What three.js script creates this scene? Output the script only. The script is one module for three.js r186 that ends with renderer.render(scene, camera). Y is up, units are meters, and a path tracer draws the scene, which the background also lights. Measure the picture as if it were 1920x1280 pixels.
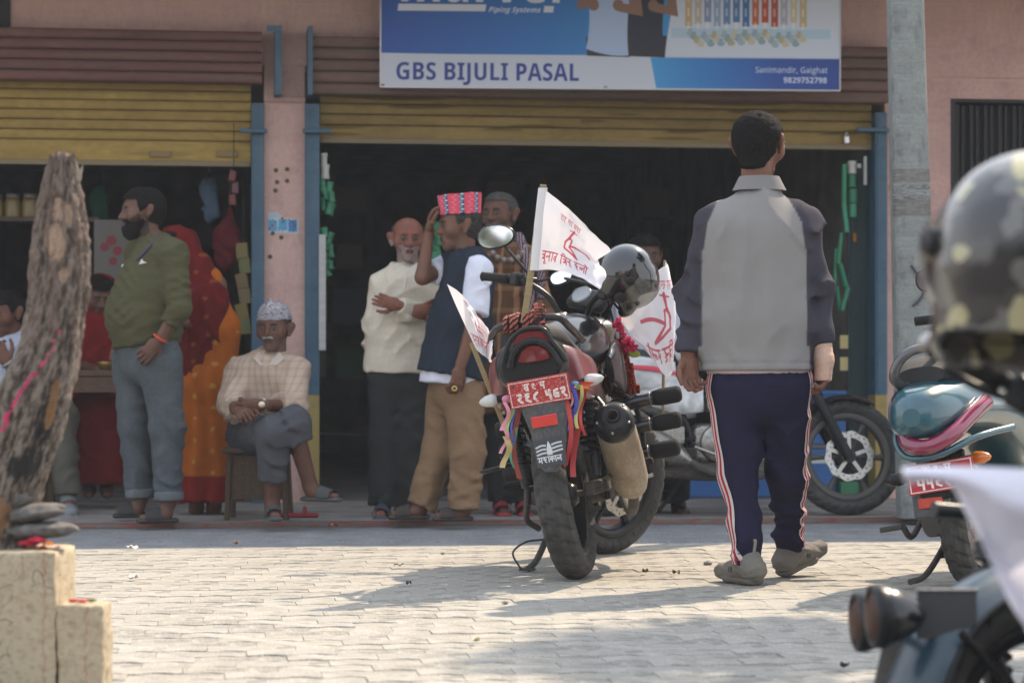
import * as THREE from 'three';
import { mergeGeometries, mergeVertices } from 'three/addons/utils/BufferGeometryUtils.js';
import { RoundedBoxGeometry } from 'three/addons/geometries/RoundedBoxGeometry.js';
import { createNoise3D } from 'simplex-noise';

// ---------------------------------------------------------------- camera, sky, sun, exposure
const scene = new THREE.Scene();
const EYE = 0.71, FOC = 4430, HORIZON = 718;            // eye height (m), focal length and horizon row in pixels of the 1920x1280 photograph
const camera = new THREE.PerspectiveCamera(2 * Math.atan(640 / FOC) * 180 / Math.PI, 1.5, 0.1, 400);
camera.position.set(0, EYE, 0);
camera.lookAt(0, EYE, -10);
camera.setViewOffset(1920, 1280, 0, 640 - HORIZON, 1920, 1280);
camera.focus = 8.4; camera.userData.fStop = 3.8;
const renderer = new THREE.WebGLRenderer();
renderer.toneMapping = THREE.LinearToneMapping;
renderer.toneMappingExposure = 2.1;
renderer.shadowMap.enabled = true;
const SKY = 1.0;
const sunDir = new THREE.Vector3(0.90, 1.68, -1.15).normalize();
{                                                        // a hazy bright sky: pale all over, whiter low down and towards the sun
  const w = 512, h = 256, px = new Float32Array(w * h * 4);
  for (let j = 0; j < h; j++) for (let i = 0; i < w; i++) {
    const el = ((j + 0.5) / h - 0.5) * Math.PI, az = ((i + 0.5) / w - 0.5) * 2 * Math.PI;
    const x = Math.cos(el) * Math.cos(az), y = Math.sin(el), z = Math.cos(el) * Math.sin(az);
    const e = Math.max(y, 0) ** 0.5, g = Math.max(0, x * sunDir.x + y * sunDir.y + z * sunDir.z);
    const glow = 0.35 * g ** 6 + 0.9 * g ** 60;
    const c = y < -0.02 ? [0.30, 0.28, 0.25] : [0.90 - 0.34 * e + glow, 0.89 - 0.25 * e + 0.95 * glow, 0.87 - 0.09 * e + 0.86 * glow];
    for (let k = 0; k < 3; k++) px[(j * w + i) * 4 + k] = c[k] * SKY; px[(j * w + i) * 4 + 3] = 1;
  }
  const t = new THREE.DataTexture(px, w, h, THREE.RGBAFormat, THREE.FloatType); t.mapping = THREE.EquirectangularReflectionMapping; t.magFilter = THREE.LinearFilter; t.needsUpdate = true;
  scene.background = t; scene.environment = t;
}
const sun = new THREE.DirectionalLight(0xffe9cc, 3.6);
sun.position.copy(sunDir).multiplyScalar(40).add(new THREE.Vector3(0, 0, -8));
sun.target.position.set(0, 0, -8);
sun.castShadow = true; sun.shadow.radius = 1.5;
sun.shadow.mapSize.set(4096, 4096);
Object.assign(sun.shadow.camera, { left: -12, right: 12, top: 14, bottom: -12, near: 1, far: 80 });
scene.add(sun, sun.target);

scene.fog = new THREE.FogExp2(0xe2eaf4, 0.0016);

// ---------------------------------------------------------------- helpers
let seed = 12345;
const rnd = () => { seed = (seed * 1664525 + 1013904223) >>> 0; return seed / 4294967296; };
const rr = (a, b) => a + (b - a) * rnd();
const noise3 = createNoise3D(rnd);
const V = (x, y, z) => new THREE.Vector3(x, y, z);
const PX = (px, py, d) => V((px - 960) * d / FOC, EYE + (HORIZON - py) * d / FOC, -d);   // a point of the place seen at a pixel, d metres in front of the camera
const R = (deg) => deg * Math.PI / 180;
const lerp = (a, b, t) => a + (b - a) * t;
const clamp = (x, a = 0, b = 1) => Math.min(b, Math.max(a, x));
const sstep = (a, b, x) => { const t = clamp((x - a) / (b - a)); return t * t * (3 - 2 * t); };
const fbm = (x, y, z, o = 4) => { let s = 0, a = 0.5; for (let i = 0; i < o; i++) { s += a * noise3(x, y, z); x *= 2.03; y *= 2.03; z *= 2.03; a *= 0.5; } return s; };
const taken = {};
const numbered = (n) => { const k = taken[n] = (taken[n] ?? -1) + 1; return k ? n + '_' + String(k).padStart(3, '0') : n; };
function thing(name, label, category, pos = [0, 0, 0], group) {
  const o = new THREE.Group(); o.name = numbered(name); o.position.set(...(pos.isVector3 ? pos.toArray() : pos));
  o.userData = { label, category }; if (group) o.userData.group = group;
  scene.add(o); return o;
}
function tag(o, label, category, group) { o.name = numbered(o.name); o.userData.label = label; o.userData.category = category; if (group) o.userData.group = group; return o; }
function mesh(name, geo, mat, parent = scene) {
  const m = new THREE.Mesh(Array.isArray(geo) ? join(geo) : geo, mat); m.name = name;
  m.castShadow = m.receiveShadow = true; parent.add(m); return m;
}
function struct(name, geo, mat) { const m = mesh(name, geo, mat); m.userData.kind = 'structure'; return m; }
function join(list) {
  const color = list.some((g) => g.attributes.color);
  return mergeGeometries(list.flat().map((g) => {
    g = g.index ? g.toNonIndexed() : g.clone();
    for (const k of Object.keys(g.attributes)) if (!['position', 'normal', 'uv', 'color'].includes(k)) g.deleteAttribute(k);
    const n = g.attributes.position.count;
    if (!g.attributes.normal) g.computeVertexNormals();
    if (!g.attributes.uv) g.setAttribute('uv', new THREE.BufferAttribute(new Float32Array(n * 2), 2));
    if (color && !g.attributes.color) g.setAttribute('color', new THREE.BufferAttribute(new Float32Array(n * 3).fill(1), 3));
    g.morphAttributes = {};
    return g;
  }));
}
const move = (g, x, y, z, rx = 0, ry = 0, rz = 0) => g.applyMatrix4(new THREE.Matrix4().compose(V(x, y, z), new THREE.Quaternion().setFromEuler(new THREE.Euler(rx, ry, rz)), V(1, 1, 1)));
const box = (w, h, d, x = 0, y = 0, z = 0, rx = 0, ry = 0, rz = 0) => move(new THREE.BoxGeometry(w, h, d), x, y, z, rx, ry, rz);
const rbox = (w, h, d, r, x = 0, y = 0, z = 0, rx = 0, ry = 0, rz = 0, s = 2) => move(new RoundedBoxGeometry(w, h, d, s, Math.min(r, w * 0.49, h * 0.49, d * 0.49)), x, y, z, rx, ry, rz);
const ball = (r, x, y, z, sx = 1, sy = 1, sz = 1, seg = 16) => new THREE.SphereGeometry(r, seg, Math.ceil(seg * 0.7)).applyMatrix4(new THREE.Matrix4().makeScale(sx, sy, sz)).translate(x, y, z);
function between(g, a, b) {            // a geometry built along +y from 0 to 1, laid from a to b
  const d = b.clone().sub(a), L = d.length();
  return g.applyMatrix4(new THREE.Matrix4().compose(a, new THREE.Quaternion().setFromUnitVectors(V(0, 1, 0), d.normalize()), V(1, L, 1)));
}
const A3 = (p) => p.isVector3 ? p : V(...p);
const cyl = (a, b, ra, rb = ra, seg = 14, open = false) => between(new THREE.CylinderGeometry(rb, ra, 1, seg, 1, open).translate(0, 0.5, 0), A3(a).clone(), A3(b).clone());
const tube = (pts, r, seg = 8, n = 0, closed = false) => {
  const c = new THREE.CatmullRomCurve3(pts.map(A3), closed, 'centripetal');
  const g = new THREE.TubeGeometry(c, n || pts.length * 6, r, seg, closed);
  if (closed) return g;
  const cap = (i) => { const t = c.getTangent(i), p = c.getPoint(i); return new THREE.CircleGeometry(r, seg).applyMatrix4(new THREE.Matrix4().compose(p, new THREE.Quaternion().setFromUnitVectors(V(0, 0, 1), i ? t : t.negate()), V(1, 1, 1))); };
  return join([g, cap(0), cap(1)]);
};
const lathe = (prof, seg = 32) => new THREE.LatheGeometry(prof.map(([r, y]) => new THREE.Vector2(r, y)), seg);
const latheX = (prof, seg = 40) => lathe(prof, seg).rotateZ(-Math.PI / 2);          // axis along x
const latheTo = (prof, a, b, seg = 24) => {                                            // axis from a towards b (profile y in metres from a)
  const q = new THREE.Quaternion().setFromUnitVectors(V(0, 1, 0), A3(b).clone().sub(A3(a)).normalize());
  return lathe(prof, seg).applyMatrix4(new THREE.Matrix4().compose(A3(a), q, V(1, 1, 1)));
};
function grid(nu, nv, fn, wrapU = false) {      // surface fn(u, v) -> Vector3
  const pos = [], uv = [], idx = [];
  for (let j = 0; j <= nv; j++) for (let i = 0; i <= nu; i++) { const p = fn(i / nu, j / nv); pos.push(p.x, p.y, p.z); uv.push(i / nu, j / nv); }
  const w = nu + 1;
  for (let j = 0; j < nv; j++) for (let i = 0; i < nu; i++) { const a = j * w + i; idx.push(a, a + 1, a + w, a + 1, a + w + 1, a + w); }
  const g = new THREE.BufferGeometry();
  g.setAttribute('position', new THREE.Float32BufferAttribute(pos, 3)); g.setAttribute('uv', new THREE.Float32BufferAttribute(uv, 2)); g.setIndex(idx);
  g.computeVertexNormals();
  if (wrapU) {                                   // smooth the seam
    const n = g.attributes.normal;
    for (let j = 0; j <= nv; j++) { const a = j * w, b = a + nu; const s = V(n.getX(a) + n.getX(b), n.getY(a) + n.getY(b), n.getZ(a) + n.getZ(b)).normalize(); n.setXYZ(a, s.x, s.y, s.z); n.setXYZ(b, s.x, s.y, s.z); }
  }
  return g;
}
function loft(secs, seg = 24) {                 // rounded sections {c:[x,y,z], w, t, b, p}: half width, height above and below the centre, exponent; along z or any path
  const ring = (s, u) => { const a = u * Math.PI * 2, p = 2 / (s.p || 2.4), c = Math.cos(a), q = Math.sin(a);
    return V(s.c[0] + s.w * Math.sign(c) * Math.abs(c) ** p, s.c[1] + (q > 0 ? s.t : s.b) * Math.sign(q) * Math.abs(q) ** p, s.c[2] + (s.sl || 0) * q); };
  const g = grid(seg, secs.length * 4 - 4, (u, v) => {
    const f = v * (secs.length - 1), i = Math.min(secs.length - 2, Math.floor(f)), t = f - i;
    const S = [secs[Math.max(0, i - 1)], secs[i], secs[i + 1], secs[Math.min(secs.length - 1, i + 2)]].map((s) => ring(s, u));
    return catmull(S, t);
  }, true);
  const cap = (s, flip) => { const pts = [...Array(seg)].map((_, i) => ring(s, i / seg)); const pos = []; const c = V(...s.c); c.y += (s.t - s.b) / 2;
    for (let i = 0; i < seg; i++) { const a = pts[i], b = pts[(i + 1) % seg]; for (const q of flip ? [c, b, a] : [c, a, b]) pos.push(q.x, q.y, q.z); }
    const h = new THREE.BufferGeometry(); h.setAttribute('position', new THREE.Float32BufferAttribute(pos, 3)); h.computeVertexNormals(); return h; };
  return join([g, cap(secs[0], true), cap(secs[secs.length - 1], false)]);
}
function catmull([a, b, c, d], t) {
  const f = (k) => { const t2 = t * t, t3 = t2 * t; return 0.5 * (2 * b[k] + (c[k] - a[k]) * t + (2 * a[k] - 5 * b[k] + 4 * c[k] - d[k]) * t2 + (3 * b[k] - a[k] - 3 * c[k] + d[k]) * t3); };
  return V(f('x'), f('y'), f('z'));
}
const plate = (pts, depth, bevel = 0.002) => {   // an outline in the xy plane, extruded along z
  const s = new THREE.Shape(pts.map(([x, y]) => new THREE.Vector2(x, y)));
  return new THREE.ExtrudeGeometry(s, { depth, bevelEnabled: bevel > 0, bevelSize: bevel, bevelThickness: bevel, bevelSegments: 1, curveSegments: 6 });
};
function canvas(w, h, draw) { const c = document.createElement('canvas'); c.width = w; c.height = h; draw(c.getContext('2d'), w, h); const t = new THREE.CanvasTexture(c); t.colorSpace = THREE.SRGBColorSpace; t.anisotropy = 8; return t; }
function texture(n, fn, srgb = true, rx = 1, ry = 1) {
  const a = new Uint8Array(n * n * 4);
  for (let j = 0; j < n; j++) for (let i = 0; i < n; i++) { const c = fn(i / n, j / n); for (let k = 0; k < 3; k++) a[(j * n + i) * 4 + k] = clamp(Array.isArray(c) ? c[k] : c) * 255; a[(j * n + i) * 4 + 3] = 255; }
  const t = new THREE.DataTexture(a, n, n); t.wrapS = t.wrapT = THREE.RepeatWrapping; t.magFilter = THREE.LinearFilter; t.minFilter = THREE.LinearMipmapLinearFilter; t.generateMipmaps = true;
  if (srgb) t.colorSpace = THREE.SRGBColorSpace; t.repeat.set(rx, ry); t.needsUpdate = true; return t;
}
// noise that repeats over the unit square
const tile = (u, v, f, z = 0, o = 4) => { let s = 0, a = 0.5; for (let i = 0; i < o; i++) { const A = u * 2 * Math.PI, B = v * 2 * Math.PI, r = f / 6.283; s += a * (noise3(Math.cos(A) * r + z, Math.sin(A) * r, Math.cos(B) * r) + noise3(Math.cos(B) * r, Math.sin(B) * r + z, Math.sin(A) * r)) * 0.7; f *= 2; a *= 0.5; } return s; };
const mat = (color, roughness = 0.8, extra = {}) => { const c = Array.isArray(color) ? new THREE.Color().setRGB(...color) : new THREE.Color(color); return new THREE.MeshPhysicalMaterial({ color: c, roughness, side: THREE.DoubleSide, ...extra }); };
const grainT = texture(256, (u, v) => 0.5 + 0.5 * tile(u, v, 40, 3, 3), false);
const blotT = texture(256, (u, v) => { const n = tile(u, v, 5, 9, 5); return 0.86 + 0.22 * n; }, true);
const scuffT = texture(256, (u, v) => 0.62 + 0.35 * tile(u, v, 7, 21, 5), false);
const weaveT = texture(128, (u, v) => 0.5 + 0.25 * Math.sin(u * 128 * 1.57) + 0.25 * Math.sin(v * 128 * 1.57), false);
const rep = (t, x, y = x) => { const c = t.clone(); c.repeat.set(x, y); c.needsUpdate = true; return c; };

// ---------------------------------------------------------------- solid shapes from blended limbs (surface nets on a grid)
class Field {
  constructor(prims, cell, pad = 0.05) {
    this.prims = prims; this.c = cell;
    const lo = V(1e9, 1e9, 1e9), hi = V(-1e9, -1e9, -1e9);
    for (const p of prims) if (!p.sub) for (const q of [p.a, p.b]) { const r = Math.max(p.ra, p.rb) * Math.max(1, p.sx || 1) + pad; lo.min(q.clone().subScalar(r)); hi.max(q.clone().addScalar(r)); }
    this.lo = lo; this.n = [0, 1, 2].map((k) => Math.ceil((hi.getComponent(k) - lo.getComponent(k)) / cell) + 2);
    this.f = new Float32Array(this.n[0] * this.n[1] * this.n[2]).fill(0.5);
    for (const p of prims) this.add(p);
  }
  add(p) {
    const { n, lo, c, f } = this, k = p.k ?? 0.03, r = Math.max(p.ra, p.rb) * Math.max(1, p.sx || 1) + k + 3 * c;
    const mn = [0, 1, 2].map((i) => Math.max(0, Math.floor((Math.min(p.a.getComponent(i), p.b.getComponent(i)) - r - lo.getComponent(i)) / c)));
    const mx = [0, 1, 2].map((i) => Math.min(n[i] - 1, Math.ceil((Math.max(p.a.getComponent(i), p.b.getComponent(i)) + r - lo.getComponent(i)) / c)));
    const S = primEval(p);
    for (let z = mn[2]; z <= mx[2]; z++) for (let y = mn[1]; y <= mx[1]; y++) for (let x = mn[0]; x <= mx[0]; x++) {
      const i = (z * n[1] + y) * n[0] + x;
      const d = S(lo.x + x * c, lo.y + y * c, lo.z + z * c);
      if (p.sub) { const e = -d, h = clamp(0.5 - 0.5 * (e - f[i]) / -k, 0, 1); f[i] = smax(f[i], e, k); }
      else f[i] = smin(f[i], d, k);
    }
  }
  geometry(fold) {
    const { n, lo, c, f } = this, [nx, ny, nz] = n;
    if (fold) for (let z = 0, i = 0; z < nz; z++) for (let y = 0; y < ny; y++) for (let x = 0; x < nx; x++, i++) if (Math.abs(f[i]) < 4 * c) f[i] += fold(lo.x + x * c, lo.y + y * c, lo.z + z * c);
    const id = new Int32Array(f.length).fill(-1), pos = [], idx = [];
    const st = [1, nx, nx * ny];
    const corners = [0, 1, nx, nx + 1, nx * ny, nx * ny + 1, nx * ny + nx, nx * ny + nx + 1];
    const edges = [[0, 1], [2, 3], [4, 5], [6, 7], [0, 2], [1, 3], [4, 6], [5, 7], [0, 4], [1, 5], [2, 6], [3, 7]];
    for (let z = 0; z < nz - 1; z++) for (let y = 0; y < ny - 1; y++) for (let x = 0; x < nx - 1; x++) {
      const i = (z * ny + y) * nx + x; let m = 0;
      for (let k = 0; k < 8; k++) if (f[i + corners[k]] < 0) m |= 1 << k;
      if (m === 0 || m === 255) continue;
      let sx = 0, sy = 0, sz = 0, q = 0;
      for (const [a, b] of edges) {
        if (((m >> a) & 1) === ((m >> b) & 1)) continue;
        const fa = f[i + corners[a]], fb = f[i + corners[b]], t = fa / (fa - fb);
        sx += (a & 1) + t * ((b & 1) - (a & 1)); sy += ((a >> 1) & 1) + t * (((b >> 1) & 1) - ((a >> 1) & 1)); sz += (a >> 2) + t * ((b >> 2) - (a >> 2)); q++;
      }
      id[i] = pos.length / 3; pos.push(lo.x + (x + sx / q) * c, lo.y + (y + sy / q) * c, lo.z + (z + sz / q) * c);
    }
    for (let z = 1; z < nz - 1; z++) for (let y = 1; y < ny - 1; y++) for (let x = 1; x < nx - 1; x++) {
      const i = (z * ny + y) * nx + x, s = f[i] < 0;
      for (let k = 0; k < 3; k++) {
        if (s === (f[i + st[k]] < 0)) continue;
        const u = st[(k + 1) % 3], v = st[(k + 2) % 3], a = id[i], b = id[i - u], d = id[i - u - v], e = id[i - v];
        if (a < 0 || b < 0 || d < 0 || e < 0) continue;
        if (s) idx.push(a, b, d, a, d, e); else idx.push(a, d, b, a, e, d);
      }
    }
    const g = new THREE.BufferGeometry();
    g.setAttribute('position', new THREE.Float32BufferAttribute(pos, 3)); g.setIndex(idx); g.computeVertexNormals();
    const uv = new Float32Array(pos.length / 3 * 2); for (let i = 0; i < uv.length / 2; i++) { uv[2 * i] = pos[3 * i] + 0.6 * pos[3 * i + 2]; uv[2 * i + 1] = pos[3 * i + 1]; }
    g.setAttribute('uv', new THREE.BufferAttribute(uv, 2));
    return g;
  }
}
const smin = (a, b, k) => { const h = Math.max(k - Math.abs(a - b), 0) / k; return Math.min(a, b) - h * h * k * 0.25; };
const smax = (a, b, k) => -smin(-a, -b, k);
function primEval(p) {       // tapered limb a-b; sx stretches the section along side; flatA / flatB square the ends off
  const { a, b, ra, rb } = p, d = b.clone().sub(a), L2 = Math.max(d.lengthSq(), 1e-9), L = Math.sqrt(L2), sx = p.sx || 1, sd = p.side;
  return (x, y, z) => {
    let X = x - a.x, Y = y - a.y, Z = z - a.z;
    const tr = (X * d.x + Y * d.y + Z * d.z) / L2;
    const t = tr < 0 ? 0 : tr > 1 ? 1 : tr, tt = clamp(tr, p.flatA ? -0.5 : 0, p.flatB ? 1.5 : 1);
    X -= d.x * tt; Y -= d.y * tt; Z -= d.z * tt;
    if (sd) { const s = X * sd.x + Y * sd.y + Z * sd.z, q = s / sx - s; X += sd.x * q; Y += sd.y * q; Z += sd.z * q; }
    let e = Math.sqrt(X * X + Y * Y + Z * Z) - (ra + (rb - ra) * t);
    if (p.flatB) e = Math.max(e, (tr - 1) * L);
    if (p.flatA) e = Math.max(e, -tr * L);
    return e;
  };
}
const limb = (a, b, ra, rb, o = {}) => ({ a: A3(a), b: A3(b), ra, rb, ...o });
const sph = (p, r, o = {}) => limb(p, A3(p).clone().add(V(0, 1e-4, 0)), r, r, o);
function paint(g, fn) { const p = g.attributes.position, n = g.attributes.normal, c = new Float32Array(p.count * 3); for (let i = 0; i < p.count; i++) { const q = fn(p.getX(i), p.getY(i), p.getZ(i), n.getX(i), n.getY(i), n.getZ(i)); c[3 * i] = q[0]; c[3 * i + 1] = q[1]; c[3 * i + 2] = q[2]; } g.setAttribute('color', new THREE.BufferAttribute(c, 3)); return g; }
const mix = (a, b, t) => a.map((x, i) => x + (b[i] - x) * t);

// ---------------------------------------------------------------- ground, road, paving
const dirtM = mat([0.2, 0.17, 0.14], 1, { map: rep(blotT, 40) });
struct('ground', new THREE.PlaneGeometry(160, 160).rotateX(-Math.PI / 2).translate(0, -0.32, -20), dirtM);
const roadT = texture(1024, (u, v) => { const n = tile(u, v, 6, 2, 4), f = tile(u, v, 160, 5, 2), sp = tile(u, v, 90, 40, 1); const s = 0.56 + 0.07 * n + 0.2 * f + (sp > 0.42 ? 0.16 : 0) - (sp < -0.45 ? 0.14 : 0); return [s * 1.0, s * 1.0, s * 1.005]; });
const roadB = texture(512, (u, v) => 0.5 + 0.5 * tile(u, v, 150, 8, 2), false);
const T = 0.13, TH = Math.atan(T);                         // the street runs slightly away to the right
const alongX = (x, d0) => -(d0 + T * x);                   // z of a line of the street at x
function strip(x0, x1, dn, df, y, m = 1) {                 // sheet between two street lines dn and df metres out
  const g = grid(1, 1, (u, v) => { const x = lerp(x0, x1, u); return V(x, y, alongX(x, lerp(dn, df, v))); });
  const uv = g.attributes.uv, p = g.attributes.position; for (let i = 0; i < uv.count; i++) uv.setXY(i, p.getX(i) * m, p.getZ(i) * m); return g;
}
struct('road', strip(-40, 40, 10.42, 13.2, -0.004), mat([0.72, 0.72, 0.73], 0.93, { map: rep(roadT, 0.8), specularIntensity: 0.3, bumpMap: rep(roadB, 1.3), bumpScale: 0.004 }));
const bedM = mat([0.46, 0.435, 0.39], 1, { bumpMap: rep(grainT, 4), bumpScale: 0.004 });
const paving = struct('pavement', strip(-9, 9, 5.05, 10.42, -0.0036), bedM);
{
  const L = 0.235, W = 0.118, gap = 0.0026, a = 0.02;
  const off = (x) => { const k = Math.abs(Math.abs(x) / L - 0.25); return k < 0.06 ? a : k > 0.19 ? 0 : a * (0.19 - k) / 0.13; };
  const make = (inset) => { const xs = [-0.5, -0.44, -0.31, -0.19, -0.06, 0.06, 0.19, 0.31, 0.44, 0.5].map((k) => k * (L - 0.0008 - inset * 0.3)); return [...xs.map((x) => [x, -W / 2 + off(x) - a / 2 + gap / 2 + inset / 2]), ...xs.slice().reverse().map((x) => [x, W / 2 + off(x) - a / 2 - gap / 2 - inset / 2])]; };
  const o = make(0), i = make(0.005), n = o.length, pos = [], uv = [];
  const put = (...q) => { for (const [x, y, z] of q) { pos.push(x, y, -z); uv.push(x, z); } };
  for (let k = 0; k < n; k++) { const m = (k + 1) % n, A = [o[k][0], -0.04, o[k][1]], B = [o[m][0], -0.04, o[m][1]], C = [o[k][0], -0.0035, o[k][1]], D = [o[m][0], -0.0035, o[m][1]], E = [i[k][0], 0, i[k][1]], G = [i[m][0], 0, i[m][1]];
    put(A, B, D, A, D, C, C, D, G, C, G, E); }
  for (let k = 0; k < 9; k++) { const q = n - 1 - k; put([i[k][0], 0, i[k][1]], [i[k + 1][0], 0, i[k + 1][1]], [i[q - 1][0], 0, i[q - 1][1]]); put([i[k][0], 0, i[k][1]], [i[q - 1][0], 0, i[q - 1][1]], [i[q][0], 0, i[q][1]]); }
  const base = new THREE.BufferGeometry(); base.setAttribute('position', new THREE.Float32BufferAttribute(pos, 3)); base.setAttribute('uv', new THREE.Float32BufferAttribute(uv, 2)); base.computeVertexNormals();
  const pavT = texture(512, (u, v) => { const n = tile(u, v, 5, 31, 5), f = tile(u, v, 70, 33, 2), st = tile(u, v, 3, 77, 4); const s = 0.80 + 0.10 * n + 0.16 * f - (st > 0.28 ? 0.10 : 0); return [s, s * 0.99, s * 0.965]; });
  const pavB = rep(texture(256, (u, v) => 0.5 + 0.5 * tile(u, v, 50, 61, 3), false), 2.2);
  const mats = [], geos = [];
  for (let k = 0; k < 7; k++) { const t = 0.48 * (0.93 + 0.14 * rnd()); mats.push(mat([t * 1.03, t, t * rr(0.91, 0.95)], 0.9, { map: rep(pavT, 1.6), bumpMap: pavB, bumpScale: 0.0025 })); }
  for (let k = 0; k < 6; k++) { const g = base.clone(), q = g.attributes.uv, du = rnd(), dv = rnd(); for (let j = 0; j < q.count; j++) q.setXY(j, q.getX(j) + du, q.getY(j) + dv); geos.push(g); }
  const spots = [];
  for (let r = 36; r < 92; r++) for (let c = -30; c < 30; c++) {
    const u = c * L + (r % 2 ? L * 0.5 : 0), w = r * W; const x = u * Math.cos(TH) + w * Math.sin(TH) * 0, d = w + T * u + 0.05;
    if (alongX(x, 0) + d * 1 > 1e9 || w > 10.36 || w < 5.1 || Math.abs(x) > 6) continue;
    const px = 960 + x / Math.max(d, 0.1) * FOC, seen = d > 5.3 && px > -80 && px < 2000;
    spots.push({ x, z: -d, d, seen, y: rr(-0.0026, 0.0016), rx: rr(-0.014, 0.014), rz: rr(-0.007, 0.007), ry: TH + rr(-0.008, 0.008) });
  }
  spots.sort((p, q) => (q.seen - p.seen) || (p.d - q.d));
  const rest = [];
  spots.forEach((s, k) => {
    if (k < 300) { const m = mesh(k ? 'paver_' + String(k).padStart(3, '0') : 'paver', geos[k * 5 % 6], mats[Math.floor(rnd() * 7)], paving); m.position.set(s.x, s.y, s.z); m.rotation.set(s.rx, s.ry, s.rz, 'YXZ'); }
    else rest.push(s);
  });
  const im = new THREE.InstancedMesh(geos[0], mat([0.49, 0.472, 0.44], 0.9, { map: rep(pavT, 1.6), bumpMap: pavB, bumpScale: 0.0025 }), rest.length);
  rest.forEach((s, k) => { im.setMatrixAt(k, new THREE.Matrix4().compose(V(s.x, s.y, s.z), new THREE.Quaternion().setFromEuler(new THREE.Euler(s.rx, s.ry, s.rz, 'YXZ')), V(1, 1, 1))); const t = rr(0.88, 1.08); im.setColorAt(k, new THREE.Color(t, t, t * 0.99)); });
  im.name = 'paver_field'; im.userData.kind = 'stuff'; im.castShadow = im.receiveShadow = true; paving.add(im);
}

// ---------------------------------------------------------------- the row of shops
struct('kerb_wall', grid(1, 1, (u, v) => { const x = lerp(-9, 9, u); return V(x, lerp(-0.3, -0.001, v), alongX(x, 5.055)); }), mat([0.35, 0.33, 0.3], 0.95));
const D0 = 13.65, STEP = 0.03;
{
  const g = new THREE.BufferGeometry().copy(strip(-40, 40, 11.8, D0 + 0.02, STEP)); 
  const face = grid(1, 1, (u, v) => { const x = lerp(-40, 40, u); return V(x, lerp(-0.01, STEP, v), alongX(x, 11.8)); });
  const sw = struct('sidewalk', [g, face], mat([0.34, 0.32, 0.3], 0.95, { map: rep(blotT, 0.6), bumpMap: rep(grainT, 2), bumpScale: 0.004 }));
  const lineT = canvas(1024, 16, (c, w, h) => { c.fillStyle = '#6f5a54'; c.fillRect(0, 0, w, h); for (let i = 0; i < 900; i++) { c.fillStyle = ['#7d433d', '#716660', '#7a5a50', '#756b64', '#84443f', '#6a625d'][i % 6]; c.fillRect(rnd() * w, rnd() * h, rr(2, 26), rr(1, 5)); } });
  lineT.wrapS = THREE.RepeatWrapping; lineT.repeat.set(6, 1);
  const ln = mesh('painted_line', grid(1, 1, (u, v) => { const x = lerp(-20, 20, u); return V(x, lerp(0.002, STEP - 0.003, v), alongX(x, 11.796)); }), mat('#ffffff', 0.9, { map: lineT }), sw);
  ln.userData.label = 'worn red paint along the face of the step';
}
const shop = thing('shop_building', 'pink single storey shop row with rolled up shutters and blue door frames', 'building', [0, 0, -D0]);
shop.rotation.y = TH;
const BU = (px, dz = 0) => { const k = (px - 960) / FOC; return k * (D0 - dz) / (1 - T * k) / Math.cos(TH) ; };     // along the front, from a column of the photograph (dz: metres proud of the wall)
const BY = (px, py, dz = 0) => { const k = (px - 960) / FOC, d = (D0 - dz) / (1 - T * k); return EYE + (HORIZON - py) * d / FOC; };
const wallT = texture(512, (u, v) => { const n = tile(u, v, 4, 11, 5), f = tile(u, v, 40, 13, 2), s = tile(u, v, 9, 71, 4); const k = 0.93 + 0.05 * n + 0.05 * f - 0.05 * clamp((s - 0.3) * 3); return [k, k * (0.99 + 0.02 * n), k]; });
const pinkM = mat([0.66, 0.45, 0.39], 0.9, { map: rep(wallT, 0.7), bumpMap: rep(grainT, 1.5), bumpScale: 0.0025 });
const blueM = mat([0.05, 0.125, 0.19], 0.75, { map: rep(wallT, 1.5), roughnessMap: scuffT });
const yellowFrameM = mat([0.38, 0.29, 0.09], 0.7, { map: rep(wallT, 1.5) });
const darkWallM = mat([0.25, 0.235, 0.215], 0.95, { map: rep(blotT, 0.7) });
const wallBox = (x0, x1, y0, y1, z0, z1) => { const g = box(x1 - x0, y1 - y0, z1 - z0, (x0 + x1) / 2, (y0 + y1) / 2, (z0 + z1) / 2); const p = g.attributes.position, n = g.attributes.normal, uv = g.attributes.uv;
  for (let i = 0; i < p.count; i++) Math.abs(n.getX(i)) > 0.5 ? uv.setXY(i, p.getZ(i), p.getY(i)) : Math.abs(n.getY(i)) > 0.5 ? uv.setXY(i, p.getX(i), p.getZ(i)) : uv.setXY(i, p.getX(i), p.getY(i)); return g; };
const U = { a0: -6.5, a1: BU(495), b0: BU(571), b1: BU(598), c0: BU(1638), c1: BU(1660), g0: BU(1783), g1: BU(1783) + 1.1, end: 9 };
const TOP = 3.9, LINT = 2.52;
mesh('wall', [wallBox(U.a0, U.end, LINT + 0.001, TOP, -0.28, 0)], pinkM, shop);
mesh('pillar', [wallBox(BU(495), U.b0, 0, LINT, -0.28, 0.0)], pinkM, shop);
mesh('pillar', [wallBox(U.c1, U.g0, 0, LINT, -0.28, 0.0)], pinkM, shop);
mesh('wall', [wallBox(U.g1, U.end, 0, LINT, -0.28, 0)], pinkM, shop);
mesh('wall', [wallBox(U.a0, -4.2, 0, LINT, -0.28, 0)], pinkM, shop);
mesh('ledge', [rbox(BU(572) - BU(494), 0.03, 0.02, 0.006, (BU(494) + BU(572)) / 2, BY(530, 187), 0.011)], pinkM, shop);
mesh('roof', [wallBox(U.a0 - 0.1, U.end + 0.1, TOP + 0.001, TOP + 0.12, -9.9, 0.12)], mat([0.4, 0.38, 0.36], 0.95), shop);
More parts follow.
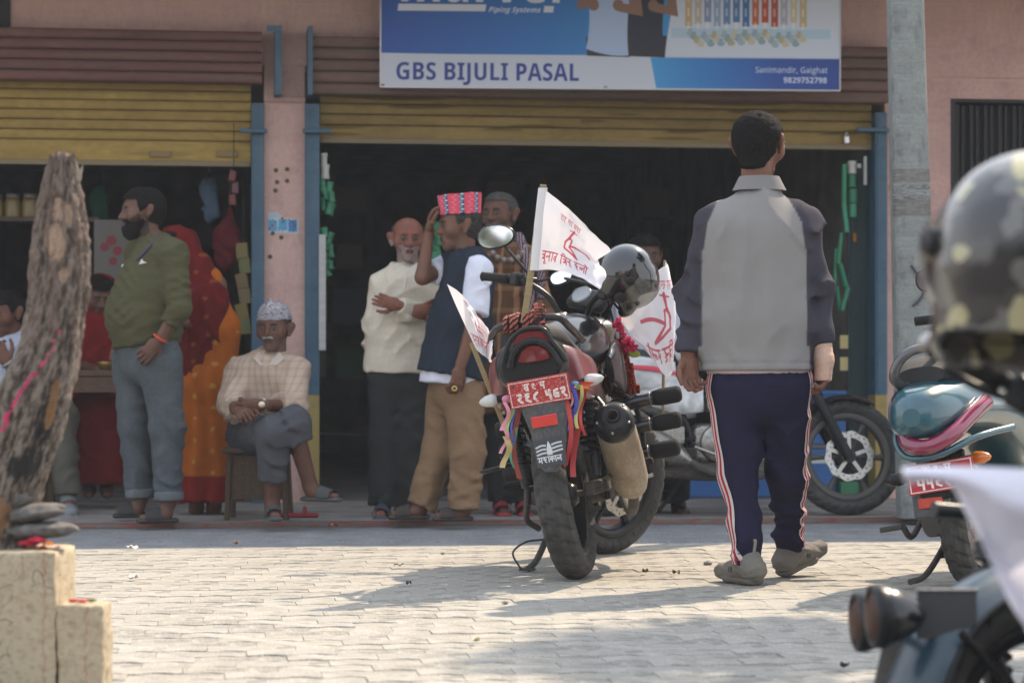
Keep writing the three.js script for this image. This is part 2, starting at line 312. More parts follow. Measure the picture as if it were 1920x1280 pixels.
mesh('canopy', [wallBox(U.a0 - 0.1, U.end + 0.1, 3.0, 3.1, 0.001, 1.385)], mat([0.5, 0.4, 0.36], 0.95), shop);
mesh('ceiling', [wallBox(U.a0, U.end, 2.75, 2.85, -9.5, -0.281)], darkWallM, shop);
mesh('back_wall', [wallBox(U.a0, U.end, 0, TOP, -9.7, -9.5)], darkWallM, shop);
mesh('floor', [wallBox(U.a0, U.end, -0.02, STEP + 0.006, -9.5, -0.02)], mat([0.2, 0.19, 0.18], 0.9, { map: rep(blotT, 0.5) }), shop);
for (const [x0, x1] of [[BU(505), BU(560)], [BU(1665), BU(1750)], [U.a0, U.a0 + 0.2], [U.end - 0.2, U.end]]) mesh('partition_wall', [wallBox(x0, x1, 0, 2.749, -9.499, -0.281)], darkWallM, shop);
// door frames, blue above and ochre below
for (const [x0, x1, cut] of [[BU(471), BU(494), 0], [U.b0, U.b1, BY(585, 740)], [U.c0, U.c1, BY(1650, 740)]]) {
  const top = BY(560, 196);
  const f = mesh('door_frame', [wallBox(x0, x1, cut + 0.001, top, -0.12, 0.045), ...[...Array(3)].map((_, i) => wallBox(x0 + 0.012, x0 + 0.03, cut + 0.02, top - 0.02, 0.045, 0.052 + i * 0.0))].slice(0, 2), blueM, shop);
  if (cut) mesh('painted_foot', [wallBox(x0 + 0.001, x1 - 0.001, STEP, cut - 0.001, -0.119, 0.044)], yellowFrameM, f);
}
// cross bars near the frame heads
for (const [x0, x1, y] of [[BU(448), BU(500), BY(480, 248)], [BU(566), BU(620), BY(590, 248)], [BU(1600), BU(1665), BY(1640, 246)]]) mesh('latch_bar', [rbox(x1 - x0, 0.025, 0.03, 0.006, (x0 + x1) / 2, y, 0.075)], blueM, shop);
// shutters: every slat is a piece of its own
const slatT = (hue, worn, amt) => texture(512, (u, v) => { const n = tile(u, v, 3, hue, 4), f = tile(u, v, 24, hue + 5, 3), st = noise3(u * 2.2, v * 16, hue); const k = 0.88 + 0.12 * n + 0.08 * f; const w = clamp((st + 0.45 * n - 0.5 + amt) * 5) * (0.75 + 0.25 * f); return [lerp(k, worn[0], w), lerp(k, worn[1], w), lerp(k, worn[2], w)]; });
const yellowSlat = mat([0.46, 0.32, 0.10], 0.85, { specularIntensity: 0.4, map: rep(slatT(4, [0.78, 0.79, 0.82], -0.1), 0.45, 1.1) });
const ochreSlat = mat([0.34, 0.24, 0.085], 0.85, { specularIntensity: 0.4, map: rep(slatT(8, [0.62, 0.6, 0.56], -0.08), 0.5, 1.2) });
const redHood = mat([0.2, 0.09, 0.078], 0.7, { map: rep(slatT(14, [0.85, 0.98, 0.88], 0.14), 0.35, 1.3) });
const brownHood = mat([0.21, 0.125, 0.10], 0.75, { map: rep(slatT(19, [0.8, 0.95, 0.9], 0.12), 0.35, 1.4) });
function slatGeo(x0, x1, y0, y1, bulge) {
  const prof = []; const n = 8; for (let i = 0; i <= n; i++) { const t = i / n; prof.push([t, Math.sin(Math.PI * t) ** 0.7 * bulge]); }
  const h = y1 - y0, g = grid(1, 10, (u, v) => { const i = v * 10; return i < 1 ? V(lerp(x0, x1, u), y0, -0.02) : i > 9 ? V(lerp(x0, x1, u), y1 - 0.002, -0.02) : V(lerp(x0, x1, u), y0 + (i - 1) / 8 * (h - 0.004), prof[Math.round(i - 1)][1]); });
  const uv = g.attributes.uv, p = g.attributes.position; const o = rnd() * 3; for (let i = 0; i < uv.count; i++) uv.setXY(i, p.getX(i) + o, p.getY(i)); return join([g]);
}
function shutter(x0, x1, px, rows, mslat, hoodRows, mhood, zs, zh) {
  const s = new THREE.Group(); s.name = 'roller_shutter'; shop.add(s);
  for (const [a, b, bu] of rows) { const m = mesh('slat', slatGeo(x0, x1, BY(px, b, zs), BY(px, a, zs), bu), mslat, s); m.position.z = zs; m.rotation.x = rr(-0.02, 0.02) * 0; }
  const h = new THREE.Group(); h.name = 'shutter_hood'; shop.add(h);
  for (const [a, b] of hoodRows) { const m = mesh('slat', slatGeo(x0 - 0.06, x1 + 0.06, BY(px, b, zh), BY(px, a, zh), 0.011), mhood, h); m.position.z = zh - 0.0 + rr(-0.004, 0.004); }
  mesh('hood_box', [wallBox(x0 - 0.055, x1 + 0.055, BY(px, hoodRows[hoodRows.length - 1][1], zh) + 0.004, BY(px, hoodRows[0][0], zh) - 0.004, 0.001, zh - 0.03)], mhood, h);
  return s;
}
const rowsOf = (a, b, n) => [...Array(n)].map((_, i) => [lerp(a, b, i / n), lerp(a, b, (i + 1) / n)]);
const shL = shutter(-4.2, BU(470), 250, [...rowsOf(112, 262, 8).map((q) => [...q, 0.009]), [262, 306, 0.004]], yellowSlat, rowsOf(54, 152, 5), redHood, -0.03, 0.14);
const shR = shutter(BU(600), BU(1637), 1100, [...rowsOf(140, 240, 5).map((q) => [...q, 0.009]), [240, 270, 0.004]], ochreSlat, rowsOf(76, 184, 5), brownHood, -0.03, 0.14);
for (const [s, x0, x1, px, y] of [[shL, -4.2, BU(470), 250, 306], [shR, BU(600), BU(1637), 1100, 270]]) mesh('bottom_rail', [rbox(x1 - x0, 0.03, 0.035, 0.006, (x0 + x1) / 2, BY(px, y, 0) + 0.004, -0.035)], mat([0.2, 0.16, 0.09], 0.6), s);
mesh('padlock', [rbox(0.03, 0.045, 0.02, 0.005, BU(1588), BY(1588, 262, 0), 0.0), tube([V(BU(1588) - 0.01, BY(1588, 255), 0), V(BU(1588), BY(1588, 248), 0), V(BU(1588) + 0.01, BY(1588, 255), 0)], 0.003, 6)], mat([0.6, 0.6, 0.6], 0.3, { metalness: 1 }), shR);
for (const [px, dx] of [[300, 0.0], [425, 0]]) mesh('lock_plate', [rbox(0.12, 0.035, 0.012, 0.004, BU(px), BY(px, 288), -0.016)], mat([0.24, 0.16, 0.07], 0.7), shL);
// blue hood brackets beside the pillar
for (const [x0, x1] of [[BU(508, 0.15), BU(521, 0.15)], [BU(570, 0.15), BU(579, 0.15)]]) mesh('hood_bracket', [wallBox(x0, x1, BY(530, 178, 0.15), BY(530, 50, 0.15), 0.002, 0.19), wallBox(x0 - (x0 < BU(540) ? 0.045 : -0.006), x1 - (x0 < BU(540) ? -0.006 : -0.045) * -1 * 0, BY(530, 62, 0.15), BY(530, 50, 0.15), 0.19, 0.2)], blueM, shop);
// black folding gate at the right
{
  const g = new THREE.Group(); g.name = 'folding_gate'; shop.add(g);
  const bm = mat([0.018, 0.018, 0.02], 0.5, { metalness: 0.3 }), top = BY(1850, 192);
  mesh('gate_frame', [wallBox(U.g0, U.g0 + 0.03, STEP, top, -0.08, 0.0), wallBox(U.g0, U.g1, top, top + 0.02, -0.08, 0.0)], bm, g);
  mesh('backing', [wallBox(U.g0 + 0.03, U.g1, STEP, top - 0.001, -0.2, -0.16)], bm, g);
  for (let i = 0; i < 24; i++) mesh('bar', [rbox(0.022, top - STEP - 0.02, 0.022, 0.005, U.g0 + 0.05 + i * 0.044, (top + STEP) / 2, -0.04 - (i % 2) * 0.02)], bm, g);
  mesh('wall', [wallBox(U.g0 + 0.001, U.g1 - 0.001, top + 0.021, LINT - 0.001, -0.279, -0.0005)], pinkM, shop);
}
// opening high at the far left: a dark slab, shade put into its colour
mesh('dark_opening_slab', [wallBox(BU(-60), BU(19), BY(0, 50), BY(0, -60), 0.001, 0.02)], mat([0.02, 0.022, 0.024], 0.8), shop);
// small marks on the pillar: bolt holes
for (const [px, py] of [[517, 319], [538, 317], [519, 341], [538, 339], [516, 357], [511, 437], [527, 445], [506, 481], [535, 575]]) mesh('bolt_hole', [new THREE.CylinderGeometry(0.011, 0.013, 0.006, 10).rotateX(Math.PI / 2).translate(BU(px), BY(px, py), 0.003)], mat([0.09, 0.075, 0.06], 0.9), shop);
const onWall = (o, px, py, dz) => { shop.updateMatrixWorld(); const p = V(BU(px, dz), BY(px, py, dz), dz).applyMatrix4(shop.matrixWorld); o.position.copy(p); o.rotation.y = TH; return o; };
{
  const t = canvas(256, 128, (c, w, h) => { c.fillStyle = '#b9c3c9'; c.fillRect(0, 0, w, h); c.fillStyle = '#5d9cc4'; c.fillRect(6, 50, 70, 60); c.fillRect(88, 42, 72, 62); c.fillStyle = '#3f7fae'; c.fillRect(168, 46, 70, 66); c.fillStyle = '#2a3d4a'; for (let i = 0; i < 26; i++) c.fillRect(rnd() * w, 40 + rnd() * 70, rr(4, 18), 5); c.fillStyle = '#b04038'; c.fillRect(108, 30, 20, 14); c.fillRect(30, 70, 18, 16); c.fillRect(205, 62, 16, 14); c.fillStyle = '#a7b8c2'; c.fillRect(4, 8, 96, 30); });
  const m = mesh('paper_sticker', plate([[-0.085, -0.055], [0.085, -0.06], [0.088, 0.02], [0.0, 0.03], [-0.03, 0.06], [-0.09, 0.058]], 0.001, 0), mat('#ffffff', 0.8, { map: t }));
  const uv = m.geometry.attributes.uv; for (let i = 0; i < uv.count; i++) uv.setXY(i, uv.getX(i) / 0.18 + 0.5, uv.getY(i) / 0.13 + 0.5);
  onWall(tag(m, 'torn white and blue paper sticker on the pink pillar', 'sticker'), 531, 418, 0.002);
}

// ---------------------------------------------------------------- the shop sign
{
  const d = 13.4, w = 860 / FOC * d, hv = 0.6, tl = [715, 1575];
  const t = canvas(2048, Math.round(2048 * hv / w), (c, W, Hh) => {
    const k = W / 860;                                  // canvas pixels per photograph pixel
    const Y = (py) => Hh - (165 - py) * k, X = (px) => (px - 715) * k;
    const gr = c.createLinearGradient(0, 0, X(1260), 0); gr.addColorStop(0, '#2a55a8'); gr.addColorStop(0.5, '#2b73bd'); gr.addColorStop(1, '#3390cc');
    c.fillStyle = '#c9d3e2'; c.fillRect(0, 0, W, Hh);
    c.fillStyle = gr; c.beginPath(); c.moveTo(0, 0); c.lineTo(X(1330), 0); c.bezierCurveTo(X(1285), Y(-150), X(1262), Y(-20), X(1245), Y(108)); c.lineTo(0, Y(103)); c.fill();
    c.fillStyle = '#c3cbd9'; c.fillRect(0, Y(104), W, Hh);
    const g2 = c.createLinearGradient(X(1215), 0, W, 0); g2.addColorStop(0, '#3f9bd6'); g2.addColorStop(0.35, '#2f78c0'); g2.addColorStop(0.7, '#2a4f9f'); g2.addColorStop(1, '#2a4796');
    c.fillStyle = g2; c.beginPath(); c.moveTo(X(1219), Y(107)); c.lineTo(W, Y(107)); c.lineTo(W, Hh); c.lineTo(X(1230), Hh); c.fill();
    c.fillStyle = '#23388c'; c.font = 'bold ' + 45 * k + 'px sans-serif'; c.textBaseline = 'alphabetic'; c.save(); c.translate(X(741), Y(152)); c.scale(345 * k / c.measureText('GBS BIJULI PASAL').width, 1); c.fillText('GBS BIJULI PASAL', 0, 0); c.restore();
    c.fillStyle = '#ccd8ea'; c.font = 15 * k + 'px sans-serif'; c.textAlign = 'right'; c.fillText('Sanimandir, Gaighat', X(1553), Y(134)); c.font = 'bold ' + 15 * k + 'px sans-serif'; c.fillText('9829752798', X(1552), Y(153));
    c.textAlign = 'left';
    c.fillStyle = '#d4dbe6'; c.transform(1, 0, -0.14, 1, Y(24) * 0.14, 0); c.fillRect(X(745), Y(11), 164 * k, 13 * k); c.fillRect(X(1018), Y(13), 18 * k, 12 * k); c.font = 'italic bold ' + 13.5 * k + 'px sans-serif'; c.fillText('Piping Systems', X(914), Y(25)); c.font = 'bold ' + 92 * k + 'px sans-serif'; c.fillText('marvel', X(742), Y(7)); c.setTransform(1, 0, 0, 1, 0, 0);
    // two printed figures, their thumbs up
    const fig = (x, shirt, trou, dx, lw) => {
      c.fillStyle = trou; c.beginPath(); c.moveTo(X(x - 42), Y(70)); c.lineTo(X(x + 44), Y(66)); c.lineTo(X(x + 40), Y(107)); c.lineTo(X(x - 40), Y(105)); c.fill();
      c.fillStyle = shirt; c.beginPath(); c.moveTo(X(x - 36), Y(-70)); c.bezierCurveTo(X(x - 40), Y(0), X(x - 30), Y(40), X(x - 42), Y(92)); c.quadraticCurveTo(X(x), Y(108), X(x + 38), Y(lw)); c.bezierCurveTo(X(x + 30), Y(40), X(x + 44), Y(0), X(x + 38), Y(-70)); c.fill();
      c.fillStyle = '#8a6a58'; c.strokeStyle = '#8a6a58'; c.lineCap = 'round'; c.lineWidth = 17 * k; c.beginPath(); c.moveTo(X(x - 44), Y(-40)); c.lineTo(X(x - 50), Y(8)); c.lineTo(X(x - 30 + dx), Y(2)); c.stroke(); c.beginPath(); c.moveTo(X(x + 48), Y(-40)); c.lineTo(X(x + 55), Y(20)); c.lineTo(X(x + 22), Y(14)); c.stroke();
      for (const q of [x - 28 + dx, x + 18]) { c.beginPath(); c.ellipse(X(q), Y(10), 10 * k, 11 * k, 0, 0, 7); c.fill(); c.fillRect(X(q - 3), Y(-8), 6 * k, 14 * k); }
    };
    fig(1206, '#1d2537', '#262430', 0, 78); fig(1140, '#a9bfe0', '#2b2a30', 0, 104);
    // printed pipes and fittings
    const cols = ['#bfa886', '#b9b3a6', '#7f92b8', '#8fa6c6', '#5f86b6', '#4a78ac', '#3b6ca6', '#b9623e', '#b4482f', '#a94a33', '#a8a9b6', '#c5bfa0', '#bcae84'];
    cols.forEach((q, i) => { c.fillStyle = q; const x = 1284 + i * 18; c.fillRect(X(x), 0, 13 * k, Y(48) - (i % 3) * 4 * k); c.fillStyle = 'rgba(240,240,235,0.5)'; for (let j = 0; j < 14; j++) c.fillRect(X(x + 4), Y(40 - j * 26), 4 * k, 15 * k); });
    c.fillStyle = '#8fc0d8'; c.globalAlpha = 0.5; c.fillRect(X(1258), Y(52), 300 * k, 18 * k); c.globalAlpha = 1;
    for (let i = 0; i < 34; i++) { c.fillStyle = ['#9fb4bd', '#8aa6a8', '#b0a98e', '#c4c0a8', '#93a8bb'][i % 5]; const x = 1290 + i * 6.4; c.fillRect(X(x), Y(52 + (i * 7 % 22)), 8 * k, 14 * k); c.fillRect(X(x - 3), Y(58 + (i * 7 % 22)), 14 * k, 6 * k); }
    // rust spots on the lower edge
    c.fillStyle = '#7d5233'; for (const [px, s] of [[717, 4], [1135, 3], [1310, 2], [1572, 2]]) c.fillRect(X(px - s), Y(165 - s), 2 * s * k, 2 * s * k);
  });
  const s = thing('shop_sign', 'wide blue and white printed signboard reading GBS BIJULI PASAL above the open shutter', 'sign');
  const g = new THREE.PlaneGeometry(w, hv).translate(0, hv / 2, 0.0265);
  mesh('sign_face', g, mat('#ffffff', 0.5, { map: t }), s);
  mesh('sign_box', [box(w, hv, 0.05, 0, hv / 2, 0)], mat([0.45, 0.46, 0.5], 0.5), s);
  mesh('edge_trim', [box(w + 0.012, 0.008, 0.06, 0, -0.004, 0), box(0.008, hv, 0.06, -w / 2 - 0.004, hv / 2, 0), box(0.008, hv, 0.06, w / 2 + 0.004, hv / 2, 0)], mat([0.5, 0.5, 0.52], 0.4, { metalness: 0.6 }), s);
  const p = PX((tl[0] + tl[1]) / 2, 166, d); s.position.copy(p); s.rotation.y = 0.035; s.rotation.z = -0.004;
  for (const x of [-0.9, 0.9]) mesh('bracket', [box(0.04, 0.04, 0.2, x, 0.3, -0.13)], mat([0.2, 0.2, 0.2], 0.6), s);
}

// ---------------------------------------------------------------- concrete pole
{
  const d = 11.95, b = PX(1722, 718, d), base = V(b.x, STEP, -d);
  const p = thing('utility_pole', 'weathered grey concrete utility pole leaning beside the shutter frame', 'pole', base);
  const r0 = 38 / FOC * d, r1 = 32 / FOC * d, hh = 2.78, lean = -0.068 / 2.7;
  const t = texture(512, (u, v) => { const n = tile(u, v, 4, 51, 5), f = tile(u, v, 40, 53, 3); let k = 0.82 + 0.09 * n + 0.1 * f; const st = noise3(u * 14, v * 3, 4); k -= clamp(st - 0.35) * 0.14; return [k * 0.98, k, k]; });
  const g = grid(32, 40, (u, v) => { const y = v * hh, r = lerp(r0, r1, v * 2.7 / 2.7), a = u * Math.PI * 2; const c = Math.cos(a), s = Math.sin(a), q = (Math.abs(c) ** 5 + Math.abs(s) ** 5) ** (-1 / 5); return V(c * q * r + lean * y, y, s * q * r); }, true);
  const uv = g.attributes.uv; for (let i = 0; i < uv.count; i++) uv.setXY(i, uv.getX(i) * 0.7, uv.getY(i) * 5);
  mesh('shaft', g, mat([0.4, 0.41, 0.4], 0.9, { map: rep(t, 1.2, 0.9), bumpMap: rep(grainT, 3), bumpScale: 0.005 }), p);
  const zAt = (px, py, o = 0.004) => { const q = PX(px, py, d - r0 - o); return q.sub(base); };
  const patchT = canvas(128, 128, (c) => { c.fillStyle = '#7f8386'; c.fillRect(0, 0, 128, 128); for (let i = 0; i < 260; i++) { c.fillStyle = ['#63605a', '#8d9294', '#74706a', '#55534f'][i % 4]; c.fillRect(rnd() * 128, rnd() * 128, rr(3, 18), rr(2, 8)); } });
  const band = (py0, py1, m) => { const y0 = zAt(1700, py1).y, y1 = zAt(1700, py0).y; const gg = grid(24, 2, (u, v) => { const y = lerp(y0, y1, v), r = lerp(r0, r1, y / hh) + 0.0025, a = lerp(R(20), R(160), u); const c = Math.cos(a), s = Math.sin(a), q = (Math.abs(c) ** 5 + Math.abs(s) ** 5) ** (-1 / 5); return V(c * q * r + lean * y, y, s * q * r); }); return mesh('paint_band', gg, m, p); };
  band(345, 374, mat('#ffffff', 0.9, { map: patchT })).userData.label = 'scraped bluish paint band';
  band(316, 338, mat([0.24, 0.235, 0.22], 0.95, { map: blotT })); band(376, 402, mat([0.23, 0.225, 0.21], 0.95, { map: blotT }));
  mesh('painted_squiggle', tube([[1709, 497], [1718, 510], [1728, 525], [1733, 545], [1726, 560], [1712, 574]].map(([x, y]) => zAt(x, y, 0.001)), 0.006, 6, 30), mat([0.05, 0.05, 0.055], 0.8), p);
}

// ---------------------------------------------------------------- people
const skinM = mat('#ffffff', 0.5, { vertexColors: true, specularIntensity: 0.5, bumpMap: rep(grainT, 6), bumpScale: 0.0012 });
const clothT = texture(256, (u, v) => 0.96 + 0.035 * tile(u, v, 5, 91, 4) + 0.06 * tile(u, v, 60, 93, 2));
const cloth = (c, o = {}) => mat(c, 0.92, { map: rep(clothT, 2), bumpMap: rep(grainT, 12), bumpScale: 0.0004, specularIntensity: 0.2, ...o });
const clothV = cloth('#ffffff', { vertexColors: true });
const clothP = mat('#ffffff', 0.92, { vertexColors: true, specularIntensity: 0.2 });
const leatherM = (c) => mat(c, 0.6, { bumpMap: rep(grainT, 5), bumpScale: 0.002 });
function headGeos(o) {                     // local frame: y up, face towards +z, centre between the ears
  const w = o.wide || 1, sk = o.skin, f = [];
  const S = (x, y, z) => V(x * w, y, z);
  f.push(limb(S(0, 0.028, -0.028), S(0, 0.034, 0.012), 0.079, 0.073, { k: 0.02 }), limb(S(0, -0.005, 0.03), S(0, -0.075, 0.052), 0.063, 0.034, { k: 0.03, sx: 1.06, side: V(1, 0, 0) }),
    limb(S(0, -0.08, 0.06), S(0, -0.095, 0.064), 0.026, 0.02, { k: 0.02 }), limb(S(-0.045, -0.02, 0.05), S(0.045, -0.02, 0.05), 0.03, 0.03, { k: 0.025 }),
    limb(S(0, -0.04, -0.022), S(0, -0.17, -0.03), 0.054, 0.053, { k: 0.03 }),
    limb(S(-0.032, 0.026, 0.079), S(0.032, 0.026, 0.079), 0.011, 0.011, { k: 0.015 }), limb(S(-0.033, 0.006, 0.092), S(0.033, 0.006, 0.092), 0.0, 0.0, { k: 0.004 }));
  f.pop();
  for (const s of [-1, 1]) f.push(sph(S(s * 0.032, 0.008, 0.1), 0.017, { sub: true, k: 0.012 }));
  for (const s of [-1, 1]) f.push(sph(S(s * 0.031, 0.005, 0.0755), 0.0135, { k: 0.004 }));
  f.push(limb(S(0, 0.016, 0.086), S(0, -0.024, 0.108), 0.0085, 0.0125, { k: 0.012 }), limb(S(-0.013, -0.028, 0.094), S(0.013, -0.028, 0.094), 0.0095, 0.0095, { k: 0.008 }));
  f.push(limb(S(-0.018, -0.0505, 0.0875), S(0.018, -0.0505, 0.0875), 0.0065, 0.0065, { k: 0.008 }), limb(S(-0.016, -0.0635, 0.0865), S(0.016, -0.0635, 0.0865), 0.0075, 0.0075, { k: 0.008 }), limb(S(-0.02, -0.057, 0.099), S(0.02, -0.057, 0.099), 0.003, 0.003, { sub: true, k: 0.005 }));
  for (const s of [-1, 1]) f.push(limb(S(s * 0.091, 0.016, -0.02), S(s * 0.081, -0.026, -0.008), 0.021, 0.013, { k: 0.006, sx: 0.42, side: V(s * 0.7, 0, 0.7).normalize() }));
  const g = new Field(f, 0.0045, 0.02).geometry();
  const hairC = o.hairC || [0.012, 0.011, 0.011], beard = o.beard || 0, bc = o.beardC || hairC, lip = sk.map((x, i) => x * [0.72, 0.52, 0.55][i]);
  paint(g, (x, y, z) => {
    x /= w; let c = sk, n = noise3(x * 60, y * 60, z * 60), n2 = noise3(x * 18, y * 18, z * 18);
    c = c.map((q) => q * (1 + 0.06 * n + 0.09 * n2));
    const ax = Math.abs(x);
    if (z > 0.06) {
      const e = Math.hypot((ax - 0.031) / 0.013, (y - 0.005) / 0.0062); if (e < 1) c = Math.hypot((ax - 0.031) / 0.0058, (y - 0.005) / 0.0062) < 1 ? [0.015, 0.01, 0.008] : [0.13, 0.11, 0.095];
      else if (e < 1.5) c = mix(c, [0.03, 0.02, 0.015], 0.75);
      if (y > 0.02 && y < 0.034 - ax * 0.12 && ax > 0.011 && ax < 0.05) c = mix(c, o.browC || hairC, 0.8);
      if (ax < 0.024 && y > -0.072 && y < -0.043) c = lip;
    }
    if (z > 0.02 && o.tikka && ax < 0.005 && y > 0.03 && y < 0.05) c = [0.4, 0.03, 0.03];
    if (beard && z > -0.02) {
      const line = y + 0.03 + 0.02 * n2 - 0.35 * Math.max(0, ax - 0.045), m = (z > 0.07 && ax < 0.03 && y > -0.046 && y < -0.034);
      if ((line < -0.005 && !(ax < 0.019 && y > -0.068 && y < -0.049 && z > 0.06) && !(ax < 0.032 && y > -0.034)) || m) c = mix(c, bc, beard * clamp(0.8 + 0.35 * n));
    }
    return c;
  });
  const out = { skin: g };
  if (o.hair !== 'none') {                 // cap of hair, cut away from the face
    const t = o.hairT ?? 0.011, h = [limb(S(0, 0.03, -0.028), S(0, 0.036, 0.012), 0.079 + t, 0.073 + t, { k: 0.02 }), limb(S(0, -0.02, -0.04), S(0, -0.07, -0.05), 0.06 + t * 0.6, 0.05, { k: 0.03 })];
    const lo = o.hairLow ?? -0.06, fr = o.hairFront ?? 0.058;
    const hf = new Field(h, 0.005, 0.03), base = hf;
    const gg = hf.geometry((x, y, z) => { let cut = -1; const ax = Math.abs(x / w);
      const front = z - ((o.bald ? -0.015 : 0.03) + (y - 0.02) * 0.0 + (y > fr && !o.bald ? 0.2 : 0) - (y < 0.0 ? 0.012 + (0 - y) * 0.9 : 0));
      const a = Math.min(0.05, front), b = lo - y, bald = o.bald ? (y - 0.045 - 0.02) : -1;
      const ear = 0.033 - Math.hypot(ax - 0.088, y + 0.004, z + 0.008); return Math.max(0, a * 1.2, b * 1.2, ear * 1.3, bald > 0 ? bald * 2.5 : 0) + 0.0035 * noise3(x * 70, y * 70, z * 70) + 0.0015 * noise3(x * 150, y * 150, z * 150); });
    out.hair = paint(gg, (x, y, z) => { const n = noise3(x * 90, y * 60, z * 90); const gk = o.grey ? clamp(o.grey + 0.3 * n) : 0; return mix(hairC.map((q) => q * (1 + 0.35 * n)), [0.14, 0.135, 0.13], gk); });
  }
  if (o.beardT) {
    const bT = o.beardT, b = [limb(S(0, -0.04, 0.03), S(0, -0.08, 0.054), 0.058 + bT * 0.5, 0.034 + bT, { k: 0.03 }), limb(S(0, -0.09, 0.062), S(0, -0.104, 0.064), 0.028 + bT, 0.02 + bT, { k: 0.02 }), limb(S(-0.024, -0.041, 0.084), S(0.024, -0.041, 0.084), 0.009 + bT * 0.2, 0.009 + bT * 0.2, { k: 0.008 })];
    const gg = new Field(b, 0.005, 0.02).geometry((x, y, z) => Math.max(0, (0.005 - z) * 1.4, (y + 0.035) * (Math.abs(x) < 0.03 && z > 0.07 ? 0 : 1.4), Math.abs(x) < 0.018 && y < -0.048 && y > -0.068 && z > 0.07 ? 0.02 : 0) + 0.003 * noise3(x * 90, y * 90, z * 90));
    out.beard = paint(gg, (x, y, z) => bc.map((q) => q * (1 + 0.4 * noise3(x * 90, y * 90, z * 90))));
  }
  return out;
}
const hairM = mat('#ffffff', 0.8, { vertexColors: true, bumpMap: rep(grainT, 14), bumpScale: 0.006, specularIntensity: 0.15 });
function handPrims(wr, dir, nrm, thumb, curl = 0.45, s = 1, spread = 0.05, fists = null) {   // wrist, finger direction, palm-facing direction, side of the thumb (+1/-1)
  dir = dir.clone().normalize(); const side = dir.clone().cross(nrm).normalize(), n = side.clone().cross(dir).normalize(), P = (a, b, c) => wr.clone().addScaledVector(dir, a * s).addScaledVector(side, b * s).addScaledVector(n, c * s);
  const out = [limb(P(-0.03, 0, 0), P(0.03, 0, 0), 0.024 * s, 0.019 * s, { k: 0.01, sx: 1.25, side }), limb(P(0.02, 0, 0), P(0.075, 0.002 * thumb, 0), 0.017 * s, 0.0145 * s, { k: 0.012, sx: 2.3, side })];
  [[0.03, 0.07], [0.0105, 0.08], [-0.0095, 0.074], [-0.028, 0.058]].forEach(([o, L], i) => {
    let p = P(0.083 - Math.abs(o) * 0.2, o * thumb, 0), a = 0; const q = side.clone().multiplyScalar(o * thumb * spread * 25 / 1);
    const c = fists ? fists[i] : curl + i * 0.07;
    [0.44, 0.32, 0.24].forEach((f, j) => { a += j ? c : c * 0.7; const d = dir.clone().multiplyScalar(Math.cos(a)).addScaledVector(n, -Math.sin(a) * -1).add(q).normalize(); const e = p.clone().addScaledVector(d, L * f * s); out.push(limb(p, e, (0.0092 - j * 0.0007) * s, (0.0086 - j * 0.0009) * s, { k: 0.004 })); p = e; });
  });
  let p = P(0.02, 0.026 * thumb, 0.004); for (const [a, b, c, L, r] of [[0.62, 0.62, 0.3, 0.04, 0.0125], [0.85, 0.3, 0.35, 0.034, 0.0105], [0.95, 0.05, 0.4, 0.026, 0.009]]) { const d = dir.clone().multiplyScalar(a).addScaledVector(side, b * thumb).addScaledVector(n, c).normalize(); const e = p.clone().addScaledVector(d, L * s); out.push(limb(p, e, r * s, r * 0.9 * s, { k: 0.006 })); p = e; }
  return out;
}
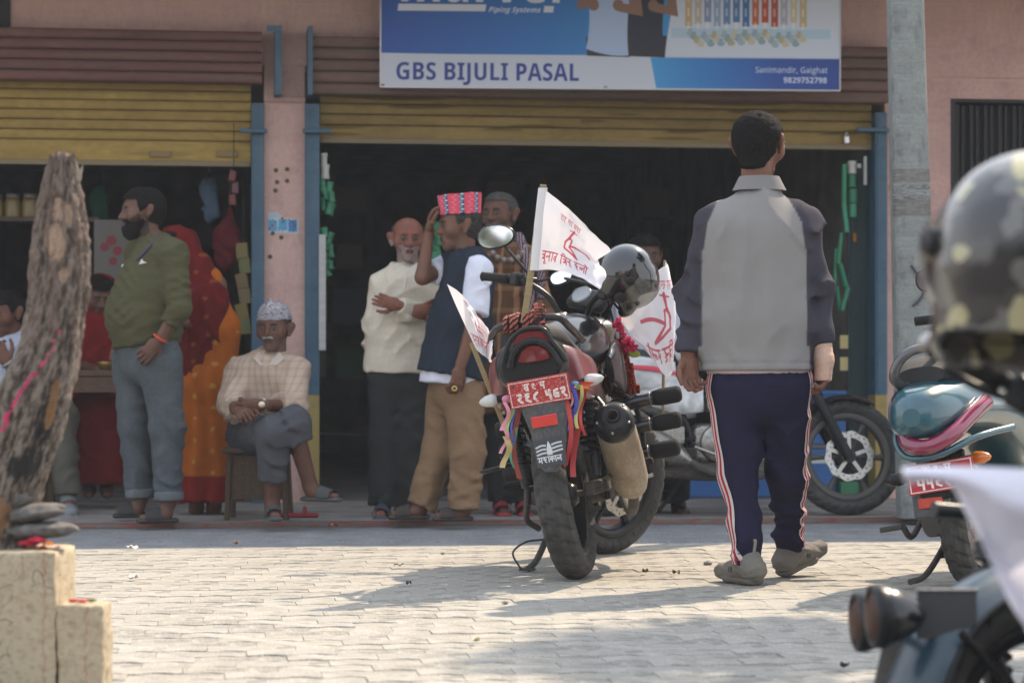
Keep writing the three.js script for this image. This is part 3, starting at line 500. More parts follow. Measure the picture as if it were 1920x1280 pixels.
// noise folds for cloth
const folds = (amp, fx, fy, fz, o = 0) => (x, y, z) => {   // soft swells crossed by narrower diagonal creases
  const crease = (kx, ky, q) => { const ph = x * kx + z * kx * 0.7 + y * ky + 2.2 * noise3(x * 3 + q, y * 3, z * 3), m = sstep(-0.15, 0.45, noise3(x * 3.6 + q * 2, y * 3.6, z * 3.6)); return m * (0.62 - Math.abs(Math.sin(ph)) ** 0.75); };
  return 2.1 * amp * (0.45 * noise3(x * fx * 0.7 + o, y * fy * 0.6, z * fz * 0.7) - 1.25 * crease(fx * 2.6, fy * 2.6, 3 + o) - 1.1 * crease(-fx * 2.9, fy * 2.3, 11 + o));
};
const fieldMesh = (prims, cell, fold) => new Field(prims, cell, 0.03).geometry(fold);
function person(o) {
  const g = thing('person', o.label, 'person', o.base, o.group);
  const J = (px, py, dz = 0) => PX(px, py, o.d + dz).sub(o.base);
  const S = o.skel(J), sk = o.skin;
  const side = S.arms[0].sh.clone().sub(S.arms[1].sh).normalize();
  const B = [limb(S.chest, S.waist, o.r.chest * 0.86, o.r.waist * 0.85, { sx: o.r.sx, side, k: 0.05 }), limb(S.waist, S.pelvis, o.r.waist * 0.85, o.r.hip * 0.8, { sx: o.r.sx, side, k: 0.05 }), limb(S.arms[0].sh, S.arms[1].sh, 0.052, 0.052, { k: 0.05 }), limb(S.chest, S.neck, 0.06, 0.052, { k: 0.04 })];
  for (const a of S.arms) { B.push(limb(a.sh, a.el, 0.047, 0.038, { k: 0.02 }), limb(a.el, a.wr, 0.038, 0.027, { k: 0.015 })); if (!a.hand) B.push(limb(a.wr, a.wr.clone().add(a.wr.clone().sub(a.el).setLength(0.09)), 0.03, 0.026, { k: 0.015 })); }
  for (const l of S.legs) B.push(limb(l.hip, l.knee, 0.068, 0.05, { k: 0.03 }), limb(l.knee, l.ank, 0.052, 0.036, { k: 0.02 }), limb(l.ank, l.ank.clone().lerp(l.toe, 0.2).setY(l.toe.y + 0.012), 0.036, 0.032, { k: 0.02 }), limb(l.ank.clone().lerp(l.toe, 0.1).setY(l.toe.y + 0.018), l.toe, 0.03, 0.022, { k: 0.02, sx: 1.25, side: l.toe.clone().sub(l.ank).setY(0).cross(V(0, 1, 0)).normalize() }));
  const H = headGeos({ skin: sk, ...o.head }), M = new THREE.Matrix4().compose(S.head, new THREE.Quaternion().setFromEuler(new THREE.Euler(R(o.head.pitch || 0), R(o.head.yaw || 0), R(o.head.roll || 0), 'YXZ')), V(1, 1, 1).multiplyScalar(o.head.scale || 1));
  const bodyC = (x, y, z) => { const n = 0.1 * noise3(x * 9, y * 9, z * 9) + 0.05 * noise3(x * 40, y * 40, z * 40); return sk.map((q) => q * (1 + n)); };
  const parts = [paint(fieldMesh(B, o.cell || 0.014), bodyC), H.skin.applyMatrix4(M)];
  for (const a of S.arms) if (a.hand) parts.push(paint(fieldMesh(handPrims(a.wr, ...a.hand), 0.0042), (x, y, z) => { const n = 0.1 * noise3(x * 30, y * 30, z * 30) + 0.08 * noise3(x * 90, y * 90, z * 90); return sk.map((q) => q * (1 + n)); }));
  mesh('body', join(parts), skinM, g);
  if (H.hair) mesh('hair', H.hair.applyMatrix4(M), hairM, g);
  if (H.beard) mesh('beard', H.beard.applyMatrix4(M), hairM, g);
  return { g, J, S, M, side };
}
function torsoPrims(S, o, ease, hem, side, extra = {}) {
  return [limb(S.chest, S.waist, o.r.chest + ease, o.r.waist + ease, { sx: o.r.sx, side, k: 0.05 }), limb(S.waist, hem, o.r.waist + ease, o.r.hem || (o.r.hip + ease), { sx: o.r.sx, side, k: 0.04, flatB: true }), ...S.arms.map((a) => limb(S.neck.clone().lerp(S.chest, 0.55), a.sh, 0.062 + ease, 0.048 + ease, { k: 0.05 })), limb(S.chest.clone().lerp(S.neck, 0.3), S.neck.clone().lerp(S.chest, 0.15), 0.075 + ease, 0.064, { k: 0.05, flatB: true }), ...(extra.more || [])];
}
function sleevePrims(a, r0, r1, r2, frac = 1) {        // frac < 1: ends on the upper arm; 1..2: on the forearm
  if (frac <= 1) return [limb(a.sh, a.sh.clone().lerp(a.el, frac), r0, r1, { k: 0.035, flatB: true })];
  return [limb(a.sh, a.el, r0, r1, { k: 0.035 }), limb(a.el, a.el.clone().lerp(a.wr, frac - 1), r1, r2, { k: 0.02, flatB: true })];
}
function legPrims(l, r0, r1, r2, frac = 1) { return [limb(l.hip, l.knee, r0, r1, { k: 0.035 }), limb(l.knee, l.knee.clone().lerp(l.ank, frac), r1, r2, { k: 0.03, flatB: true })]; }
function sandal(p, l, c, parent, o = {}) {
  const f = l.toe.clone().sub(l.ank).setY(0).normalize(), s = f.clone().cross(V(0, 1, 0)).normalize(), heel = l.ank.clone().addScaledVector(f, -0.035).setY(l.toe.y - 0.012), toe = l.toe.clone().addScaledVector(f, 0.02).setY(l.toe.y - 0.012);
  if (o.tilt) { heel.y += o.tilt[0]; toe.y += o.tilt[1]; }
  const m = leatherM(c), g = new THREE.Group(); g.name = 'sandal'; parent.add(g);
  mesh('sole', fieldMesh([limb(heel, toe, 0.0125, 0.0125, { sx: 3.2, side: s, k: 0.01 })], 0.007), m, g);
  const mid = heel.clone().lerp(toe, 0.68); mesh('strap', grid(14, 4, (u, v) => { const a = lerp(-0.1, Math.PI + 0.1, u); return mid.clone().addScaledVector(f, (v - 0.5) * 0.075).addScaledVector(s, Math.cos(a) * 0.044).add(V(0, Math.max(-0.004, Math.sin(a)) * 0.05 * (1.15 - 0.4 * v) + 0.01, 0)); }), m, g);
}
function topi(M, texture, parent, h0 = 0.07, h1 = 0.1, peak = 0, flare = 1.06, lift = 0.048) {        // brimless folded cap
  const g = grid(40, 8, (u, v) => { const a = u * Math.PI * 2, c = Math.cos(a), s = Math.sin(a), hh = lerp(h0, h1, 0.5 + 0.5 * s) + (peak ? peak * Math.exp(-((c) ** 2) * 14) : 0); const k = lerp(1, flare, v) * (peak ? 1 - 0.35 * v * v : 1); return V(c * 0.09 * k, lift + v * hh + 0.004 * noise3(c * 3, v * 3, s * 3), -0.012 + s * 0.103 * k); }, true);
  const top = grid(40, 3, (u, v) => { const a = u * Math.PI * 2, c = Math.cos(a), s = Math.sin(a), hh = lerp(h0, h1, 0.5 + 0.5 * s) + (peak ? peak * Math.exp(-((c) ** 2) * 14) : 0); const k = flare * (peak ? 0.65 : 1) * (1 - v); return V(c * 0.09 * k, lift + hh * (1 - v) + v * (h0 + h1) / 2 - 0.012 * Math.sin(v * 3), -0.012 + s * 0.103 * k); }, true);
  return mesh('cap', join([g, top]).applyMatrix4(M), mat('#ffffff', 0.9, { map: texture }), parent);
}
function collar(S, parent, m, tilt = 0, r = 0.068, h = 0.032) { const n = S.neck, up = V(0, 1, 0); return mesh('collar', grid(28, 3, (u, v) => { const a = u * Math.PI * 2 + 0.1; return n.clone().add(V(Math.cos(a) * (r + 0.018 * (1 - v) + 0.004), -0.008 + v * h - 0.012 * Math.max(0, Math.sin(a)) , Math.sin(a) * (r + 0.014 * (1 - v)))); }, true), m, parent); }
function project(prims, p, dir) {           // first point outside the cloth going from p along dir
  const E = prims.map((q) => [primEval(q), q.k ?? 0.03]); let t = 0;
  for (let i = 0; i < 60; i++) { const x = p.x + dir.x * t, y = p.y + dir.y * t, z = p.z + dir.z * t; let d = 0.5; for (const [f, k] of E) d = smin(d, f(x, y, z), k); if (d > -0.0008) { return p.clone().addScaledVector(dir, t); } t += Math.max(0.001, -d * 0.8); }
  return p.clone().addScaledVector(dir, t);
}
const BACK = -1;   // away from the camera is -z
// ---- 1: the man walking away
{
  const d = 8.34, base = PX(1425, 718, d).setY(0);
  const o = { label: 'man walking away in a grey jacket with dark sleeves and striped navy track trousers', d, base, skin: [0.169, 0.076, 0.049], cell: 0.012, r: { chest: 0.125, waist: 0.13, hip: 0.125, sx: 1.4, hem: 0.147 },
    head: { yaw: 152, pitch: 2, scale: 1.0, hairT: 0.01, hairLow: -0.085, hairC: [0.014, 0.013, 0.013] },
    skel: (J) => ({ head: J(1424, 272, 0.04), neck: J(1424, 347, 0.0), chest: J(1420, 445), waist: J(1420, 600), pelvis: J(1422, 720),
      arms: [{ sh: J(1342, 420, 0), el: J(1300, 545, 0.02), wr: J(1291, 668, -0.03), hand: [V(0.12, -1, 0.12), V(0.5, 0, 1), 1, 0.5] }, { sh: J(1502, 420, 0), el: J(1531, 540, 0.02), wr: J(1545, 675, -0.01), hand: [V(-0.06, -1, 0.05), V(-1, 0, 0.3), 1, 0.7] }],
      legs: [{ hip: J(1378, 735), knee: J(1388, 890, 0.03), ank: J(1404, 1062, -0.02), toe: J(1384, 1090, 0.12) }, { hip: J(1472, 735), knee: J(1474, 880, 0.1), ank: J(1482, 1032, 0.3), toe: J(1520, 1045, 0.42) }] }) };
  const { g, J, S, M, side } = person(o);
  const hem = J(1420, 695), wX = (y) => { const py = HORIZON - (y - EYE) * FOC / d; return (py < 350 ? 40 : py < 375 ? lerp(45, 66, (py - 350) / 25) : py < 420 ? lerp(66, 87, (py - 375) / 45) : py < 470 ? lerp(87, 94, (py - 420) / 50) : py < 650 ? 97 : 104) * d / FOC; };
  const cx = J(1411, 500).x, jp = [...torsoPrims(S, o, 0.012, hem, side), ...sleevePrims(S.arms[0], 0.068, 0.058, 0.046, 1.93), ...sleevePrims(S.arms[1], 0.068, 0.058, 0.046, 1.8)];
  const fold = (x, y, z) => { const arm = clamp((Math.abs(x - cx) - 0.17) / 0.05); const hm = sstep(hem.y + 0.005, hem.y + 0.05, y); return arm * folds(0.0095, 7, 13, 7)(x, y, z) + (1 - arm) * hm * (0.008 * noise3(x * 9, y * 1.5, z * 4) + folds(0.0035, 6, 2.0, 5)(x, y, z)) + (Math.abs(y - hem.y - 0.028) < 0.006 ? 0.0035 : 0) + (arm > 0.5 ? 0.004 * Math.max(0, noise3(x * 12, y * 30, z * 12)) * sstep(hem.y + 0.22, hem.y + 0.02, y) : 0); };
  const jg = fieldMesh(jp, 0.0075, fold);
  mesh('jacket', paint(jg, (x, y, z) => { const e = Math.abs(x - cx) - wX(y), armLow = y < J(0, 470).y && Math.abs(x - cx) > wX(y); const t = clamp(e / 0.004 + 0.5); const n = 1 + 0.015 * noise3(x * 70, y * 70, z * 70); return mix([0.232, 0.222, 0.216], [0.05, 0.047, 0.06], t).map((q) => q * n); }), clothP, g);
  mesh('collar', paint(grid(32, 4, (u, v) => { const a = u * Math.PI * 2; return S.neck.clone().add(V(Math.cos(a) * lerp(0.096, 0.071, v), -0.02 + v * 0.05, Math.sin(a) * lerp(0.084, 0.068, v))); }, true), () => [0.2, 0.192, 0.188]), clothP, g);
  const tp = [limb(J(1424, 655), S.pelvis, 0.12, 0.115, { sx: 1.42, side, k: 0.04 }), limb(S.pelvis, J(1424, 748), 0.115, 0.09, { sx: 1.42, side, k: 0.04 }), ...legPrims(S.legs[0], 0.092, 0.07, 0.05, 0.98), ...legPrims(S.legs[1], 0.092, 0.07, 0.05, 0.98)];
  const tf = (x, y, z) => folds(0.0065, 6, 5, 6)(x, y, z) + folds(0.007, 7, 14, 7)(x, y, z) * sstep(0.6, 0.1, y);
  mesh('trousers', fieldMesh(tp, 0.009, tf), cloth([0.021, 0.02, 0.046]), g);
  const lane = (l, sgn) => {               // white and red tapes down the outer seam
    const N = 46, geos = [], pos = [], col = [], W = [-0.026, -0.016, -0.0055, 0.0055, 0.016, 0.026], cs = [[0.6, 0.55, 0.54], [0.42, 0.03, 0.05], [0.6, 0.55, 0.54], [0.42, 0.03, 0.05], [0.6, 0.55, 0.54]], top = J(l === S.legs[0] ? 1378 : 1472, 680);
    const axis = (t) => t < 0.15 ? top.clone().lerp(l.hip, t / 0.15) : t < 0.55 ? l.hip.clone().lerp(l.knee, (t - 0.15) / 0.4) : l.knee.clone().lerp(l.ank, (t - 0.55) / 0.45 * 0.97);
    const rows = []; for (let i = 0; i <= N; i++) { const t = i / N, p = axis(t), out = V(sgn * 0.93, 0, lerp(0.25, 0.6, t)).normalize(), tan = V(-out.z * sgn, 0, out.x * sgn); rows.push(W.map((w) => { const q = p.clone().addScaledVector(tan, w); const r = project(tp, q, out); return r.addScaledVector(out, 0.0055 - tf(r.x, r.y, r.z)); })); }
    for (let k = 0; k < 5; k++) for (let i = 0; i < N; i++) for (const q of [rows[i][k], rows[i][k + 1], rows[i + 1][k + 1], rows[i][k], rows[i + 1][k + 1], rows[i + 1][k]]) { pos.push(q.x, q.y, q.z); col.push(...cs[k]); }
    const gg = new THREE.BufferGeometry(); gg.setAttribute('position', new THREE.Float32BufferAttribute(pos, 3)); gg.setAttribute('color', new THREE.Float32BufferAttribute(col, 3)); gg.computeVertexNormals();
    mesh('side_stripe', gg, clothV, g).userData.label = 'red and white tape down the trouser seam';
  };
  lane(S.legs[0], -1); lane(S.legs[1], 1);
  // bandage round the right wrist and hand
  { const a = S.arms[1], p0 = a.el.clone().lerp(a.wr, 0.76), p1 = a.wr.clone().add(V(-0.004, -0.075, 0.004)); const dir = p1.clone().sub(p0).normalize(), L = p0.distanceTo(p1);
    mesh('bandage', fieldMesh([limb(p0, a.wr, 0.037, 0.034, { k: 0.02, flatA: true }), limb(a.wr, p1, 0.033, 0.031, { sx: 1.35, side: V(0.2, 0, 1).normalize(), k: 0.02, flatB: true })], 0.006, (x, y, z) => { const s = (V(x, y, z).sub(p0).dot(dir) + 0.18 * (x - p0.x)) / 0.021; return 0.0032 * Math.abs((s % 1) - 0.5); }), cloth([0.60, 0.40, 0.31]), g); }
  // shoes
  const shoe = (l, f, tiltUp) => {
    const s = f.clone().cross(V(0, 1, 0)).normalize(), A = l.ank.clone().addScaledVector(f, -0.035), heel = A.clone(), up = V(0, 1, 0).addScaledVector(f, -tiltUp * 0).normalize();
    heel.y = tiltUp ? l.ank.y - 0.062 : 0.03; const toe = heel.clone().addScaledVector(f, 0.205); toe.y += tiltUp;
    const sg = new THREE.Group(); sg.name = 'shoe'; g.add(sg);
    const U1 = [limb(heel.clone().add(V(0, 0.02, 0)), toe.clone().add(V(0, 0.008, 0)), 0.036, 0.03, { k: 0.02, sx: 1.15, side: s }), limb(heel.clone().add(V(0, 0.03, 0)), l.ank.clone().add(V(0, 0.022, 0)), 0.038, 0.047, { k: 0.03, flatB: true }), limb(heel.clone().lerp(toe, 0.3).add(V(0, 0.045, 0)), heel.clone().lerp(toe, 0.62).add(V(0, 0.018, 0)), 0.035, 0.03, { k: 0.03 })];
    mesh('upper', fieldMesh(U1, 0.006, (x, y, z) => 0.0016 * Math.sin(noise3(x * 8, y * 8, z * 8) * 6 + y * 190)), cloth([0.235, 0.215, 0.19], { bumpMap: rep(grainT, 14), bumpScale: 0.003 }), sg);
    mesh('sole', fieldMesh([limb(heel.clone().add(V(0, -0.014, 0)), heel.clone().lerp(toe, 0.65).add(V(0, -0.014, 0)), 0.019, 0.017, { k: 0.01, sx: 2.1, side: s }), limb(heel.clone().lerp(toe, 0.65).add(V(0, -0.014, 0)), toe.clone().add(V(0, -0.004, 0)), 0.017, 0.016, { k: 0.02, sx: 2.2, side: s })], 0.006), mat([0.13, 0.115, 0.1], 0.85), sg);
    const q = heel.clone().lerp(toe, 0.42).addScaledVector(s, 0.046).add(V(0, 0.022, 0));
    mesh('pull_tab', [tube([A.clone().add(V(0, 0.05, 0)), A.clone().add(V(0, 0.095, 0)).addScaledVector(f, -0.008), A.clone().add(V(0, 0.085, 0)).addScaledVector(f, 0.012)], 0.006, 6)], cloth([0.27, 0.25, 0.22]), sg);
    mesh('emblem', rbox(0.022, 0.018, 0.004, 0.002, 0, 0, 0).applyMatrix4(new THREE.Matrix4().makeBasis(f.clone(), V(0, 1, 0), s.clone())
.setPosition(q.clone().addScaledVector(s, q.x > 0.02 ? 0 : -0.092))), mat([0.07, 0.065, 0.06], 0.8), sg);
  };
  shoe(S.legs[0], V(-0.45, 0, -0.9).normalize(), 0); shoe(S.legs[1], V(0.72, 0, -0.7).normalize(), 0.055);
  // glasses
  mesh('glasses', [...[-1, 1].map((s) => new THREE.TorusGeometry(0.021, 0.0016, 6, 24).scale(1.1, 0.8, 1).translate(s * 0.032, 0.006, 0.104)), tube([V(-0.009, 0.01, 0.106), V(0, 0.013, 0.108), V(0.009, 0.01, 0.106)], 0.0015, 6), ...[-1, 1].map((s) => tube([V(s * 0.054, 0.01, 0.102), V(s * 0.077, 0.014, 0.05), V(s * 0.083, 0.012, -0.012)], 0.0018, 6))].map((q) => q.applyMatrix4(M)), mat([0.5, 0.5, 0.5], 0.3, { metalness: 0.8 }), g);
  mesh('shirt_hem', fieldMesh([limb(J(1421, 680), J(1421, 701), 0.131, 0.129, { sx: 1.4, side, flatA: true, flatB: true })], 0.009), cloth([0.55, 0.45, 0.47]), g);
}
// ---- 2: man in a dark waistcoat and red patterned cap, shading his eyes
{
  const d = 11.62, base = PX(850, 718, d).setY(STEP);
  const o = { label: 'man in navy waistcoat, tan trousers and red patterned cap raising a hand to his brow', d, base, skin: [0.144, 0.068, 0.043], r: { chest: 0.118, waist: 0.135, hip: 0.135, sx: 1.35 },
    head: { yaw: -72, pitch: 3, grey: 0.35, hairLow: -0.055, hairT: 0.009, beard: 0.25, beardC: [0.16, 0.13, 0.12] },
    skel: (J) => ({ head: J(860, 425), neck: J(875, 478), chest: J(877, 520), waist: J(856, 620), pelvis: J(850, 712),
      arms: [{ sh: J(898, 502, -0.17), el: J(888, 605, -0.23), wr: J(862, 690, -0.24), hand: [V(-0.25, -1, 0.05), V(-0.6, 0, -0.8), 1, 0.55] }, { sh: J(838, 500, 0.14), el: J(792, 520, -0.02), wr: J(804, 436, 0.0), hand: [V(0.12, 1, 0), V(1, -0.2, 0.1), -1, 0.5] }],
      legs: [{ hip: J(868, 735, -0.07), knee: J(877, 845, -0.07), ank: J(870, 955, -0.08), toe: J(822, 968, -0.1) }, { hip: J(838, 735, 0.08), knee: J(822, 845, 0.06), ank: J(788, 952, 0.04), toe: J(738, 965, 0.02) }] }) };
  const { g, J, S, M, side } = person(o);
  const vest = [limb(J(880, 515), J(862, 605), 0.122, 0.142, { sx: 1.3, side, k: 0.05 }), limb(J(862, 605), J(845, 703), 0.142, 0.166, { sx: 1.22, side, k: 0.05, flatB: true }), limb(J(893, 500, -0.13), J(848, 494, 0.12), 0.07, 0.07, { k: 0.05 }), limb(J(876, 505), J(874, 470), 0.085, 0.066, { k: 0.05, flatB: true })];
  mesh('waistcoat', fieldMesh(vest, 0.01, folds(0.004, 9, 6, 9)), cloth([0.022, 0.03, 0.045]), g);
  const W = cloth([0.66, 0.68, 0.78]);
  mesh('shirt_sleeve', fieldMesh(sleevePrims(S.arms[0], 0.066, 0.068, 0, 0.86), 0.009, folds(0.006, 12, 10, 12)), W, g);
  mesh('shirt_sleeve', fieldMesh(sleevePrims(S.arms[1], 0.07, 0.062, 0, 0.62), 0.009, folds(0.005, 12, 10, 12)), W, g);
  mesh('shirt_tail', fieldMesh([limb(J(848, 660), J(844, 719), 0.14, 0.148, { sx: 1.2, side, flatB: true })], 0.011, folds(0.004, 9, 6, 9)), W, g);
  const tr = [limb(J(852, 670), J(853, 735), 0.115, 0.118, { sx: 1.2, side, k: 0.04 }), ...legPrims(S.legs[0], 0.098, 0.086, 0.078, 0.99), ...legPrims(S.legs[1], 0.098, 0.082, 0.074, 0.98)];
  mesh('trousers', fieldMesh(tr, 0.01, (x, y, z) => folds(0.005, 7, 9, 7)(x, y, z) + 0.007 * noise3(x * 8, y * 22, z * 8) * sstep(0.42, 0.08, y)), cloth([0.235, 0.15, 0.088]), g);
  for (const l of S.legs) sandal(null, l, [0.055, 0.04, 0.035], g);
  const t = canvas(256, 64, (c) => { c.fillStyle = '#cf4c60'; c.fillRect(0, 0, 256, 64); for (let i = 0; i < 8; i++) { c.fillStyle = '#3d4a66'; c.fillRect(i * 32 + 2, 0, 9, 64); for (let j = 0; j < 8; j++) { c.fillStyle = j % 2 ? '#8fa8c4' : '#cfd6dd'; c.fillRect(i * 32 + 3 + (j % 2) * 3, j * 8 + 1, 6, 4); c.fillStyle = '#d9788a'; c.fillRect(i * 32 + 15 + (j * 5 % 9), j * 8 + 2, 6, 4); } } });
  topi(M, t, g, 0.104, 0.096, 0, 1.08, 0.06);
  mesh('ring', new THREE.TorusGeometry(0.0105, 0.003, 6, 14).applyMatrix4(new THREE.Matrix4().setPosition(J(852, 728, -0.26))), mat([0.8, 0.6, 0.2], 0.3, { metalness: 1 }), g);
}
// ---- 3: bearded man with folded arms
{
  const d = 12.0, base = PX(745, 718, d).setY(STEP);
  const o = { label: 'balding grey bearded man in a cream shirt standing with folded arms', d, base, skin: [0.180, 0.068, 0.045], r: { chest: 0.105, waist: 0.112, hip: 0.11, sx: 1.4 },
    head: { yaw: 8, pitch: 6, bald: true, grey: 0.5, hairLow: -0.03, hairT: 0.004, beard: 0.75, beardC: [0.3, 0.28, 0.27], tikka: true, browC: [0.06, 0.045, 0.04] },
    skel: (J) => ({ head: J(765, 448, -0.03), neck: J(764, 502), chest: J(757, 540), waist: J(748, 620), pelvis: J(746, 690),
      arms: [{ sh: J(720, 536), el: J(706, 600, -0.03), wr: J(776, 586, -0.17), hand: [V(0.9, 0.25, 0.3), V(0, 0.2, -1), -1, 0.5] }, { sh: J(802, 536), el: J(814, 600, -0.03), wr: J(746, 572, -0.2), hand: [V(-0.95, 0.3, 0.05), V(0, 0, -1), 1, 0.3, 0.9] }],
      legs: [{ hip: J(724, 710), knee: J(722, 825), ank: J(718, 950), toe: J(712, 966, -0.17) }, { hip: J(768, 710), knee: J(770, 825), ank: J(773, 950), toe: J(776, 966, -0.17) }] }) };
  const { g, J, S, M, side } = person(o);
  const T2 = texture(128, (u, v) => { const s = 0.94 + 0.006 * Math.sin(u * 6.283 * 16) + 0.04 * tile(u, v, 30, 4, 2); return [s, s * 0.985, s * 0.95]; });
  const sp = [...torsoPrims(S, o, 0.012, J(745, 699), side), ...sleevePrims(S.arms[0], 0.066, 0.058, 0.045, 1.97), ...sleevePrims(S.arms[1], 0.066, 0.058, 0.043, 1.97)];
  mesh('placket', tube([J(762, 520, -0.155), J(757, 545, -0.165)], 0.006, 6, 8), cloth([0.66, 0.62, 0.55]), g);
  mesh('shirt', fieldMesh(sp, 0.009, (x, y, z) => folds(0.005, 10, 9, 10)(x, y, z) + 0.004 * noise3(x * 9, y * 40, z * 9) * clamp((z - 0.06) * 8)), cloth([0.64, 0.6, 0.53], { map: rep(T2, 3) }), g);
  mesh('collar', [-1, 1].map((s) => plate([[0, 0], [s * 0.05, 0.045], [s * 0.066, 0.02], [s * 0.035, -0.04]], 0.006, 0.002).applyMatrix4(new THREE.Matrix4().makeRotationX(-0.35).setPosition(S.neck.x, S.neck.y - 0.022, S.neck.z + 0.083))), cloth([0.62, 0.58, 0.51]), g);
  const tr = [limb(J(746, 660), J(746, 715), 0.1, 0.103, { sx: 1.38, side, k: 0.04 }), ...legPrims(S.legs[0], 0.088, 0.08, 0.075, 0.97), ...legPrims(S.legs[1], 0.088, 0.08, 0.075, 0.97)];
  mesh('trousers', fieldMesh(tr, 0.011, folds(0.005, 7, 12, 7)), cloth([0.03, 0.034, 0.034]), g);
  for (const l of S.legs) sandal(null, l, [0.05, 0.06, 0.09], g);
}
// ---- 4: man in a brown kurta with beads
{
  const d = 12.25, base = PX(955, 718, d).setY(STEP);
  const o = { label: 'grey haired man in a brown checked kurta wearing a thick bead necklace', d, base, skin: [0.108, 0.050, 0.033], r: { chest: 0.115, waist: 0.12, hip: 0.125, sx: 1.4, hem: 0.15 },
    head: { yaw: -28, pitch: 2, grey: 0.55, hairLow: -0.05, hairT: 0.007, hairFront: 0.07, beard: 0.35, beardC: [0.2, 0.18, 0.17] },
    skel: (J) => ({ head: J(936, 402, -0.02), neck: J(952, 458), chest: J(957, 500), waist: J(957, 600), pelvis: J(957, 690),
      arms: [{ sh: J(914, 494, 0.02), el: J(900, 585), wr: J(915, 670, -0.06) }, { sh: J(998, 494, 0.02), el: J(1014, 590), wr: J(1008, 690, -0.04) }],
      legs: [{ hip: J(935, 700), knee: J(936, 820), ank: J(938, 945), toe: J(944, 960, -0.16) }, { hip: J(980, 700), knee: J(980, 820), ank: J(980, 945), toe: J(985, 960, -0.16) }] }) };
  const { g, J, S, M, side } = person(o);
  const T2 = texture(128, (u, v) => { const a = Math.sin(u * 6.283 * 5), b = Math.sin(v * 6.283 * 4); const s = 0.6 + (a > 0.7 ? 0.35 : 0) + (b > 0.8 ? 0.18 : 0); return [s, s * 0.97, s * 0.92]; });
  mesh('kurta', fieldMesh([...torsoPrims(S, o, 0.012, J(957, 775), side), ...sleevePrims(S.arms[0], 0.066, 0.062, 0.06, 1.85), ...sleevePrims(S.arms[1], 0.066, 0.062, 0.06, 1.85)], 0.011, folds(0.006, 8, 4, 8)), cloth([0.33, 0.18, 0.11], { map: rep(T2, 2.2) }), g);
  mesh('trousers', fieldMesh([...legPrims(S.legs[0], 0.085, 0.075, 0.065, 0.96), ...legPrims(S.legs[1], 0.085, 0.075, 0.065, 0.96)], 0.012, folds(0.005, 7, 12, 7)), cloth([0.03, 0.03, 0.032]), g);
  const T3 = texture(128, (u, v) => { const a = (Math.floor(u * 12) + Math.floor(v * 16)) % 3; return a === 0 ? [0.68, 0.6, 0.62] : a === 1 ? [0.26, 0.2, 0.26] : [0.18, 0.15, 0.2]; });
  mesh('scarf', [tube([J(972, 442, -0.02), J(986, 480, -0.13), J(992, 540, -0.16), J(990, 620, -0.17)], 0.028, 8, 24), tube([J(972, 442, -0.02), J(960, 450, 0.09), J(925, 452, 0.06), J(912, 480, -0.02)], 0.022, 8, 20), tube([J(1000, 468, -0.04), J(1010, 490, -0.08), J(1014, 560, -0.12)], 0.026, 8, 18)], cloth('#ffffff', { map: rep(T3, 2) }), g);
  const bd = new THREE.Group(); bd.name = 'bead_necklace'; g.add(bd); const bg = new THREE.SphereGeometry(0.0155, 10, 8), bm = mat([0.24, 0.2, 0.17], 0.5), bm2 = mat([0.1, 0.075, 0.06], 0.5);
  for (let i = 0; i < 17; i++) { const a = lerp(-0.15, Math.PI + 0.15, i / 16), b = mesh('bead', bg, i % 2 ? bm : bm2, bd); b.position.copy(J(952 + Math.cos(a) * 32, 462 + Math.sin(a) * 26, -0.11 - 0.05 * Math.sin(a))); }
  for (const l of S.legs) sandal(null, l, [0.35, 0.03, 0.05], g);
}
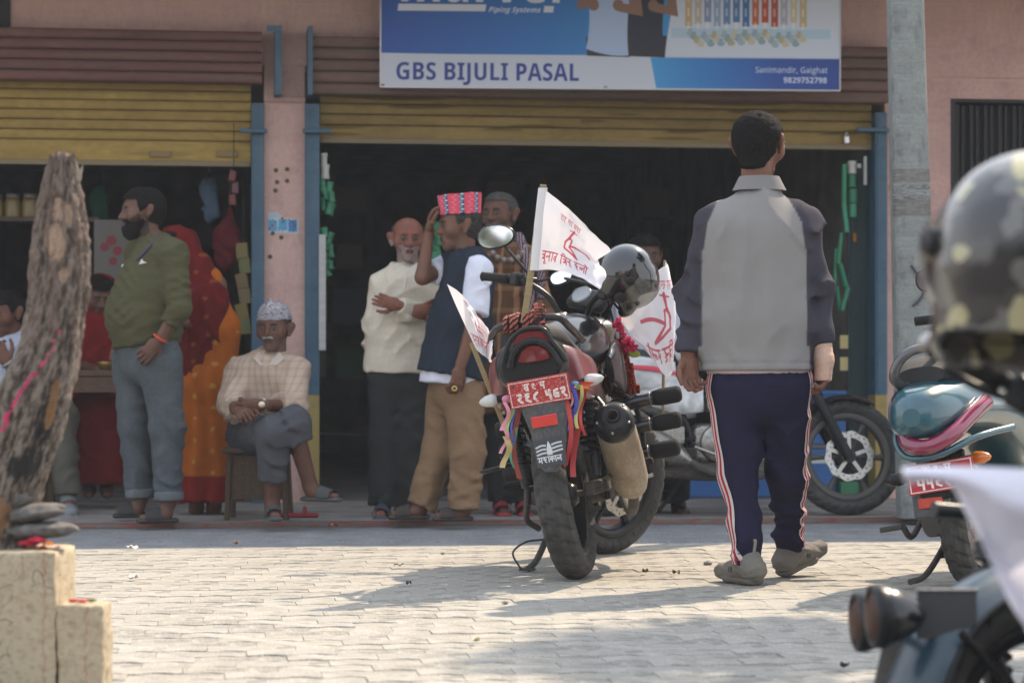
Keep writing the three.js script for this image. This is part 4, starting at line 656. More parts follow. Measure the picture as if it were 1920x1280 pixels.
// ---- 5: old man seated on a stool
{
  const d = 11.75, base = PX(505, 718, d).setY(STEP);
  const o = { label: 'old man in a checked shirt and small patterned cap sitting cross legged by the pillar', d, base, skin: [0.108, 0.049, 0.032], r: { chest: 0.11, waist: 0.12, hip: 0.12, sx: 1.42 },
    head: { yaw: -14, pitch: 2, grey: 0.6, hairLow: -0.035, hairT: 0.004, beard: 0.2, beardC: [0.25, 0.23, 0.22], scale: 0.97 },
    skel: (J) => ({ head: J(513, 617, -0.05), neck: J(507, 668, -0.02), chest: J(503, 702, 0), waist: J(498, 762, 0.05), pelvis: J(492, 815, 0.1),
      arms: [{ sh: J(453, 698), el: J(434, 756, -0.12), wr: J(444, 768, -0.3), hand: [V(0.5, -0.15, 1), V(0.2, -0.6, -0.3), 1, 0.6] }, { sh: J(553, 698), el: J(548, 760, -0.12), wr: J(488, 760, -0.31), hand: [V(-1, -0.02, 0.15), V(0, 0.2, -1), 1, 0.7] }],
      legs: [{ hip: J(462, 815, 0.06), knee: J(512, 812, -0.34), ank: J(510, 945, -0.27), toe: J(516, 968, -0.45) }, { hip: J(525, 815, 0.06), knee: J(548, 795, -0.3), ank: J(582, 912, -0.26), toe: J(628, 932, -0.34) }] }) };
  const { g, J, S, M, side } = person(o);
  const T2 = texture(128, (u, v) => { const a = Math.sin(u * 6.283 * 9), b = Math.sin(v * 6.283 * 9); const s = 0.88 - (a > 0.5 ? 0.06 : 0) - (b > 0.6 ? 0.04 : 0); return [s, s * 0.96, s * 0.92]; });
  mesh('shirt', fieldMesh([...torsoPrims(S, o, 0.018, J(490, 800, 0.06), side), ...sleevePrims(S.arms[0], 0.072, 0.068, 0.056, 1.62), ...sleevePrims(S.arms[1], 0.072, 0.07, 0.062, 1.45)], 0.009, folds(0.0075, 9, 8, 9)), cloth([0.6, 0.51, 0.44], { map: rep(T2, 3) }), g);
  mesh('collar', [-1, 1].map((s) => plate([[0, -0.035], [s * 0.05, 0.035], [s * 0.075, 0.0], [s * 0.04, -0.038]], 0.006, 0.002).applyMatrix4(new THREE.Matrix4().makeRotationX(-0.45).setPosition(S.neck.x, S.neck.y - 0.014, S.neck.z + 0.085))), cloth([0.5, 0.43, 0.37]), g);
  const tr = [limb(J(492, 780, 0.08), J(492, 820, 0.06), 0.115, 0.12, { sx: 1.42, side, k: 0.04 }), ...legPrims(S.legs[0], 0.098, 0.082, 0.07, 0.66), ...legPrims(S.legs[1], 0.098, 0.085, 0.078, 0.3)];
  mesh('trousers', fieldMesh(tr, 0.009, folds(0.006, 10, 12, 10)), cloth([0.075, 0.078, 0.088]), g);
  sandal(null, S.legs[0], [0.06, 0.066, 0.066], g); sandal(null, S.legs[1], [0.06, 0.066, 0.066], g, { tilt: [0.0, 0.0] });
  const t = canvas(128, 64, (c) => { c.fillStyle = '#8d8a90'; c.fillRect(0, 0, 128, 64); for (let i = 0; i < 330; i++) { c.fillStyle = ['#4d4753', '#b7b2b4', '#6d5560', '#77808c'][i % 4]; c.fillRect(rnd() * 128, rnd() * 64, 3, 3); } });
  topi(M, t, g, 0.075, 0.085, 0.03, 1.0);
  mesh('moustache', fieldMesh([limb(V(-0.024, -0.044, 0.094), V(0, -0.038, 0.099), 0.006, 0.008, { k: 0.006 }), limb(V(0.024, -0.044, 0.094), V(0, -0.038, 0.099), 0.006, 0.008, { k: 0.006 })], 0.003).applyMatrix4(M), mat([0.25, 0.24, 0.23], 0.9), g);
  const wp = S.arms[1].wr.clone().lerp(S.arms[1].el, 0.06); const q = new THREE.Quaternion().setFromUnitVectors(V(0, 0, 1), S.arms[1].wr.clone().sub(S.arms[1].el).normalize());
  mesh('wristwatch', [new THREE.TorusGeometry(0.033, 0.005, 8, 24).applyMatrix4(new THREE.Matrix4().compose(wp, q, V(1, 1, 2))), ball(0.017, wp.x, wp.y + 0.004, wp.z + 0.033, 1, 1, 0.4)], mat([0.55, 0.5, 0.38], 0.3, { metalness: 0.8 }), g);
  // his stool
  const st = thing('wooden_stool', 'small dark wooden stool under the seated old man', 'stool', PX(470, 718, d + 0.09).setY(STEP)); const wm = mat([0.1, 0.06, 0.035], 0.8, { map: rep(blotT, 3) });
  const topY = PX(0, 838, d).y - STEP; mesh('seat', rbox(0.34, 0.03, 0.3, 0.008, 0.04, topY - 0.015, 0), wm, st);
  for (const [x, z] of [[-0.1, 0.12], [0.18, 0.12], [-0.1, -0.12], [0.18, -0.12]]) mesh('leg', cyl([x * 0.95, topY - 0.03, z * 0.9], [x * 1.05, 0.0, z], 0.016, 0.014, 10), wm, st);
  mesh('front_board', box(0.27, 0.22, 0.012, 0.04, topY - 0.15, 0.1), wm, st);
}
// ---- 6: bearded man in olive sweater
{
  const d = 11.6, base = PX(285, 718, d).setY(STEP);
  const o = { label: 'bearded man in an olive sweater and grey jeans, hand in pocket', d, base, skin: [0.122, 0.061, 0.043], r: { chest: 0.13, waist: 0.16, hip: 0.14, sx: 1.25 },
    head: { yaw: -68, pitch: 2, hairLow: -0.05, hairT: 0.014, hairFront: 0.066, beard: 0.95, beardT: 0.012, beardC: [0.012, 0.011, 0.011] },
    skel: (J) => ({ head: J(266, 398), neck: J(287, 447), chest: J(292, 490), waist: J(278, 580), pelvis: J(274, 650),
      arms: [{ sh: J(325, 476, -0.16), el: J(336, 578, -0.22), wr: J(296, 640, -0.21), hand: [V(-0.6, -0.6, 0), V(-0.2, 0, -1), 1, 0.4] }, { sh: J(262, 474, 0.18), el: J(240, 575, 0.24), wr: J(222, 640, 0.2) }],
      legs: [{ hip: J(300, 670, -0.08), knee: J(312, 800, -0.08), ank: J(316, 940, -0.08), toe: J(268, 972, -0.14) }, { hip: J(250, 670, 0.08), knee: J(252, 800, 0.07), ank: J(262, 935, 0.06), toe: J(222, 962, 0.04) }] }) };
  const { g, J, S, M, side } = person(o);
  const sw = [limb(J(295, 490), J(283, 540), 0.128, 0.165, { sx: 1.2, side, k: 0.05 }), limb(J(283, 540), J(270, 590), 0.165, 0.182, { sx: 1.12, side, k: 0.05 }), limb(J(270, 590), J(275, 648), 0.178, 0.162, { sx: 1.12, side, k: 0.05, flatB: true }), limb(S.arms[0].sh, S.arms[1].sh, 0.072, 0.07, { k: 0.06 }), limb(J(290, 480), J(287, 446), 0.095, 0.066, { k: 0.05, flatB: true }), ...sleevePrims(S.arms[0], 0.07, 0.06, 0.048, 1.5), ...sleevePrims(S.arms[1], 0.07, 0.06, 0.05, 1.5)];
  mesh('sweater', fieldMesh(sw, 0.009, (x, y, z) => folds(0.004, 9, 22, 9)(x, y, z) + 0.004 * Math.max(0, noise3(x * 7, y * 34, z * 7))), cloth([0.082, 0.078, 0.04]), g);
  const tr = [limb(J(275, 615), J(275, 675), 0.15, 0.135, { sx: 1.15, side, k: 0.04 }), ...legPrims(S.legs[0], 0.108, 0.082, 0.066, 0.98), ...legPrims(S.legs[1], 0.108, 0.08, 0.066, 0.98)];
  mesh('jeans', paint(fieldMesh(tr, 0.01, (x, y, z) => folds(0.005, 8, 10, 8)(x, y, z) + 0.005 * noise3(x * 9, y * 26, z * 9) * sstep(0.5, 0.1, y)), (x, y, z) => { const n = 0.1 * noise3(x * 6, y * 4, z * 6) + 0.08 * noise3(x * 40, y * 40, z * 40); return [0.085, 0.098, 0.108].map((q) => q * (1 + n)); }), clothV, g);
  for (const l of S.legs) { const a = l.knee.clone().lerp(l.ank, 0.86), b = l.knee.clone().lerp(l.ank, 0.99); mesh('turn_up', fieldMesh([limb(a, b, 0.073, 0.072, { flatA: true, flatB: true })], 0.009, folds(0.003, 9, 9, 9)), cloth([0.13, 0.145, 0.155]), g); sandal(null, l, [0.035, 0.033, 0.033], g); }
  mesh('lanyard', tube([J(300, 436, -0.03), J(280, 462, -0.13), J(255, 488, -0.12), J(236, 498, -0.02)], 0.008, 6, 24), cloth([0.08, 0.07, 0.11]), g);
  mesh('earphone', ball(0.016, ...J(233, 499, -0.03).toArray(), 1, 0.7, 0.7), mat([0.7, 0.7, 0.7], 0.4), g);
  mesh('wristband', new THREE.TorusGeometry(0.034, 0.006, 8, 20).applyMatrix4(new THREE.Matrix4().compose(S.arms[0].el.clone().lerp(S.arms[0].wr, 0.9), new THREE.Quaternion().setFromUnitVectors(V(0, 0, 1), S.arms[0].wr.clone().sub(S.arms[0].el).normalize()), V(1, 1, 1))), mat([0.5, 0.06, 0.02], 0.7), g);
  mesh('chest_emblem', plate([[-0.03, -0.01], [0.028, -0.004], [0.0, 0.004], [-0.01, 0.016]], 0.002, 0).applyMatrix4(new THREE.Matrix4().makeRotationY(-0.7).setPosition(...J(268, 491, -0.165).toArray())), mat([0.6, 0.6, 0.58], 0.8), g);
}
// ---- 7: woman in an orange sari, seen from behind
{
  const d = 12.25, base = PX(378, 718, d).setY(STEP);
  const o = { label: 'woman in an orange sari with red veil standing behind the sweatered man', d, base, skin: [0.137, 0.065, 0.043], r: { chest: 0.115, waist: 0.13, hip: 0.15, sx: 1.25 },
    head: { yaw: 140, hairT: 0.015, hairLow: -0.09 },
    skel: (J) => ({ head: J(330, 474), neck: J(342, 512), chest: J(368, 545), waist: J(380, 620), pelvis: J(382, 700),
      arms: [{ sh: J(405, 535), el: J(414, 620), wr: J(365, 610, -0.12) }, { sh: J(335, 535), el: J(330, 610), wr: J(330, 690) }],
      legs: [{ hip: J(362, 710), knee: J(365, 820), ank: J(368, 940), toe: J(362, 958, 0.15) }, { hip: J(402, 710), knee: J(402, 820), ank: J(402, 940), toe: J(396, 958, 0.15) }] }) };
  const { g, J, S, M, side } = person(o);
  const dots = (x, y) => { const u = ((x * 11 + 50) % 1) - 0.5, row = Math.floor(x * 11 + 50), v = ((y * 9 + row * 0.5 + 50) % 1) - 0.5; return Math.hypot(u / 11, v / 9) < 0.012; };
  const oc = (x, y, z) => { const n = 1 + 0.1 * noise3(x * 14, y * 10, z * 14); return (y < 0.2 ? [0.2, 0.015, 0.012] : dots(x + z * 0.4, y) ? [0.5, 0.24, 0.05] : [0.4, 0.105, 0.012]).map((q) => q * n); };
  const pleat = (x, y, z) => 0.007 * Math.sin((x * 1.0 + 0.7 * z) * 60 + 3 * noise3(x * 3, y * 1.5, z * 3)) * sstep(1.0, 0.5, y) + 0.004 * noise3(x * 8, y * 5, z * 8);
  mesh('sari', paint(fieldMesh([limb(J(382, 650), J(384, 720), 0.135, 0.15, { sx: 1.2, side, k: 0.04 }), limb(J(384, 720), J(388, 938), 0.15, 0.172, { sx: 1.15, side, k: 0.04, flatB: true })], 0.009, pleat), oc), clothV, g);
  mesh('sari_drape', paint(fieldMesh([limb(J(392, 530), J(404, 620, 0.01), 0.085, 0.12, { k: 0.05, sx: 0.9, side }), limb(J(408, 620), J(402, 715), 0.13, 0.12, { k: 0.05, sx: 0.9, side })], 0.01, pleat), oc), clothV, g);
  const rc = (x, y, z) => { const n = 1 + 0.14 * noise3(x * 14, y * 10, z * 14); return (dots(x * 1.1 + z * 0.5, y * 1.2) ? [0.26, 0.06, 0.02] : [0.125, 0.009, 0.009]).map((q) => q * n); };
  mesh('veil', paint(fieldMesh([limb(S.head.clone().add(V(0, 0.02, -0.01)), J(348, 520), 0.122, 0.1, { k: 0.05 }), limb(J(358, 510, -0.02), J(376, 570, -0.06), 0.1, 0.1, { k: 0.06, sx: 1.2, side }), limb(J(378, 560, -0.08), J(372, 700, -0.06), 0.1, 0.085, { k: 0.05, sx: 1.3, side }), limb(J(385, 560, -0.1), J(420, 690, -0.06), 0.06, 0.03, { k: 0.04 })], 0.01, folds(0.007, 14, 5, 14)), rc), clothV, g);
}
// ---- 8: woman in red seated inside the left shop
{
  const d = 13.2, base = PX(180, 718, d).setY(STEP);
  const o = { label: 'woman in dark red clothes sitting behind the wooden table in the left shop', d, base, skin: [0.108, 0.050, 0.036], cell: 0.016, r: { chest: 0.11, waist: 0.12, hip: 0.13, sx: 1.3 },
    head: { yaw: 20, pitch: 20, hairT: 0.014, hairLow: -0.08 },
    skel: (J) => ({ head: J(186, 556), neck: J(184, 598, 0.02), chest: J(182, 630), waist: J(180, 690), pelvis: J(178, 745),
      arms: [{ sh: J(145, 618), el: J(140, 680, -0.1), wr: J(168, 690, -0.28) }, { sh: J(218, 618), el: J(222, 680, -0.1), wr: J(196, 690, -0.28) }],
      legs: [{ hip: J(160, 760), knee: J(160, 770, -0.36), ank: J(165, 910, -0.32), toe: J(166, 928, -0.45) }, { hip: J(200, 760), knee: J(202, 770, -0.36), ank: J(200, 910, -0.32), toe: J(200, 928, -0.45) }] }) };
  const { g, J, S, M, side } = person(o);
  const rm = cloth([0.15, 0.01, 0.012]);
  mesh('dress', fieldMesh([...torsoPrims(S, o, 0.02, J(178, 770), side), ...sleevePrims(S.arms[0], 0.065, 0.06, 0.05, 1.6), ...sleevePrims(S.arms[1], 0.065, 0.06, 0.05, 1.6), limb(J(180, 760, -0.05), J(180, 775, -0.34), 0.13, 0.12, { k: 0.05 }), limb(J(180, 775, -0.34), J(182, 905, -0.33), 0.13, 0.15, { sx: 1.2, side, k: 0.05, flatB: true })], 0.013, folds(0.007, 10, 6, 10)), rm, g);
  mesh('veil', fieldMesh([limb(S.head.clone().add(V(0, 0.025, -0.02)), S.neck.clone().add(V(0, 0, -0.05)), 0.108, 0.1, { k: 0.04 })], 0.011, (x, y, z) => Math.max(0, (z - S.head.z - 0.02) * 1.5) + 0.004 * noise3(x * 14, y * 8, z * 14)), rm, g);
}
// ---- 9: man in a pale blue shirt seated at the left edge
{
  const d = 12.6, base = PX(40, 718, d).setY(STEP);
  const o = { label: 'man in a pale blue shirt sitting at the left edge, hand at mouth', d, base, skin: [0.137, 0.061, 0.042], cell: 0.015, r: { chest: 0.12, waist: 0.13, hip: 0.13, sx: 1.35 },
    head: { yaw: -30, pitch: 14, hairT: 0.012, hairLow: -0.05 },
    skel: (J) => ({ head: J(8, 588, -0.06), neck: J(14, 636), chest: J(16, 672), waist: J(18, 740), pelvis: J(20, 800, 0.05),
      arms: [{ sh: J(52, 640), el: J(56, 735, -0.16), wr: J(14, 680, -0.22), hand: [V(-0.5, 0.8, 0), V(0, 0.3, -1), -1, 0.7] }, { sh: J(-30, 645), el: J(-38, 730, -0.1), wr: J(0, 760, -0.28) }],
      legs: [{ hip: J(45, 800), knee: J(112, 775, -0.28), ank: J(128, 935, -0.3), toe: J(132, 962, -0.48) }, { hip: J(-5, 800), knee: J(10, 790, -0.4), ank: J(52, 930, -0.36), toe: J(50, 958, -0.52) }] }) };
  const { g, J, S, M, side } = person(o);
  mesh('shirt', fieldMesh([...torsoPrims(S, o, 0.018, J(20, 800, 0.05), side), ...sleevePrims(S.arms[0], 0.072, 0.066, 0.056, 1.5), ...sleevePrims(S.arms[1], 0.072, 0.066, 0.056, 1.5)], 0.011, folds(0.007, 9, 8, 9)), cloth([0.42, 0.46, 0.55]), g);
  mesh('trousers', fieldMesh([limb(J(20, 775, 0.05), J(20, 810, 0.03), 0.12, 0.125, { sx: 1.35, side, k: 0.04 }), ...legPrims(S.legs[0], 0.1, 0.085, 0.068, 0.95), ...legPrims(S.legs[1], 0.1, 0.085, 0.068, 0.95)], 0.011, folds(0.006, 9, 12, 9)), cloth([0.115, 0.11, 0.09]), g);
  for (const l of S.legs) { const f = l.toe.clone().sub(l.ank).setY(0).normalize(), s = f.clone().cross(V(0, 1, 0)); const hl = l.ank.clone().addScaledVector(f, -0.03).setY(l.toe.y + 0.012), te = l.toe.clone().addScaledVector(f, 0.03);
    mesh('shoe', paint(fieldMesh([limb(hl, te, 0.04, 0.034, { sx: 1.15, side: s, k: 0.02 }), limb(hl, l.ank, 0.04, 0.045, { k: 0.02 })], 0.008), (x, y) => y < l.toe.y - 0.008 ? [0.45, 0.43, 0.38] : [0.22, 0.24, 0.26]), clothV, g); }
  mesh('wristwatch', new THREE.TorusGeometry(0.034, 0.006, 8, 20).applyMatrix4(new THREE.Matrix4().compose(S.arms[0].wr, new THREE.Quaternion().setFromUnitVectors(V(0, 0, 1), S.arms[0].wr.clone().sub(S.arms[0].el).normalize()), V(1, 1, 1.6))), mat([0.3, 0.3, 0.3], 0.3, { metalness: 0.8 }), g);
  const b = thing('wooden_bench', 'low wooden bench under the man in the pale blue shirt', 'bench', PX(15, 718, d + 0.12).setY(STEP)); const wm = mat([0.09, 0.055, 0.035], 0.8), ty = PX(0, 838, d).y - STEP;
  mesh('seat', rbox(0.7, 0.035, 0.32, 0.008, -0.1, ty - 0.018, 0), wm, b); for (const x of [-0.4, 0.2]) for (const z of [-0.12, 0.12]) mesh('leg', box(0.05, ty - 0.04, 0.05, x, (ty - 0.04) / 2, z), wm, b);
}
// ---- 10: man in a white shirt behind the helmet
{
  const d = 12.45, base = PX(1222, 718, d).setY(STEP);
  const o = { label: 'dark haired man in a white shirt standing behind the pale motorcycle', d, base, skin: [0.086, 0.042, 0.029], cell: 0.015, r: { chest: 0.115, waist: 0.12, hip: 0.12, sx: 1.4 },
    head: { yaw: 12, pitch: 4, hairT: 0.013, hairLow: -0.05, beard: 0.3 },
    skel: (J) => ({ head: J(1209, 482, -0.02), neck: J(1212, 538), chest: J(1216, 580), waist: J(1222, 660), pelvis: J(1226, 720),
      arms: [{ sh: J(1177, 574), el: J(1164, 648), wr: J(1196, 690, -0.18), hand: [V(0.6, -0.3, 0.7), V(0, -1, 0), 1, 0.4] }, { sh: J(1255, 574), el: J(1272, 650), wr: J(1270, 715, -0.1) }],
      legs: [{ hip: J(1205, 740), knee: J(1212, 840), ank: J(1218, 945), toe: J(1216, 962, -0.16) }, { hip: J(1250, 740), knee: J(1262, 840), ank: J(1272, 945), toe: J(1278, 962, -0.16) }] }) };
  const { g, J, S, M, side } = person(o);
  mesh('shirt', fieldMesh([...torsoPrims(S, o, 0.014, J(1226, 742), side), ...sleevePrims(S.arms[0], 0.068, 0.064, 0, 0.9), ...sleevePrims(S.arms[1], 0.068, 0.064, 0, 0.9)], 0.011, folds(0.006, 9, 8, 9)), cloth([0.58, 0.6, 0.68]), g);
  mesh('trousers', fieldMesh([limb(J(1226, 715), J(1226, 745), 0.115, 0.115, { sx: 1.35, side, k: 0.04 }), ...legPrims(S.legs[0], 0.09, 0.078, 0.07, 0.96), ...legPrims(S.legs[1], 0.09, 0.078, 0.07, 0.96)], 0.012, folds(0.005, 7, 12, 7)), cloth([0.04, 0.045, 0.05]), g);
  for (const l of S.legs) sandal(null, l, [0.06, 0.04, 0.04], g);
}

// ---------------------------------------------------------------- motorcycles
const M5 = {
  rubber: mat([0.022, 0.021, 0.021], 0.85, { specularIntensity: 0.4, bumpMap: rep(grainT, 6), bumpScale: 0.001 }),
  tyre: mat([0.07, 0.067, 0.063], 0.9, { map: rep(blotT, 3), bumpMap: rep(grainT, 8, 4), bumpScale: 0.0015 }),
  plastic: mat([0.015, 0.015, 0.016], 0.5, { specularIntensity: 0.5, roughnessMap: scuffT }),
  greyPlastic: mat([0.085, 0.088, 0.095], 0.7, { map: rep(blotT, 2), roughnessMap: scuffT }),
  gloss: mat([0.008, 0.009, 0.011], 0.3, { specularIntensity: 0.3, clearcoat: 0.9, clearcoatRoughness: 0.05 }),
  red: mat([0.18, 0.024, 0.028], 0.32, { clearcoat: 0.7, clearcoatRoughness: 0.2, map: blotT }),
  lens: mat([0.13, 0.008, 0.012], 0.12, { clearcoat: 1 }),
  steel: mat([0.36, 0.35, 0.33], 0.45, { metalness: 1, roughnessMap: scuffT }),
  alu: mat([0.35, 0.33, 0.3], 0.5, { metalness: 0.8, map: rep(blotT, 2), roughnessMap: scuffT }),
  dirtyMetal: mat([0.13, 0.115, 0.1], 0.7, { metalness: 0.4, map: rep(blotT, 3), bumpMap: rep(grainT, 4), bumpScale: 0.002 }),
  rust: mat('#ffffff', 0.6, { metalness: 0.35, map: texture(256, (u, v) => { const n = tile(u, v, 4, 66, 5), f = tile(u, v, 30, 67, 3), t = clamp(0.45 + 1.1 * n); const a = mix([0.68, 0.64, 0.58], [0.58, 0.51, 0.43], t); return a.map((q) => q * (0.97 + 0.12 * f)); }) }),
  mirror: mat([0.8, 0.82, 0.84], 0.03, { metalness: 1 }),
  clearLens: mat([0.75, 0.75, 0.72], 0.15, { clearcoat: 1, bumpMap: rep(weaveT, 3), bumpScale: 0.002 }),
  white: mat([0.66, 0.68, 0.7], 0.3, { clearcoat: 0.6, map: blotT }),
};
function tyreGeo(Rad, w, sec, n) {
  const rc = Rad - sec / 2, nu = n * 9, nv = 22;
  return grid(nu, nv, (u, v) => {
    const a = u * Math.PI * 2, b = v * Math.PI * 2, lat = Math.sin(b), rad = Math.cos(b);
    let r = rc + rad * sec / 2 * (rad > 0 ? 1 : 0.9), x = lat * w / 2 * (rad > 0 ? 1 : 0.86);
    if (rad > -0.15) { const ph = (u * n + Math.abs(lat) * 0.9 * (lat > 0 ? 1 : 1) + (lat > 0 ? 0.5 : 0)) % 1; if (ph < 0.24 && Math.abs(lat) > 0.1) { r -= 0.01; x *= 0.985; } }
    return V(x, r * Math.sin(a), r * Math.cos(a));
  }, true);
}
const tyreRear = tyreGeo(0.305, 0.122, 0.098, 30), tyreFront = tyreGeo(0.3, 0.1, 0.09, 34);
function rimGeo(r, w) {
  const g = [latheX([[r - 0.012, -w / 2], [r + 0.012, -w / 2 - 0.004], [r + 0.012, -w / 2 + 0.006], [r - 0.004, -w / 3], [r - 0.004, w / 3], [r + 0.012, w / 2 - 0.006], [r + 0.012, w / 2 + 0.004], [r - 0.012, w / 2], [r - 0.02, w / 3], [r - 0.02, -w / 3], [r - 0.012, -w / 2]], 56), latheX([[0.0001, -0.05], [0.032, -0.05], [0.045, -0.03], [0.045, 0.03], [0.032, 0.05], [0.0001, 0.05]], 28)];
  for (let i = 0; i < 6; i++) { const a = i / 6 * Math.PI * 2; g.push(loft([{ c: [0, 0, 0.038], w: 0.02, t: 0.016, b: 0.016 }, { c: [0, 0, r * 0.55], w: 0.014, t: 0.012, b: 0.012 }, { c: [0, 0, r - 0.014], w: 0.016, t: 0.02, b: 0.02 }], 10).rotateX(a)); }
  return g;
}
const rimRear = join(rimGeo(0.212, 0.082)), rimFront = join(rimGeo(0.213, 0.066));
const discGeo = (() => { const s = new THREE.Shape(); const n = 60; for (let i = 0; i < n; i++) { const a = i / n * 2 * Math.PI, r = 0.128 + 0.004 * Math.sin(a * 10); i ? s.lineTo(r * Math.cos(a), r * Math.sin(a)) : s.moveTo(r, 0); } const h = new THREE.Path(); h.absarc(0, 0, 0.096, 0, 7, true); s.holes.push(h); for (let k = 0; k < 30; k++) { const p = new THREE.Path(), a = k / 30 * 2 * Math.PI, r = k % 2 ? 0.106 : 0.119; p.absarc(r * Math.cos(a), r * Math.sin(a), 0.0042, 0, 7, true); s.holes.push(p); }
  const ring = new THREE.ExtrudeGeometry(s, { depth: 0.004, bevelEnabled: false, curveSegments: 12 }).rotateY(Math.PI / 2); const arms = [...Array(5)].map((_, i) => box(0.005, 0.07, 0.02, 0.002, 0.07, 0).rotateX(i / 5 * 2 * Math.PI)); return join([ring, ...arms]); })();
function wheel(name, parent, axle, rear, Ms, rimM = M5.plastic, disc = 1) {
  const g = new THREE.Group(); g.name = name; parent.add(g); g.position.set(...axle);
  mesh('tyre', rear ? tyreRear : tyreFront, M5.tyre, g); mesh('rim', rear ? rimRear : rimFront, rimM, g);
  if (!rear) mesh('brake_disc', discGeo, M5.steel, g).position.x = disc * 0.058;
  if (Ms) { g.updateMatrix(); g.applyMatrix4(new THREE.Matrix4().identity()); const m = Ms.clone().multiply(g.matrix); m.decompose(g.position, g.quaternion, g.scale); }
  return g;
}
const spring = (a, b, r, wire, turns) => { const A = A3(a), Bv = A3(b), d = Bv.clone().sub(A), L = d.length(), q = new THREE.Quaternion().setFromUnitVectors(V(0, 1, 0), d.normalize()); const pts = []; for (let i = 0; i <= turns * 12; i++) { const t = i / (turns * 12), an = i / 12 * 2 * Math.PI; pts.push(V(Math.cos(an) * r, t * L, Math.sin(an) * r).applyQuaternion(q).add(A)); } return tube(pts, wire, 7, pts.length * 2); };
function indicator(parent, p, dir, lensM, Ms) {           // stalk and pointed lamp
  const P = A3(p), D = A3(dir).clone().normalize(), g = new THREE.Group(); g.name = 'indicator'; parent.add(g);
  const X = (q) => Ms ? q.applyMatrix4(Ms) : q;
  mesh('stalk', X(cyl(P.clone(), P.clone().addScaledVector(D, 0.05), 0.012, 0.014)), M5.rubber, g);
  mesh('lamp', X(latheTo([[0.0001, 0], [0.018, 0.004], [0.024, 0.02], [0.02, 0.045], [0.011, 0.064], [0.0001, 0.072]], P.clone().addScaledVector(D, 0.042), P.clone().addScaledVector(D, 1), 18)), lensM, g);
}
function mirrorOn(parent, base, at, w, h, face, roll = 0, Ms) {   // stem from base to the head; face: direction the glass looks
  const g = new THREE.Group(); g.name = 'mirror'; parent.add(g); const P = A3(at), f = A3(face).clone().normalize();
  const q = new THREE.Quaternion().setFromRotationMatrix(new THREE.Matrix4().lookAt(f, V(0, 0, 0), V(0, 1, 0))).multiply(new THREE.Quaternion().setFromAxisAngle(V(0, 0, 1), roll));
  const m4 = new THREE.Matrix4().compose(P, q, V(1, 1, 1)), X = (gg) => Ms ? gg.applyMatrix4(Ms) : gg;
  const out = (k) => { const s = new THREE.Shape(); for (let i = 0; i < 40; i++) { const a = i / 40 * 2 * Math.PI, c = Math.cos(a), n = Math.sin(a); const x = k * w / 2 * Math.sign(c) * Math.abs(c) ** 0.86, y = k * h / 2 * Math.sign(n) * Math.abs(n) ** 0.9 * (1 - 0.16 * c); i ? s.lineTo(x, y) : s.moveTo(x, y); } return s; };
  mesh('housing', X(new THREE.ExtrudeGeometry(out(1), { depth: 0.012, bevelEnabled: true, bevelSize: 0.004, bevelThickness: 0.008, bevelSegments: 3 }).translate(0, 0, -0.024).applyMatrix4(m4)), M5.plastic, g);
  mesh('glass', X(new THREE.ExtrudeGeometry(out(0.95), { depth: 0.001, bevelEnabled: false }).translate(0, 0, -0.0035).applyMatrix4(m4)), M5.mirror, g);
  mesh('stem', X(tube([A3(base), A3(base).clone().lerp(P, 0.5).add(V(0, 0, 0.0)), P.clone().addScaledVector(f, -0.02)], 0.0065, 8)), M5.plastic, g);
}
